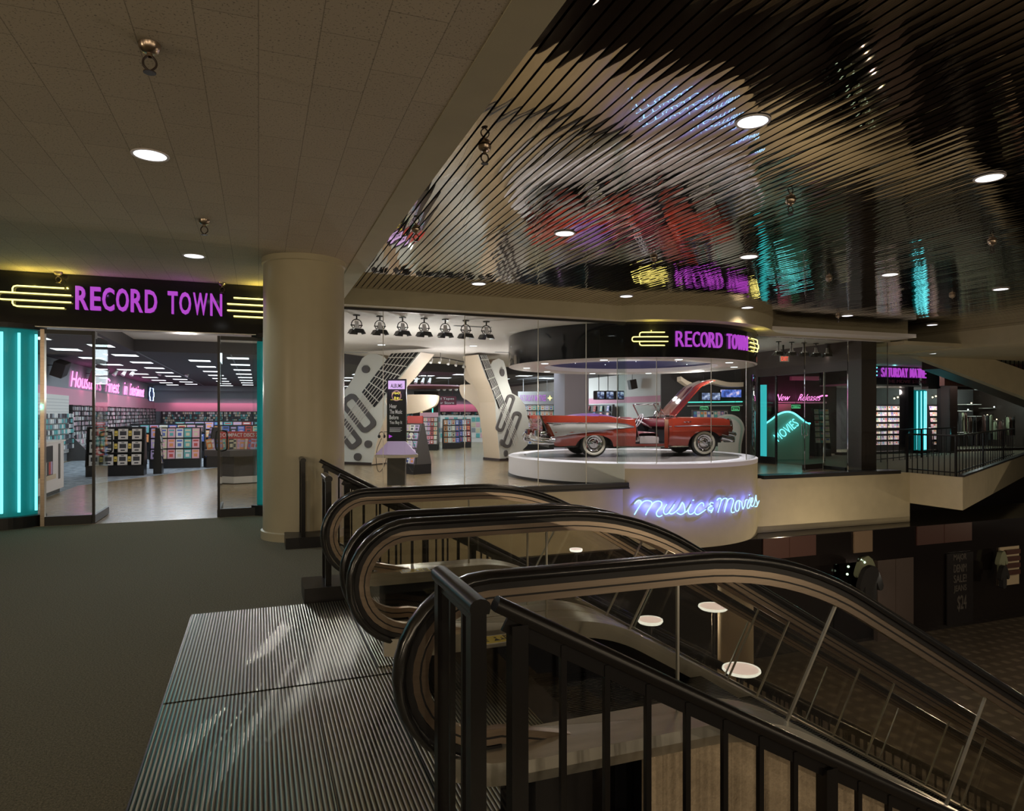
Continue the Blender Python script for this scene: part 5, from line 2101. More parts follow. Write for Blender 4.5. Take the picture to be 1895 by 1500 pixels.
# ---------------------------------------------------------------- giant guitars
def guitar(name, pix, org_uv, org_z, dcam, thick, label, neck, frets, pickups, dots, strings_, base_w, side_m='guitar_side'):
    """flat front outlines traced on a real vertical plane through org, extruded away from the mall"""
    P0 = at_z(org_uv[0], org_uv[1], org_z)
    d = Vector((dcam[0] * CS + dcam[1] * SN, -dcam[0] * SN + dcam[1] * CS, 0)).normalized()
    nrm = Vector((-d.y, d.x, 0))
    if nrm.dot(Vector(P0) - Vector((0, 0, P0.z))) < 0: nrm = -nrm

    def pl(u, v):
        r = Vector(ray(u, v))
        t = (Vector((P0.x, P0.y, 0)) - Vector((0, 0, 0))).dot(nrm) / r.dot(nrm)
        q = r * t
        return (Vector((q.x, q.y, 0)) - Vector((P0.x, P0.y, 0))).dot(d), EYE + q.z

    o = empty(name, (P0.x, P0.y, 0), label, 'sculpture', 'giant guitar arches at the store entrance')
    fn = lambda a, b, t: d * a + nrm * t + Vector((0, 0, b))
    poly = [pl(u, v) for u, v in pix]
    poly = [(a, min(max(b, 0.0), 3.60)) for a, b in poly]
    mb = MB(); mb.prism(poly, fn, 0.0, .02)
    recalc(mb.build('front_face', 'guitar_white', o))
    mb = MB(); mb.prism(poly, fn, .02, thick)
    recalc(mb.build('body', side_m, o))

    def sheet(nm, pts, m, t=-.012, hole=None):
        mb = MB()
        q = [pl(u, v) for u, v in pts]
        if hole:
            h = [pl(u, v) for u, v in hole]
            n = len(q)
            vs = [fn(a, b, t) for a, b in q] + [fn(a, b, t) for a, b in h] + [fn(a, b, 0.001) for a, b in q] + [fn(a, b, 0.001) for a, b in h]
            fs = [(i, (i + 1) % n, n + (i + 1) % n, n + i) for i in range(n)]
            fs += [(i, 2 * n + i, 2 * n + (i + 1) % n, (i + 1) % n) for i in range(n)]
            fs += [(n + i, n + (i + 1) % n, 3 * n + (i + 1) % n, 3 * n + i) for i in range(n)]
            mb.add(vs, fs)
        else:
            mb.prism(q, fn, t, 0.001)
        return recalc(mb.build(nm, m, o))
    fb = sheet('fretboard', neck, 'black', -.03)
    for a, b in frets:
        mb = MB(); mb.bar(fn(*pl(*a), -.036), fn(*pl(*b), -.036), .03, .01, up=nrm); mb.build('fret', 'guitar_white', o)
    for a, b in strings_:
        mb = MB(); mb.tube([fn(*pl(*a), -.055), fn(*pl(*b), -.055)], .011, 5); mb.build('string', 'store_white', o)
    for outer, inner in pickups: sheet('pickup', outer, 'grey_fixture', -.05, inner)
    for (u, v, ru, rv) in dots:
        mb = MB()
        q = [pl(u + ru * math.cos(2 * PI * i / 20), v + rv * math.sin(2 * PI * i / 20)) for i in range(20)]
        mb.prism(q, fn, -.06, .001); recalc(mb.build('knob', 'grey_fixture', o))
    lo = [p for p in poly if p[1] < .25]
    a0, a1 = min(p[0] for p in poly if p[1] < .35), max(p[0] for p in lo)
    mb = MB(); mb.prism([(a0 - .01, 0.003), (a1 + .012, 0.003), (a1 + .012, .09), (a0 - .01, .09)], fn, -.012, thick + .01)
    recalc(mb.build('base_strip', 'dark_brown', o))
    return o


def cr4(x, y):      # crop used while measuring: origin (620,540), scale .2534
    return (620 + x * .2534, 540 + y * .2534)


def rr(cx, cy, w_, h_, ang, cr=.3, n=5):
    """rounded rectangle in measured crop units"""
    out = []
    r = min(w_, h_) * cr
    for qx, qy, a in ((1, 1, 0), (-1, 1, 90), (-1, -1, 180), (1, -1, 270)):
        for i in range(n + 1):
            t = math.radians(a + 90 * i / n)
            x = qx * (w_ / 2 - r) + r * math.cos(t); y = qy * (h_ / 2 - r) + r * math.sin(t)
            out.append((cx + x * math.cos(ang) - y * math.sin(ang), cy + x * math.sin(ang) + y * math.cos(ang)))
    return out


gl = [(-40, 1245), (265, 1268), (285, 1190), (300, 1110), (330, 1010), (372, 900), (385, 850), (365, 800), (390, 720), (480, 620), (560, 520), (625, 440), (418, 448),
      (385, 500), (350, 468), (300, 452), (250, 452), (200, 482), (165, 545), (135, 620), (95, 690), (40, 745), (-40, 780)]
ang = math.radians(-44)
fr = []
nl = [(415, 450), (612, 440), (290, 842), (200, 732)]
for t in (.10, .26, .42, .58, .74, .90):
    a = (415 + (200 - 415) * t, 450 + (732 - 450) * t); b = (612 + (290 - 612) * t, 440 + (842 - 440) * t)
    fr.append((cr4(*a), cr4(*b)))
st = []
for k in range(6):
    t = (k + .5) / 6
    a = (430 + 170 * t, 445); b = (208 + 78 * t, 738 + 98 * t)
    dx, dy = b[0] - a[0], b[1] - a[1]
    e = (b[0] + dx * 1.02, b[1] + dy * 1.02)
    st.append((cr4(*a), cr4(*e)))
pk = []
for c in (((175, 885), 130, 300), ((90, 1030), 110, 250)):
    (cx, cy), w_, h_ = c
    pk.append(([cr4(*p) for p in rr(cx, cy, w_, h_, math.radians(-38))], [cr4(*p) for p in rr(cx, cy, w_ - 62, h_ - 70, math.radians(-38))]))
guitar('giant_guitar', [cr4(*p) for p in gl], (690, 861), 20.8, (1, -.45), .80, 'giant white guitar sculpture nearest the cream column, its neck rising right', [cr4(*p) for p in nl], fr, pk,
       [(*cr4(230, 565), 7, 7), (*cr4(247, 1110), 6.5, 7), (*cr4(170, 1203), 6.5, 7)], st, 0)


def cr5(x, y):      # crop origin (860,560), scale .3067
    return (860 + x * .3067, 560 + y * .3067)


gr = [(215, 950), (262, 932), (265, 940), (330, 905), (378, 860), (388, 790), (385, 700), (365, 620), (330, 570), (285, 545), (262, 480), (250, 400), (235, 350), (205, 335), (170, 350), (152, 380), (140, 345), (128, 312),
      (82, 312), (100, 370), (130, 450), (165, 520), (185, 600), (190, 700), (200, 800), (210, 900)]
nr = [(84, 312), (130, 314), (240, 600), (205, 640)]
fr = []
for t in (.1, .28, .46, .64, .82):
    a = (84 + (205 - 84) * t, 312 + (640 - 312) * t); b = (130 + (240 - 130) * t, 314 + (600 - 314) * t)
    fr.append((cr5(*a), cr5(*b)))
st = []
for k in range(5):
    t = (k + .5) / 5
    a = (86 + 42 * t, 316); b = (208 + 32 * t, 640 - 40 * t)
    st.append((cr5(*a), cr5(b[0] + (b[0] - a[0]) * .75, b[1] + (b[1] - a[1]) * .75)))
pk = []
for (cx, cy), w_, h_ in (((242, 665), 50, 235), ((282, 765), 52, 230)):
    pk.append(([cr5(*p) for p in rr(cx, cy, w_, h_, math.radians(20), .45)], [cr5(*p) for p in rr(cx, cy, w_ - 24, h_ - 36, math.radians(20), .45)]))
guitar('giant_guitar', [cr5(*p) for p in gr], (930, 852), 22.7, (1, .75), .95, 'giant white guitar sculpture between the first guitar and the red car', [cr5(*p) for p in nr], fr, pk,
       [(*cr5(223, 422), 3.6, 7), (*cr5(220, 843), 3.2, 6), (*cr5(245, 908), 3.2, 6)], st, 0)
# curved horns bulging from the inner sides of the guitars
for (u, v, z, rx, rz_, lab) in (((773), 741, 21.6, .55, .42, 'rounded cream horn jutting from the left guitar'), ((878), 724, 23.6, .42, .42, 'rounded cream horn jutting from the right guitar')):
    p = at_z(u, v, z)
    mb = MB()
    if rz_ < rx:
        prof = smooth_pts([(-1.0, .45), (.9, .45), (1.15, .25), (1.0, -.35), (.5, -.7), (-.2, -.95), (-1.0, -1.0)], 5)
    else:
        prof = smooth_pts([(-1.2, .55), (-1.25, .1), (-1.0, -.5), (-.5, -.8), (.2, -1.5), (.6, -2.6), (1.2, -2.7), (1.2, 1.8), (.2, 2.7), (-.6, 2.2), (-.9, 1.4), (-.7, .9), (-.3, .6)], 5)
    mb.prism([(a[0] * rx, a[1] * rz_) for a in prof], lambda a, b, t: Vector((a * CS, -a * SN, b)) + Vector((SN, CS, 0)) * t, 0, .5)
    o = recalc(mb.build('guitar_horn', 'guitar_side', loc=p, smooth=40)); tag(o, lab, 'sculpture')

# ---------------------------------------------------------------- listening post kiosk
p = at_z(734, 898, 15.2)
o = empty('listening_post', (p.x, p.y, 0), 'tall black listening post sign reading Hear The Music Before You Buy It', 'kiosk', rz=-YAW + .05)
mb = MB(); mb.box(-.20, .20, -.10, .14, 0, .62); mb.build('pedestal', 'grey_fixture', o)
mb = MB(); mb.prism([(-.21, -.30), (.21, -.30), (.47, -.12), (.47, .10), (.20, .16), (-.20, .16), (-.47, .10), (-.47, -.12)], lambda a, b, t: (a, b, t), .62, .68); mb.build('shelf', 'guitar_side', o)
mb = MB(); mb.add([(-.19, -.29, .69), (.19, -.29, .69), (.19, -.02, .98), (-.19, -.02, .98), (.46, -.11, .69), (-.46, -.11, .69), (.46, .10, .69), (-.46, .10, .69), (.19, .1, .98), (-.19, .1, .98)],
                  [(0, 1, 2, 3), (1, 4, 2), (5, 0, 3), (4, 6, 8, 2), (7, 5, 3, 9)]); mb.build('console', 'sleeve_lilac', o)
mb = MB(); mb.box(-.215, .215, -.02, .12, .98, 2.38); kb = mb.build('sign_panel', 'black', o)
mb = MB(); mb.box(-.185, .185, -.028, -.02, 2.15, 2.34); mb.build('title_plate', 'title_glow' if 'title_glow' in MATS else 'sleeve_lilac', kb)
mb = MB(); put_text(mb, 'ALBUMS', lambda a, b, t: (-.13 + .26 * a, -.034 + .006 * t, 2.18 + .09 * b), offset=.012); mb.build('title_lettering', 'black', kb)
mb = MB(); mb.tube([(.10 * math.cos(a), -.03, 2.0 + .11 * math.sin(a)) for a in [2 * PI * i / 24 for i in range(24)]], .011, 6, closed=True); mb.build('round_badge', 'sleeve_pink', kb)
mb = MB(); put_text(mb, 'Play', lambda a, b, t: (-.10 + .2 * a, -.038 + .006 * t, 2.0 + .07 * b + .04 * a), offset=.03); put_text(mb, 'It', lambda a, b, t: (-.05 + .12 * a, -.038 + .006 * t, 1.92 + .06 * b), offset=.03)
mb.box(-.13, .13, -.036, -.030, 1.905, 1.915); mb.build('badge_lettering', 'yellow_glow' if 'yellow_glow' in MATS else 'yellow', kb)
mb = MB()
for k, tx in enumerate(('Hear', 'The Music', 'Before', 'You Buy It')):
    wd = (.16, .28, .20, .28)[k]
    put_text(mb, tx, lambda a, b, t: (-.155 + wd * a, -.028 + .008 * t, 1.72 - k * .125 + .095 * b), offset=.012)
for k in range(4): mb.box(-.155, .12 - .03 * (k % 2), -.024, -.02, 1.275 - k * .028, 1.285 - k * .028)
mb.build('message_lettering', 'white', kb)
mb = MB(); mb.prism([(-.17, 1.05), (-.17, 1.13), (-.09, 1.09)], lambda a, b, t: (a, t, b), -.026, -.02); mb.build('arrow', 'neon_purple', kb)
for s, lab in ((-1, 'left'), (1, 'right')):
    h = empty('headphones', (p.x, p.y, 0), 'black headphones hanging on the %s side of the listening post' % lab, 'headphones', 'headphones on the listening post', -YAW + .05)
    mb = MB(); mb.tube([(s * .33 + .06 * math.cos(a), -.03, 1.12 + .07 * math.sin(a)) for a in [PI * i / 10 for i in range(11)]], .009, 6); mb.build('band', 'black', h)
    for q in (-1, 1):
        mb = MB(); mb.sphere((s * .33 + q * .055, -.03, 1.09), .035, 6, 1.2); mb.build('ear_cup', 'sleeve_lilac' if s > 0 else 'black', h, smooth=50)
    mb = MB(); mb.tube(smooth_pts([(s * .33, -.04, 1.05), (s * .44, -.05, .75), (s * .43, -.08, .40), (s * .36, -.10, .30), (s * .26, -.06, .45), (s * .22, -.05, .62)], 5), .007, 5); mb.build('cord', 'black', h)
    mb = MB(); mb.tube([(s * .21, 0.05, 1.19), (s * .33, -.03, 1.19)], .008, 5); mb.build('hook', 'chrome', h)
light('AREA', 'store_light', (12.2, 30.5, 3.25), 420, COOL, (15.3, 30.5, 1.4), shape='RECTANGLE', size=3, size_y=3)  # area light without a fixture, added to brighten the right wall
light('POINT', 'kiosk_lamp', (p.x - .3, p.y - .7, 2.2), 2.5, (.9, .5, 1.0), shadow_soft_size=.1)

# ---------------------------------------------------------------- middle of the store, seen between the guitars
q = at_z(797, 832, 30)
p1 = at_h(772, 877, 0); rack(p1.x, p1.y + .25, -YAW - .75, .62, 1.34, 5, 3, 'tall brown rack', 'tall brown rack behind the listening post with a red header', ['sleeve_cream', 'sleeve_white', 'sleeve_lilac', 'sleeve_black'], d=.6, header=('', 'sleeve_red', 'white'), seed=21, fm='grey_fixture')
p1 = at_h(797, 833, 0); rack(p1.x, p1.y + .3, -YAW, .80, 1.45, 6, 5, 'red sleeve rack', 'rack of small red and white sleeves between the two guitars', ['sleeve_red', 'sleeve_white', 'sleeve_pink', 'sleeve_red', 'sleeve_cream'], d=.7, seed=22, header=('', 'sleeve_pink', 'sleeve_red'))
p1 = at_h(838, 830, 0); rack(p1.x, p1.y + .3, -YAW + .2, .75, 1.35, 4, 4, 'orange sleeve rack', 'rack of orange and white sleeves, left one of the two near the right guitar', ['sleeve_orange', 'sleeve_white', 'sleeve_cream', 'sleeve_blue'], d=.7, seed=23)
p1 = at_h(862, 828, 0); rack(p1.x, p1.y + .3, -YAW + .2, .60, 1.35, 4, 3, 'blue and red sleeve rack', 'rack of blue and red sleeves against the right guitar', ['sleeve_blue', 'sleeve_white', 'sleeve_red'], d=.7, seed=24)
# white display tables and bright wall of covers behind
p1 = at_z(835, 800, 38)
o = empty('cover_wall', (p1.x, p1.y, 0), 'low bright display wall of pale covers at the back, between the guitars', 'display rack', rz=-YAW)
mb = MB(); mb.box(-1.9, 2.2, 0, .1, .0, 1.5); mb.build('panel', 'store_white', o)
R = random.Random(31)
mb = MB()
for i in range(16):
    for k in range(4):
        mb.mi = R.randrange(5)
        mb.box(-1.85 + i * .25, -1.64 + i * .25, -.03, 0, .25 + k * .30, .49 + k * .30)
mb.build('cover', ['sleeve_white', 'sleeve_teal', 'sleeve_pink', 'sleeve_cream', 'store_grey'], o)['kind'] = 'stuff'
p1 = at_z(812, 741, 44)
mb = MB(); mb.box(-1.15, 1.15, -.02, .02, -.28, .28)
for q in (-.9, .9): mb.tube([(q, 0, .28), (q, 0, 3.34 - p1.z)], .01, 5)
o = mb.build('hanging_banner', 'red_dark', loc=p1); o.rotation_euler = (0, 0, -YAW); tag(o, 'red hanging banner with white writing at the back of the store', 'banner')
mb = MB(); put_text(mb, 'Recorded Tapes', lambda a, b, t: (-1.0 + 2.0 * a, -.03 + .01 * t, .02 + .18 * b)); put_text(mb, 'from our Store', lambda a, b, t: (-.8 + 1.8 * a, -.03 + .01 * t, -.22 + .16 * b)); mb.build('lettering', 'white', o)
# round red hanging ceiling disc and dark glazed booth under it
p1 = at_z(790, 718, 30)
o = empty('ceiling_disc', (p1.x, p1.y, p1.z), 'flat red disc hanging from the ceiling between the guitars', 'ceiling feature')
mb = MB(); mb.lathe([(.001, .10), (1.6, .10), (1.75, .04), (1.6, 0), (.001, -.02)], n=48); mb.build('disc', 'red_dark', o, smooth=40)
mb = MB(); mb.tube([(0, 0, .1), (0, 0, 3.34 - p1.z)], .03, 8); mb.build('hanger', 'black', o)
p1 = at_h(787, 818, 0)
p1 = at_z(790, 780, 31)
o = empty('glazed_booth', (p1.x, p1.y, 0), 'dark glazed booth with neon inside, beyond the left guitar', 'booth', rz=-YAW)
mb = MB(); mb.box(-.55, .55, -.3, .6, 0, 2.62); mb.build('case', 'tinted_booth' if 'tinted_booth' in MATS else 'black_gloss', o)
mb = MB()
for k, c in enumerate((-.25, )): put_text(mb, '8', lambda a, b, t: (c + .1 * a, -.33 + .01 * t, 1.8 + .14 * b)); put_text(mb, '6', lambda a, b, t: (c + .1 * a, -.33 + .01 * t, 1.6 + .14 * b))
mb.build('neon_figures', 'neon_yellow', o)
mb = MB(); mb.tube([(.3, -.33, .6), (.3, -.33, 1.9)], .03, 6); mb.build('neon_tube', 'neon_turq_soft', o)
# overhead track with spot lamps in an arc
o = empty('track_lighting', (0, 0, 3.5), 'curved black lighting track with small white spot lamps between the guitars', 'track light')
P = [at_h(u, v, 3.44) for u, v in ((760, 664), (792, 662), (815, 661.5), (842, 666), (866, 671), (880, 672.5))]
mb = MB(); mb.tube(smooth_pts([p - Vector((0, 0, 3.5)) for p in P], 4), .02, 6); mb.build('track', 'black', o)
for p in (P[0], P[2], P[4]):
    mb = MB(); mb.tube([p - Vector((0, 0, 3.5)), p - Vector((0, 0, 3.34))], .008, 5); mb.build('stem', 'black', o)
for u, v in ((800, 662), (816, 662), (832, 665), (846, 668), (860, 671), (869, 673), (778, 663)):
    p1 = at_h(u, v - 1, 3.43) - Vector((0, 0, 3.5))
    mb = MB(); mb.tube([p1, p1 + Vector((0, 0, -.08))], .010, 5); mb.cyl(p1 + Vector((0, .04, -.06)), p1 + Vector((-.07, -.07, -.18)), .032, 10, .048)
    mb.build('spot_lamp', 'white', o, smooth=40)
for (u, v, z), lab in (((778, 703, 30), 'cluster of white spot lamps hanging left of the red disc'), ((830, 716, 33), 'cluster of white spot lamps hanging right of the red disc'), ((225, 688, 27), 'cluster of spot lamps hanging before the pink script'), ((300, 688, 30), 'pendant spot lamp near the middle of the left store room'), ((350, 690, 30), 'pendant spot lamp in the right of the left store room')):
    p1 = at_z(u, v, z)
    o = empty('hanging_lamps', p1, lab, 'lamp')
    mb = MB(); mb.tube([(0, 0, .1), (0, 0, 3.33 - p1.z)], .014, 6)
    if u > 700 or u < 240: mb.tube([(-.5, 0, .1), (.5, 0, .1)], .018, 6)
    mb.build('frame', 'black', o)
    for k in ((-.45, -.15, .15, .45) if (u > 700 or u < 240) else (0,)):
        mb = MB(); mb.cyl((k, 0, .08), (k - .1, -.12, -.14), .05, 10, .08); mb.build('spot_lamp', 'white', o, smooth=40)

# ---------------------------------------------------------------- behind the car
o = empty('pillar', (*at_z(1057, 800, 27)[:2], 0), 'square lavender pillar behind the tail of the red car', 'pillar', rz=-YAW + .35)
mb = MB(); mb.box(-.52, .52, -.52, .52, 0, 3.34); mb.build('shaft', 'sleeve_pillar' if 'sleeve_pillar' in MATS else 'store_white', o)
for k, u in enumerate((1109, 1126, 1145)):
    p1 = at_z(u, 731, 26)
    o = empty('television', p1, '%s of the three hanging televisions behind the car' % ('left', 'middle', 'right')[k], 'television', 'hanging televisions behind the car', -YAW + .25)
    mb = MB(); mb.box(-.165, .165, -.15, .22, -.17, .17); mb.build('cabinet', 'black', o, bevel=.02)
    mb = MB(); mb.box(-.135, .135, -.156, -.150, -.13, .13); mb.build('screen', 'screen', o)
    mb = MB(); mb.tube([(0, .05, .17), (0, .05, 3.60 - p1.z)], .015, 6); mb.build('hanger', 'black', o)
p1 = at_x(1170, 711, 14.95)
o = empty('loudspeaker', p1, 'dark loudspeaker on the grey wall above the windscreen of the car', 'loudspeaker', rz=-YAW + .3)
mb = MB(); mb.box(-.15, .15, -.15, .12, -.2, .2, Matrix.Rotation(-.2, 4, 'Y')); mb.build('cabinet', 'dark_brown', o)
mb = MB(); mb.tube([(0, 0, .2), (0, 0, 3.34 - p1.z)], .012, 6); mb.build('bracket', 'black', o)
rack(14.98, 31.2, -PI / 2, 8.6, 2.02, 4, 13, 'rack behind the steering wheel', 'wide rack of pale sleeves seen behind the steering wheel of the car', None, d=.5, seed=41, z0=.75, ih=.26, iw=.2)
p1 = at_z(1000, 790, 30)
rack(p1.x, p1.y, -YAW, 1.55, 2.0, 7, 8, 'rack behind the tail fins', 'pale shelf rack behind the tail fins of the car', ['sleeve_white', 'sleeve_white', 'sleeve_cream', 'sleeve_teal'], d=.5, seed=42, z0=.25)
p1 = at_z(990, 737, 34)
o = empty('shop_sign', p1, 'small purple sign of the movie store seen beyond the tail of the car', 'sign', rz=-YAW)
mb = MB(); mb.box(-.85, .95, -.02, .25, -.30, .35); mb.box(-.6, -.57, .1, .13, .35, 3.34 - p1.z); mb.box(.6, .63, .1, .13, .35, 3.34 - p1.z); mb.build('board', 'grey_fixture', o)
mb = MB(); put_text(mb, 'SATURDAY MATINEE', lambda a, b, t: (-.75 + 1.3 * a, -.04 + .02 * t, -.14 + .32 * b), offset=.01); mb.build('lettering', 'neon_purple', o)
mb = MB(); mb.prism([(.75 + (.12 if k % 2 == 0 else .05) * math.cos(PI * k / 4), .02 + (.14 if k % 2 == 0 else .05) * math.sin(PI * k / 4)) for k in range(8)], lambda a, b, t: (a, t, b), -.05, -.03); mb.build('star', 'neon_yellow', o)
# right of the pillar: dark wall, video screens, blue shelf, wavy canopy
p1 = at_z(1292, 760, 22.9)
Mx = Matrix.Translation((p1.x, p1.y, 0)) @ Matrix.Rotation(-YAW, 4, 'Z')
mb = MB(); mb.box(-1.25, 1.5, .0, .12, 0, 3.34, Mx)
struct(mb.build('wall_inner.002', 'store_dark'))
o = empty('video_wall', at_z(1353, 728, 22.6), 'blue video wall showing a bright picture, above the hood of the car', 'screen', rz=-YAW)
mb = MB(); mb.box(-.38, .35, -.02, .1, -.14, .15); mb.build('cabinet', 'black', o)
mb = MB(); mb.box(-.36, .33, -.03, -.02, -.12, .13); mb.build('screen', 'video' if 'video' in MATS else 'screen', o)
for u, lab in ((1306, 'left'), (1325, 'right')):
    o = empty('television', at_z(u, 733, 22.4), 'small %s monitor showing a purple picture beside the blue video wall' % lab, 'television', rz=-YAW)
    mb = MB(); mb.box(-.17, .17, -.02, .25, -.17, .15); mb.build('cabinet', 'black', o)
    mb = MB(); mb.box(-.13, .13, -.03, -.02, -.12, .11); mb.build('screen', 'screen', o)
for v, m_, lab in ((744, 'neon_turq_soft', 'thin green neon line under the video wall'), (751, 'store_white', 'pale ledge under the green neon line')):
    p1, p2 = at_z(1272, v, 22.75), at_z(1374, v - 1, 22.75)
    mb = MB(); mb.tube([Vector((0, 0, 0)), p2 - p1], .018, 6); o = mb.build('neon_line' if v < 748 else 'ledge', m_, loc=p1); tag(o, lab, 'neon sign' if v < 748 else 'ledge')
for u, lab in ((1303, 'green neon framed label above the blue boxes, left one'), (1361, 'green neon framed label above the blue boxes, right one')):
    o = empty('aisle_sign', at_z(u, 756, 22.6), lab, 'sign', rz=-YAW)
    mb = MB(); mb.box(-.13, .13, 0, .02, -.06, .06); mb.build('plate', 'black', o)
    mb = MB(); mb.tube([(-.13, 0, -.06), (.13, 0, -.06), (.13, 0, .06), (-.13, 0, .06)], .010, 6, closed=True); mb.build('frame', 'neon_green', o)
    mb = MB(); mb.tube([(0, .01, .05), (0, .01, 3.33 - o.location.z)], .006, 5); mb.build('hanger', 'black', o)
    mb = MB(); put_text(mb, 'Drama', lambda a, b, t: (-.09 + .18 * a, -.01 + .01 * t, -.03 + .05 * b)); mb.build('lettering', 'neon_green', o)
p1 = at_z(1303, 790, 22.4)
rack(p1.x, p1.y - .3, -YAW, 1.15, 1.72, 3, 10, 'blue video shelf', 'shelf of blue and white video boxes seen under the raised hood', ['sleeve_blue', 'sleeve_white', 'sleeve_teal', 'sleeve_white'], kind='video_box', d=.4, seed=51, z0=.9, cat='video box', noun='video box')
pts = [at_z(u, v, 21.6) for u, v in ((1260, 700), (1272, 708), (1286, 713), (1302, 710), (1318, 705), (1334, 708), (1350, 711), (1376, 711))]
o = empty('wavy_canopy', pts[0], 'wavy cream canopy band above the raised hood of the car', 'canopy')
P = [p - pts[0] for p in smooth_pts(pts, 5)]
mb = MB(); mb.sweep([(-.0, -.07), (0, .07), (.5, .07), (.5, -.07)], [(p, Vector((SN, CS, 0)), Vector((0, 0, 1))) for p in P]); mb.build('band', 'guitar_side', o, smooth=30)
# pale striped dome behind the nose of the car
o = empty('striped_dome', (*at_z(1349, 840, 21.6)[:2], 0), 'pale rounded arch with soft green stripes behind the front of the car', 'display arch', rz=-YAW)
for k, (r_, m_) in enumerate(((.50, 'guitar_white'), (.44, 'pale_green' if 'pale_green' in MATS else 'white_lam'), (.36, 'guitar_white'))):
    mb = MB(); mb.prism([(r_ * math.cos(PI * i / 20), 1.08 + r_ * math.sin(PI * i / 20)) for i in range(21)] + [(-r_, 0), (r_ * .75, 0), (r_ * .8, .6)], lambda a, b, t: (a, t, b), -.03 * k, .25)
    recalc(mb.build('arch_layer', m_, o))
# EXIT sign
o = empty('exit_sign', at_z(1452, 663.5, 19.6), 'red EXIT sign hanging before the dark wall over the doors', 'exit sign', rz=-YAW)
mb = MB(); mb.box(-.13, .13, 0, .03, -.085, .085); mb.build('plate', 'white', o)
mb = MB(); put_text(mb, 'EXIT', lambda a, b, t: (-.10 + .2 * a, -.008 + .008 * t, -.06 + .12 * b), offset=.01); mb.build('lettering', 'exit_red', o)
mb = MB(); mb.box(-.12, .12, .03, .18, .08, .2); mb.box(-.02, .02, .08, .12, .2, 3.6 - o.location.z); mb.build('housing', 'black', o)
# ================================================================== RIGHT SIDE: SECOND ENTRANCE, CORRIDOR, MOVIE STORE
cam_rz = -YAW
# glazing of the side entrance
o = pane('window_20', 15.31, 15.32, 17.05, 17.88, 0.22, 2.78); struct(o)
strip(o, 'base_rail', 15.28, 15.35, 17.05, 17.88, 0.0, 0.22); strip(o, 'frame_post', 15.28, 15.35, 17.84, 17.90, 0.0, 2.80); strip(o, 'frame_post', 15.29, 15.34, 17.02, 17.08, 0, 2.8)
o = pane('window_21', 15.31, 15.32, 14.34, 15.12, 0.10, 2.78); struct(o)
strip(o, 'base_rail', 15.28, 15.35, 14.34, 15.12, 0.0, 0.10); strip(o, 'frame_post', 15.29, 15.34, 15.10, 15.13, 0, 2.8, 'chrome')
mb = MB()
a, b = Vector((15.28, 15.16, 0)), Vector((14.28, 14.86, 0))
d = (b - a).normalized(); nn = Vector((-d.y, d.x, 0)) * .006
mb.add([a + nn + Vector((0, 0, .16)), b + nn + Vector((0, 0, .16)), b + nn + Vector((0, 0, 2.76)), a + nn + Vector((0, 0, 2.76)), a - nn + Vector((0, 0, .16)), b - nn + Vector((0, 0, .16)), b - nn + Vector((0, 0, 2.76)), a - nn + Vector((0, 0, 2.76))],
       [(0, 1, 2, 3), (7, 6, 5, 4), (0, 4, 5, 1), (2, 6, 7, 3), (1, 5, 6, 2), (0, 3, 7, 4)])
o = mb.build('door_3', 'door_glass'); struct(o, 'glass door leaf standing open before the second entrance')
mb = MB(); mb.bar(a + Vector((0, 0, .09)), b + Vector((0, 0, .09)), .04, .15); mb.build('bottom_rail', 'dark_brown', o)
mb = MB(); e = b - d * .12
for s in (-1, 1):
    q = nn.normalized() * s
    mb.tube(smooth_pts([e + q * .01 + Vector((0, 0, .98)), e + q * .08 + Vector((0, 0, 1.0)), e + q * .09 + Vector((0, 0, 1.15)), e + q * .08 + Vector((0, 0, 1.30)), e + q * .01 + Vector((0, 0, 1.32))], 4), .014, 8)
mb.build('door_handle', 'chrome', o, smooth=40)
# turquoise lit door frame and arch with MOVIES
lp = at_x(1413, 860, 15.62)
o = empty('lightbox', (lp.x, lp.y, 0), 'thin turquoise light column at the left jamb of the second entrance', 'light column')
mb = MB(); mb.box(-.07, .07, -.07, .07, .16, 2.55); mb.build('tube_cover', 'turq_tube', o)
mb = MB(); mb.box(-.14, .14, -.14, .14, 0, .16); mb.build('plinth', 'black', o)
ap = at_z(1457, 848, 23.5)
o = empty('movies_arch', (ap.x, ap.y, 0), 'green-grey arched panel edged in turquoise neon, lettered MOVIES', 'sign', rz=cam_rz)
S = 23.5 / 1250
def am(u, v): return ((u - 1457) * S, EYE + (HZ - v) * S)
prof = smooth_pts([am(u, v) for u, v in ((1415, 783), (1428, 774), (1440, 765), (1455, 760.5), (1468, 763), (1482, 773), (1492, 781), (1499, 782))], 4)
prof = [(p[0], p[1]) for p in prof]
mb = MB(); mb.prism(prof + [am(1497, 848)[:1] + (0.0,), am(1415, 848)[:1] + (0.0,)], lambda a, b, t: (a, t, b), 0, .30); recalc(mb.build('panel', 'turq_panel', o))
mb = MB(); mb.tube([(p[0], -.03, p[1] - .02) for p in prof], .028, 8); mb.build('edge_tube', 'neon_turq', o, smooth=50)
bx = [am(1437, 822), (am(1484, 778)), am(1478, 790)]
mb = MB(); c0, c1 = am(1436, 810), am(1474, 779)
th = math.atan2(c1[1] - c0[1], c1[0] - c0[0])
ct, st_ = math.cos(th), math.sin(th)
put_text(mb, 'MOVIES', lambda a, b, t: (c0[0] + .92 * a * ct - (.30 * b - .12) * st_, -.06 + .02 * t, c0[1] - .04 + .92 * a * st_ + (.30 * b - .12) * ct), offset=-.015)
mb.build('lettering', 'neon_turq', o)
light('POINT', 'neon_glow', (ap.x - .25, ap.y - .75, 1.35), 5, (0.15, 0.95, 0.85), shadow_soft_size=0.0)
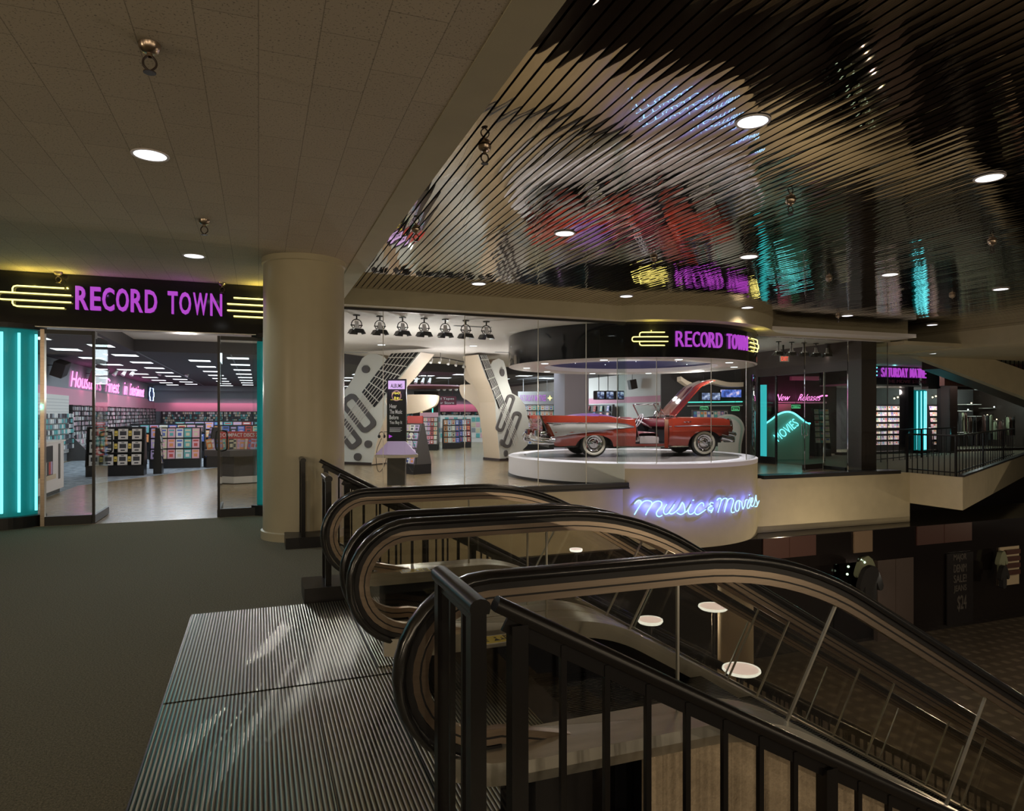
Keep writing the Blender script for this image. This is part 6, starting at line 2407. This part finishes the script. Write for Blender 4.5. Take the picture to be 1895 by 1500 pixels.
light('POINT', 'neon_glow', (ap.x, ap.y - .9, 2.1), 3, (0.15, 0.95, 0.85), shadow_soft_size=0.0)

Z = 27.0
def blk(name, u0, u1, v0, v1, z, dpt, m, label=None, cat=None, kind=None, group=None):
    """upright box whose front faces the hall, spanning real positions on the plane z"""
    a = at_z(u0, v1, z); b_ = at_z(u1, v1, z); top_ = at_z(u0, v0, z).z
    L = (b_ - a).length
    mb = MB(); mb.box(0, L, 0, dpt, 0, top_ - a.z)
    o = mb.build(name, m, loc=a); o.rotation_euler = (0, 0, cam_rz)
    if kind == 'structure': struct(o, label)
    elif label: tag(o, label, cat, group, kind)
    return o


FL = lambda z: HZ + 1.6 * F / z       # pixel row of the floor at depth z
blk('wall_movies', 1402, 1548, 640, FL(Z), Z, .2, 'dark_brown', kind='structure')
o = empty('neon_script', at_z(1408, 741, 26.8), 'pink neon script reading New Releases, seen through the second entrance', 'neon sign', rz=cam_rz)
s26 = 26.8 / 1250
mb = MB(); put_text(mb, 'New', lambda a, b, t: ((26 + 24 * a + 5 * b) * s26, -.05 + .02 * t, (.0 + 12 * b) * s26), offset=-.012); mb.build('word', 'neon_pink', o)
mb = MB(); put_text(mb, 'Releases', lambda a, b, t: ((68 + 40 * a + 5 * b) * s26, -.05 + .02 * t, (.0 + 12 * b) * s26), offset=-.012); mb.build('word', 'neon_pink', o)
mb = MB(); mb.tube([(104 * s26, -.05, 6 * s26), (112 * s26, -.05, 9 * s26), (122 * s26, -.05, 9 * s26)], .03, 6); mb.build('tail', 'neon_pink', o)
light('POINT', 'neon_glow', at_z(1450, 733, 26.0), 6, (1.0, 0.15, 0.5), shadow_soft_size=0.0)
light('POINT', 'neon_glow', at_z(1500, 733, 26.0), 6, (1.0, 0.15, 0.5), shadow_soft_size=0.0)
blk('ledge', 1440, 1530, 743, 746, 26.6, .3, 'store_white', 'pale ledge under the pink New Releases script', 'ledge')
blk('bulkhead', 1465, 1516, 696, 703, 26.2, .2, 'pink_wall', 'pink bulkhead strip above the pink script', 'bulkhead')
blk('display_block', 1440, 1464, 747, 775, 26.4, .3, 'guitar_side', 'brown block behind the top of the turquoise arch', 'display block')
o = empty('aisle_sign', at_z(1473, 752, 26.3), 'green neon framed label under the pink script', 'sign', rz=cam_rz)
mb = MB(); mb.box(-.17, .17, 0, .02, -.055, .055); mb.build('plate', 'black', o)
mb = MB(); mb.tube([(0, .01, .05), (0, .01, 3.46 - o.location.z)], .008, 5); mb.build('hanger', 'black', o)
mb = MB(); mb.tube([(-.17, 0, -.055), (.17, 0, -.055), (.17, 0, .055), (-.17, 0, .055)], .010, 6, closed=True); mb.build('frame', 'neon_green', o)
mb = MB(); put_text(mb, 'Children', lambda a, b, t: (-.13 + .26 * a, -.01 + .01 * t, -.03 + .05 * b)); mb.build('lettering', 'neon_green', o)
p1 = at_z(1518, 800, 25.6)
rack(p1.x, p1.y, cam_rz, .60, 1.80, 6, 3, 'rack seen through the second entrance', 'tall black rack of video boxes right of the turquoise arch', ['sleeve_white', 'sleeve_teal', 'sleeve_cream', 'sleeve_pink'], kind='video_box', d=.5, seed=61, z0=.5, cat='video box', noun='video box', fm='black')

# movie store front
def yfront(u, v, y=19.8): return at_y(u, v, y)
x0, x1 = yfront(1560, 700).x, yfront(1718, 700).x
mb = MB()
n = 16
pts = [(x0, 19.55)] + [(x0 + (x1 - .9 - x0) * i / 6, 19.55 + .03 * i) for i in range(1, 7)] + [(x1 - .9 + .9 * math.sin(PI / 2 * i / 8), 19.73 + .9 * (1 - math.cos(PI / 2 * i / 8))) for i in range(1, 9)] + [(x1, 21.5), (x0, 21.5)]
mb.prism(pts, lambda a, b, t: (a, b, t), 2.74, 3.46)
struct(recalc(mb.build('wall_front.001', 'black_gloss', smooth=40)))
mb = MB()
pts2 = [(a + (.02 if i < len(pts) - 2 else 0), b - (.04 if i < len(pts) - 2 else 0)) for i, (a, b) in enumerate(pts)]
mb.prism(pts2, lambda a, b, t: (a, b, t), 2.68, 2.74)
struct(recalc(mb.build('trim_16', 'steel')))
o = empty('shop_sign', (22, 19.55, 3.2), 'purple SATURDAY MATINEE letters over the movie store', 'sign')
la, lb = yfront(1628, 690, 19.6).x, yfront(1713, 690, 19.75).x
W2 = dict(W)
tx = 'SATURDAY MATINEE'
tot = sum(W2.get(c, 1) for c in tx); xx = 0
for c in tx:
    wd = W2.get(c, 1.0)
    if c != ' ':
        a0, a1 = xx / tot, (xx + wd * .84) / tot
        mb = MB(); put_text(mb, c, lambda a, b, t: Vector((la + (lb - la) * (a0 + (a1 - a0) * a), 19.50 + .05 * t + .25 * (a0 > .75) * (a0 - .75) * 4, 3.03 + .36 * b)) - Vector((22, 19.55, 3.2)), offset=.004)
        mb.build('letter', 'neon_purple', o)
    xx += wd
mb = MB(); put_text(mb, 'THE MOVIE STORE', lambda a, b, t: (la + .25 + (lb - la - .5) * a - 22, -.04 + .03 * t, 2.80 - 3.2 + .13 * b)); mb.build('sub_lettering', 'red_dark', o)
for k in range(3):
    mb = MB(); q = yfront(1618, 680 + 7 * k, 19.5); mb.tube([(q.x - 22 - .9, -.07, q.z - 3.2), (q.x - 22 + .12, -.07, q.z - 3.2)], .025, 6); mb.build('tube', 'neon_turq', o)
light('POINT', 'neon_glow', (la + .3, 19.2, 3.44), 2, (.2, .8, 1.0), shadow_soft_size=0.0)
light('POINT', 'neon_glow', (lb + .2, 19.2, 3.44), 2, (.2, .8, 1.0), shadow_soft_size=0.0)
q = yfront(1703, 833)
o = empty('lightbox', (q.x, q.y + .1, 0), 'turquoise light column beside the movie store entrance, with three tubes', 'light column')
mb = MB(); mb.lathe([(.27, .12), (.27, 2.55)], n=20, a0=-PI, a1=0); mb.build('cover', 'turq_back', o, smooth=40)
for a in (-1.0, -.5, 0, .5):
    mb = MB(); mb.tube([(.29 * math.sin(a), -.29 * math.cos(a), .15), (.29 * math.sin(a), -.29 * math.cos(a), 2.5)], .018, 8); mb.build('neon_tube', 'neon_turq', o)
mb = MB(); mb.box(-.3, .3, -.3, .3, 0, .12); mb.build('plinth', 'black', o)
light('POINT', 'neon_glow', (q.x, q.y - .7, .8), 5, (0.15, 0.9, 0.95), shadow_soft_size=0.0)
def vpost(u0, u1, y, m, nm, label=None, z1=3.46):
    a, b = at_y(u0, 800, y).x, at_y(u1, 800, y).x
    mb = MB(); mb.box(a, b, y, y + .4, 0, z1)
    o = mb.build(nm, m); struct(o, label)
vpost(1681, 1691, 19.75, 'black_gloss', 'pillar')
vpost(1751, 1758, 19.6, 'black', 'pillar.001')
vpost(1758, 1772, 19.4, 'dark_brown', 'pillar.002')
mb = MB(); a = at_y(1718, 800, 20.0).x; mb.box(a, 33, 20.0, 20.3, 2.62, 3.46); mb.box(a, 33, 19.95, 20.3, 0, .10); mb.box(x0, a, 19.85, 20.2, 0, .10)
struct(mb.build('trim_17', 'dark_brown'))
struct(pane('window_22', x0, at_y(1680, 800, 19.95).x, 19.9, 19.91, .10, 2.68))
struct(pane('window_23', at_y(1718, 800, 20.1).x, at_y(1750, 800, 20.1).x, 20.1, 20.11, .10, 2.62))
struct(pane('window_24', at_y(1773, 800, 20.1).x, 33, 20.1, 20.11, .10, 2.62))
# inside the movie store: dense lit shelves
xa_, xb_ = at_y(1615, 800, 21.6).x, at_y(1681, 800, 21.6).x
rack((xa_ + xb_) / 2, 21.8, 0, xb_ - xa_, 2.0, 7, 16, 'wide video shelf', 'wide brightly lit video shelf in the movie store window', ['sleeve_white', 'sleeve_pink', 'sleeve_cream', 'sleeve_white', 'sleeve_lilac'], kind='video_box', d=.5, seed=71, z0=.22, cat='video box', noun='video box', fm='black', ih=.17)
xa_, xb_ = at_y(1724, 800, 21.0).x, at_y(1751, 800, 21.0).x
rack((xa_ + xb_) / 2, 21.2, 0, xb_ - xa_, 2.0, 7, 6, 'narrow video shelf', 'narrow lit video shelf right of the turquoise light column', ['sleeve_pink', 'sleeve_white', 'sleeve_cream', 'sleeve_lilac'], kind='video_box', d=.5, seed=72, z0=.22, cat='video box', noun='video box', fm='black', ih=.17)
light('SPOT', 'shelf_lamp', (at_y(1737, 800, 20.5).x, 20.45, 2.5), 150, (1.0, .86, .84), (at_y(1737, 800, 21.1).x, 21.1, .9), spot_size=1.9, spot_blend=.8, shadow_soft_size=.1)
for x_ in (22.5, 24.2, 26.0):
    light('SPOT', 'shelf_lamp', (x_, 20.5, 2.6), 190, (1.0, .86, .84), (x_, 21.7, .9), spot_size=1.9, spot_blend=.8, shadow_soft_size=.1)
light('POINT', 'store_lamp', (23.5, 20.9, 2.5), 50, (1.0, .80, .78), shadow_soft_size=.1)
for (u, v), lab in (((1668, 737), 'cluster of small spot lamps over the wide video shelf'), ((1738, 735), 'row of small warm spot lamps over the narrow video shelf')):
    q = at_y(u, v, 21.0)
    o = empty('spot_cluster', q, lab, 'lamp')
    mb = MB(); mb.tube([(-.45, 0, .1), (.45, 0, .1)], .012, 5); mb.tube([(0, 0, .1), (0, 0, 3.46 - q.z)], .012, 5); mb.build('bar', 'black', o)
    for k in range(5):
        mb = MB(); mb.sphere((-.4 + k * .2, 0, .05 * (k % 2)), .035, 5); mb.build('bulb', 'warm_bulb', o)
mb = MB(); mb.box(x0, 33, 23.2, 23.4, 0, 3.46)
struct(mb.build('wall_far.001', 'store_dark'))
# clothes shop at far right
R = random.Random(17)
for k, (u, w_, h_) in enumerate(((1790, .5, 1.7), (1812, .8, 1.5), (1836, .7, 1.6), (1858, 1.1, 1.3), (1878, .6, 1.5))):
    q = at_y(u, 835, 21.0)
    o = empty('clothes_rail', (q.x, 21.2 + .2 * (k % 2), 0), 'clothes rail with dark garments, %s from the left in the far right shop' % ORD[k], 'clothes rail', 'clothes rails in the far right shop')
    mb = MB(); mb.tube([(-w_ / 2, 0, 0), (-w_ / 2, 0, h_), (w_ / 2, 0, h_), (w_ / 2, 0, 0)], .018, 6); mb.build('frame', 'chrome', o)
    for j in range(3):
        gx = -w_ / 2 + w_ * (j + .5) / 3
        mb = MB()
        mb.prism([(-.20, 0), (.20, 0), (.15, .62), (.21, .60), (.12, .80), (.03, .84), (-.03, .84), (-.12, .80), (-.21, .60), (-.15, .62)], lambda a, b, t: (gx + a * .6, a * .7 + t, h_ - .90 + b), -.03, .03)
        g = mb.build('garment', ('cloth_dark', 'cloth_green', 'lower_red')[(j + k) % 3], loc=o.location)
        tag(g, '%s garment, %s on the %s clothes rail in the far right shop' % (('dark', 'olive', 'maroon')[(j + k) % 3], ORD[j], ORD[k]), 'garment', 'garments in the far right shop')
for k, (u, v) in enumerate(((1786, 760), (1803, 748), (1822, 770), (1845, 755), (1862, 790), (1880, 765), (1796, 800), (1850, 778), (1833, 800))):
    q = at_y(u, v, 22.6)
    o = empty('glass_shelf', q, 'small lit shelf with glass in the far right shop, %s of nine' % ORD[k], 'shelf', 'lit shelves in the far right shop')
    mb = MB(); mb.box(-.5, .5, 0, .55, -.012, .012); mb.build('board', 'store_white', o)
    mb = MB(); mb.sphere((.2 * (-1) ** k, 0, .06), .035, 5); mb.build('bulb', 'warm_bulb' if k % 3 else 'bulb_white', o)
for x_ in (29.0, 31.5): light('POINT', 'shop_lamp', (x_, 21.9, 2.4), 70, (.85, 1.0, .92), shadow_soft_size=.1)
# stair flight rising beyond the walkway
q0 = 15.95
def sp(u, v): p = at_y(u, v, q0); return (p.x, p.z)
mb = MB(); mb.prism([sp(1600, 644), sp(1682, 653.5), sp(1727, 671), sp(1895, 734), sp(1960, 760), sp(1960, 708), sp(1889, 682), sp(1781, 643.5), sp(1700, 632), sp(1600, 632)], lambda a, b, t: (a, t, b), q0, q0 + .25)
struct(recalc(mb.build('stair_side', 'plaster')), 'pale diagonal side of the stair rising to the floor above')
mb = MB()
mb.prism([sp(1752, 650), sp(1752, 681), sp(1895, 734), sp(1960, 760), sp(1960, 745), sp(1760, 655)], lambda a, b, t: (a, t, b), q0 + .25, q0 + .9)
struct(recalc(mb.build('stair.002', 'dark_brown')), 'dark underside of the stair to the floor above')
o = empty('stair_railing', (at_y(1840, 660, q0 + .1).x, q0 + .1, 3.0), 'dark stair balusters high at the right edge', 'railing')
for k in range(9):
    a = at_y(1828 + k * 8, 0, q0 + .12).x
    zb = at_y(1828 + k * 8, 655 + k * 3.4 + 4, q0 + .12).z
    mb = MB(); mb.box(a - o.location.x - .012, a - o.location.x + .012, -.012, .012, zb - 3.0 - .15, zb - 3.0 + 1.0); mb.build('baluster', 'black_rail', o)
mb = MB(); mb.box(23, 33, 17.2, 17.4, 2.6, 4.2)
struct(mb.build('wall_upper', 'lower_red'))
light('POINT', 'stair_lamp', (25.5, 16.4, 4.2), 25, WARM, shadow_soft_size=.1)
for k, (x_, y_) in enumerate(((19.5, 15.0), (22.5, 17.5), (26.5, 19.0))):
    downlight((x_, y_, 3.455), 'recessed downlight in the ceiling of the far walkway, %s from the glass front' % ORD[k], 60, grp='downlights over the far walkway', col=PALE)

# ================================================================== LOWER LEVEL
# mirror soffit and shop windows under the drum
def lx(u, v=1050, y=14.7): return at_y(u, v, y).x
mb = MB(); mb.box(lx(1570), lx(1604), 14.50, 14.54, -2.35, -1.42)
o = mb.build('fascia_panel', 'lower_beige'); tag(o, 'lit beige panel in the dark band under the upper floor', 'panel')
for a, b, lab in ((1686, 1787, 'dull red panel in the dark band, at right'), (1403, 1500, 'dull red panel in the dark band below the drum')):
    mb = MB(); mb.box(lx(a), lx(b), 14.50, 14.54, -2.30, -1.50)
    mb.box(lx((a + b) / 2) - .01, lx((a + b) / 2) + .01, 14.49, 14.50, -2.30, -1.50)
    o = mb.build('fascia_panel', 'lower_red'); tag(o, lab, 'panel')
mb = MB(); mb.box(lx(1619, 1070), lx(1685, 1070), 14.60, 14.74, LOW, -2.66); mb.box(lx(1652), lx(1652) + .02, 14.59, 14.60, LOW, -2.66)
o = mb.build('wall_panel', 'lower_grey'); tag(o, 'tall dull grey wall panels between the lower shop windows', 'wall panel')
o = empty('sale_poster', (lx(1775), 14.70, -3.8), 'dark poster lettered Major Denim Sale Jeans 24 in the lower shop window', 'poster')
mb = MB(); mb.box(-.55, .6, -.02, .02, -1.1, 1.1); mb.build('sheet', 'lower_sheet', o)
mb = MB()
for k, (tx, h_) in enumerate((('MAJOR', .24), ('DENIM', .24), ('SALE!', .24), ('JEANS', .24), ("$24", .50))):
    zt = .95 - .32 * k - (.26 if k == 4 else 0)
    put_text(mb, tx, lambda a, b, t: ((-.28 + .56 * a) if k < 4 else (-.12 + .40 * a), -.035 + .012 * t, zt - h_ * .0 + h_ * b - .12), offset=.01)
mb.build('lettering', 'lower_print', o)
# shop window right and left with lit interior
def shopwin(u0, u1, m, nm, z0=LOW + .1, z1=-2.66):
    mb = MB(); mb.box(lx(u0), lx(u1), 14.70, 14.74, z0, z1)
    o = mb.build(nm, m); return o
o = shopwin(1850, 1886, 'lower_lit', 'shop_window', LOW + 1.1); tag(o, 'lit pale wall seen in the lower shop at the right edge', 'shop window')
for k in range(4):
    mb = MB(); mb.box(lx(1858), lx(1884), 14.62, 14.69, -2.9 - k * .22, -2.76 - k * .22)
    o = mb.build('folded_garments', 'lower_red'); tag(o, 'maroon folded garments, %s shelf, at the right edge downstairs' % ORD[k], 'garments', 'maroon folded garments at the right edge')
def garment(u, v, y, m, label, s=1.0):
    q = at_y(u, v, y)
    mb = MB()
    pts = smooth_pts([(-.10, .38), (-.24, .30), (-.36, -.10), (-.30, -.22), (-.24, -.10), (-.22, -.55), (0, -.60), (.20, -.55), (.22, -.05), (.30, -.25), (.38, -.12), (.24, .30), (.10, .38)], 3, True)
    mb.prism([(p[0] * s, p[1] * s) for p in pts], lambda a, b, t: (a, t + .05 * math.sin(a * 9), b), -.07, .07)
    g = recalc(mb.build('jacket', m, loc=q, smooth=40)); tag(g, label, 'garment')
    return g
garment(1609, 1075, 14.0, 'cloth_dark', 'dark jacket on a stand in the lower shop window', 1.1)
garment(1601, 1053, 14.58, 'cloth_green', 'pale green jacket behind the dark one in the lower shop window', 1.0)
garment(1853, 1035, 14.5, 'cloth_green', 'pale garment hanging beside the maroon stacks at the right edge', .7)
garment(1856, 1062, 14.3, 'cloth_dark', 'black garment hanging low at the right edge downstairs', .7)
mb = MB(); mb.box(lx(1545), lx(1617), 14.72, 14.745, LOW + .1, -2.66)
o = mb.build('shop_window', 'tinted_glass'); tag(o, 'dark shop window behind the two jackets downstairs', 'shop window')
for k, (u, v) in enumerate(((1570, 1048), (1595, 1036), (1600, 1040), (1568, 1062), (1593, 1061))):
    q = at_y(u, v, 14.5)
    mb = MB(); mb.sphere((0, 0, 0), .035, 5); o = mb.build('display_bulb', 'star_green', loc=q); tag(o, 'tiny greenish display light near the jackets, %s from the top left' % ORD[k], 'light', 'tiny display lights downstairs')
# made-up column and glowing discs standing in for a reflected column and downlights
for (u, v, z, r_, lab) in ((1361, 1090, 9.5, .24, 'cream round column standing in for a reflected one, seen through the nearest escalator glass'),):
    q = at_z(u, v, z)
    mb = MB(); mb.lathe([(r_, 0), (r_, q.z - LOW + .22), (.001, q.z - LOW + .22)], n=28)
    o = mb.build('reflected_column', 'guitar_side', loc=(q.x, q.y + .0, LOW), smooth=40); tag(o, lab, 'column')
for k, (u, v, z, r_, lab) in enumerate(((1320, 1123, 8.2, .175, 'glowing white disc for a reflected downlight beside the cream column, behind the escalator glass'), (1372, 1239, 7.0, .19, 'lowest glowing white disc for a reflected downlight, crossed by stair balusters'),
                                       (1203, 1148, 7.0, .13, 'glowing disc for a reflected downlight at left, behind the glass above the steel deck'), (1066, 1017, 10.5, .10, 'small glowing disc for a reflected downlight seen through the farther escalator glass'))):
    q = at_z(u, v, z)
    o = empty('reflected_disc', q, lab, 'lamp', 'glowing discs standing in for reflected downlights')
    mb = MB(); mb.lathe([(.001, .012), (r_ * .9, .012), (r_ * .9, -.01)], n=32); mb.build('disc', 'disc_glow', o, smooth=30)
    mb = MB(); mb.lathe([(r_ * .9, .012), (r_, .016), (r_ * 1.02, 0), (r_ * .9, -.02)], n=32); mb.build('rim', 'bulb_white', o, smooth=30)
    mb = MB(); mb.cyl((0, 0, LOW - q.z), (0, 0, -.01), .02, 8); mb.build('stand', 'black', o)  # post made up to carry the disc
# unseen fill points added to brighten the lower level and the walkway underside
light('POINT', 'lower_fill', (20.5, 10.5, -4.2), 22, (1.0, .72, .55), shadow_soft_size=0.0)
for x_, y_, p_ in ((6, 9.5, 110), (10, 6.5, 80), (13, 11.5, 90), (19, 9, 50), (24, 12, 40)):
    light('POINT', 'lower_fill', (x_, y_, -1.75), p_, (1.0, .80, .55), shadow_soft_size=0.0)
light('SPOT', 'window_lamp', (lx(1590), 13.9, -2.7), 12, (1.0, .9, .7), (lx(1600), 14.6, -4.0), spot_size=1.6, spot_blend=.6, shadow_soft_size=.05)

# tan segmented ring under the ceiling at the far left of the entrance
q = at_z(118, 606, 12.3)
o = empty('ceiling_ring', (q.x, q.y, 3.22), 'tan segmented ring hanging under the ceiling behind the left glass pane', 'ceiling feature')
mb = MB(); mb.lathe([(.34, 0), (.50, -.05), (.52, -.02), (.50, .02), (.34, .03), (.34, 0)], n=40); mb.build('ring', 'guitar_side', o, smooth=30)
mb = MB()
for k in range(20):
    a = 2 * PI * k / 20
    mb.bar((.34 * math.cos(a), .34 * math.sin(a), -.004), (.50 * math.cos(a), .50 * math.sin(a), -.054), .008, .004)
mb.build('seam', 'grey_fixture', o)['kind'] = 'stuff'
mb = MB(); mb.lathe([(.001, .01), (.34, .01)], n=30); mb.build('centre', 'dark_brown', o)
mb = MB(); mb.tube([(0, 0, .01), (0, 0, .12)], .05, 8); mb.build('stem', 'black', o)
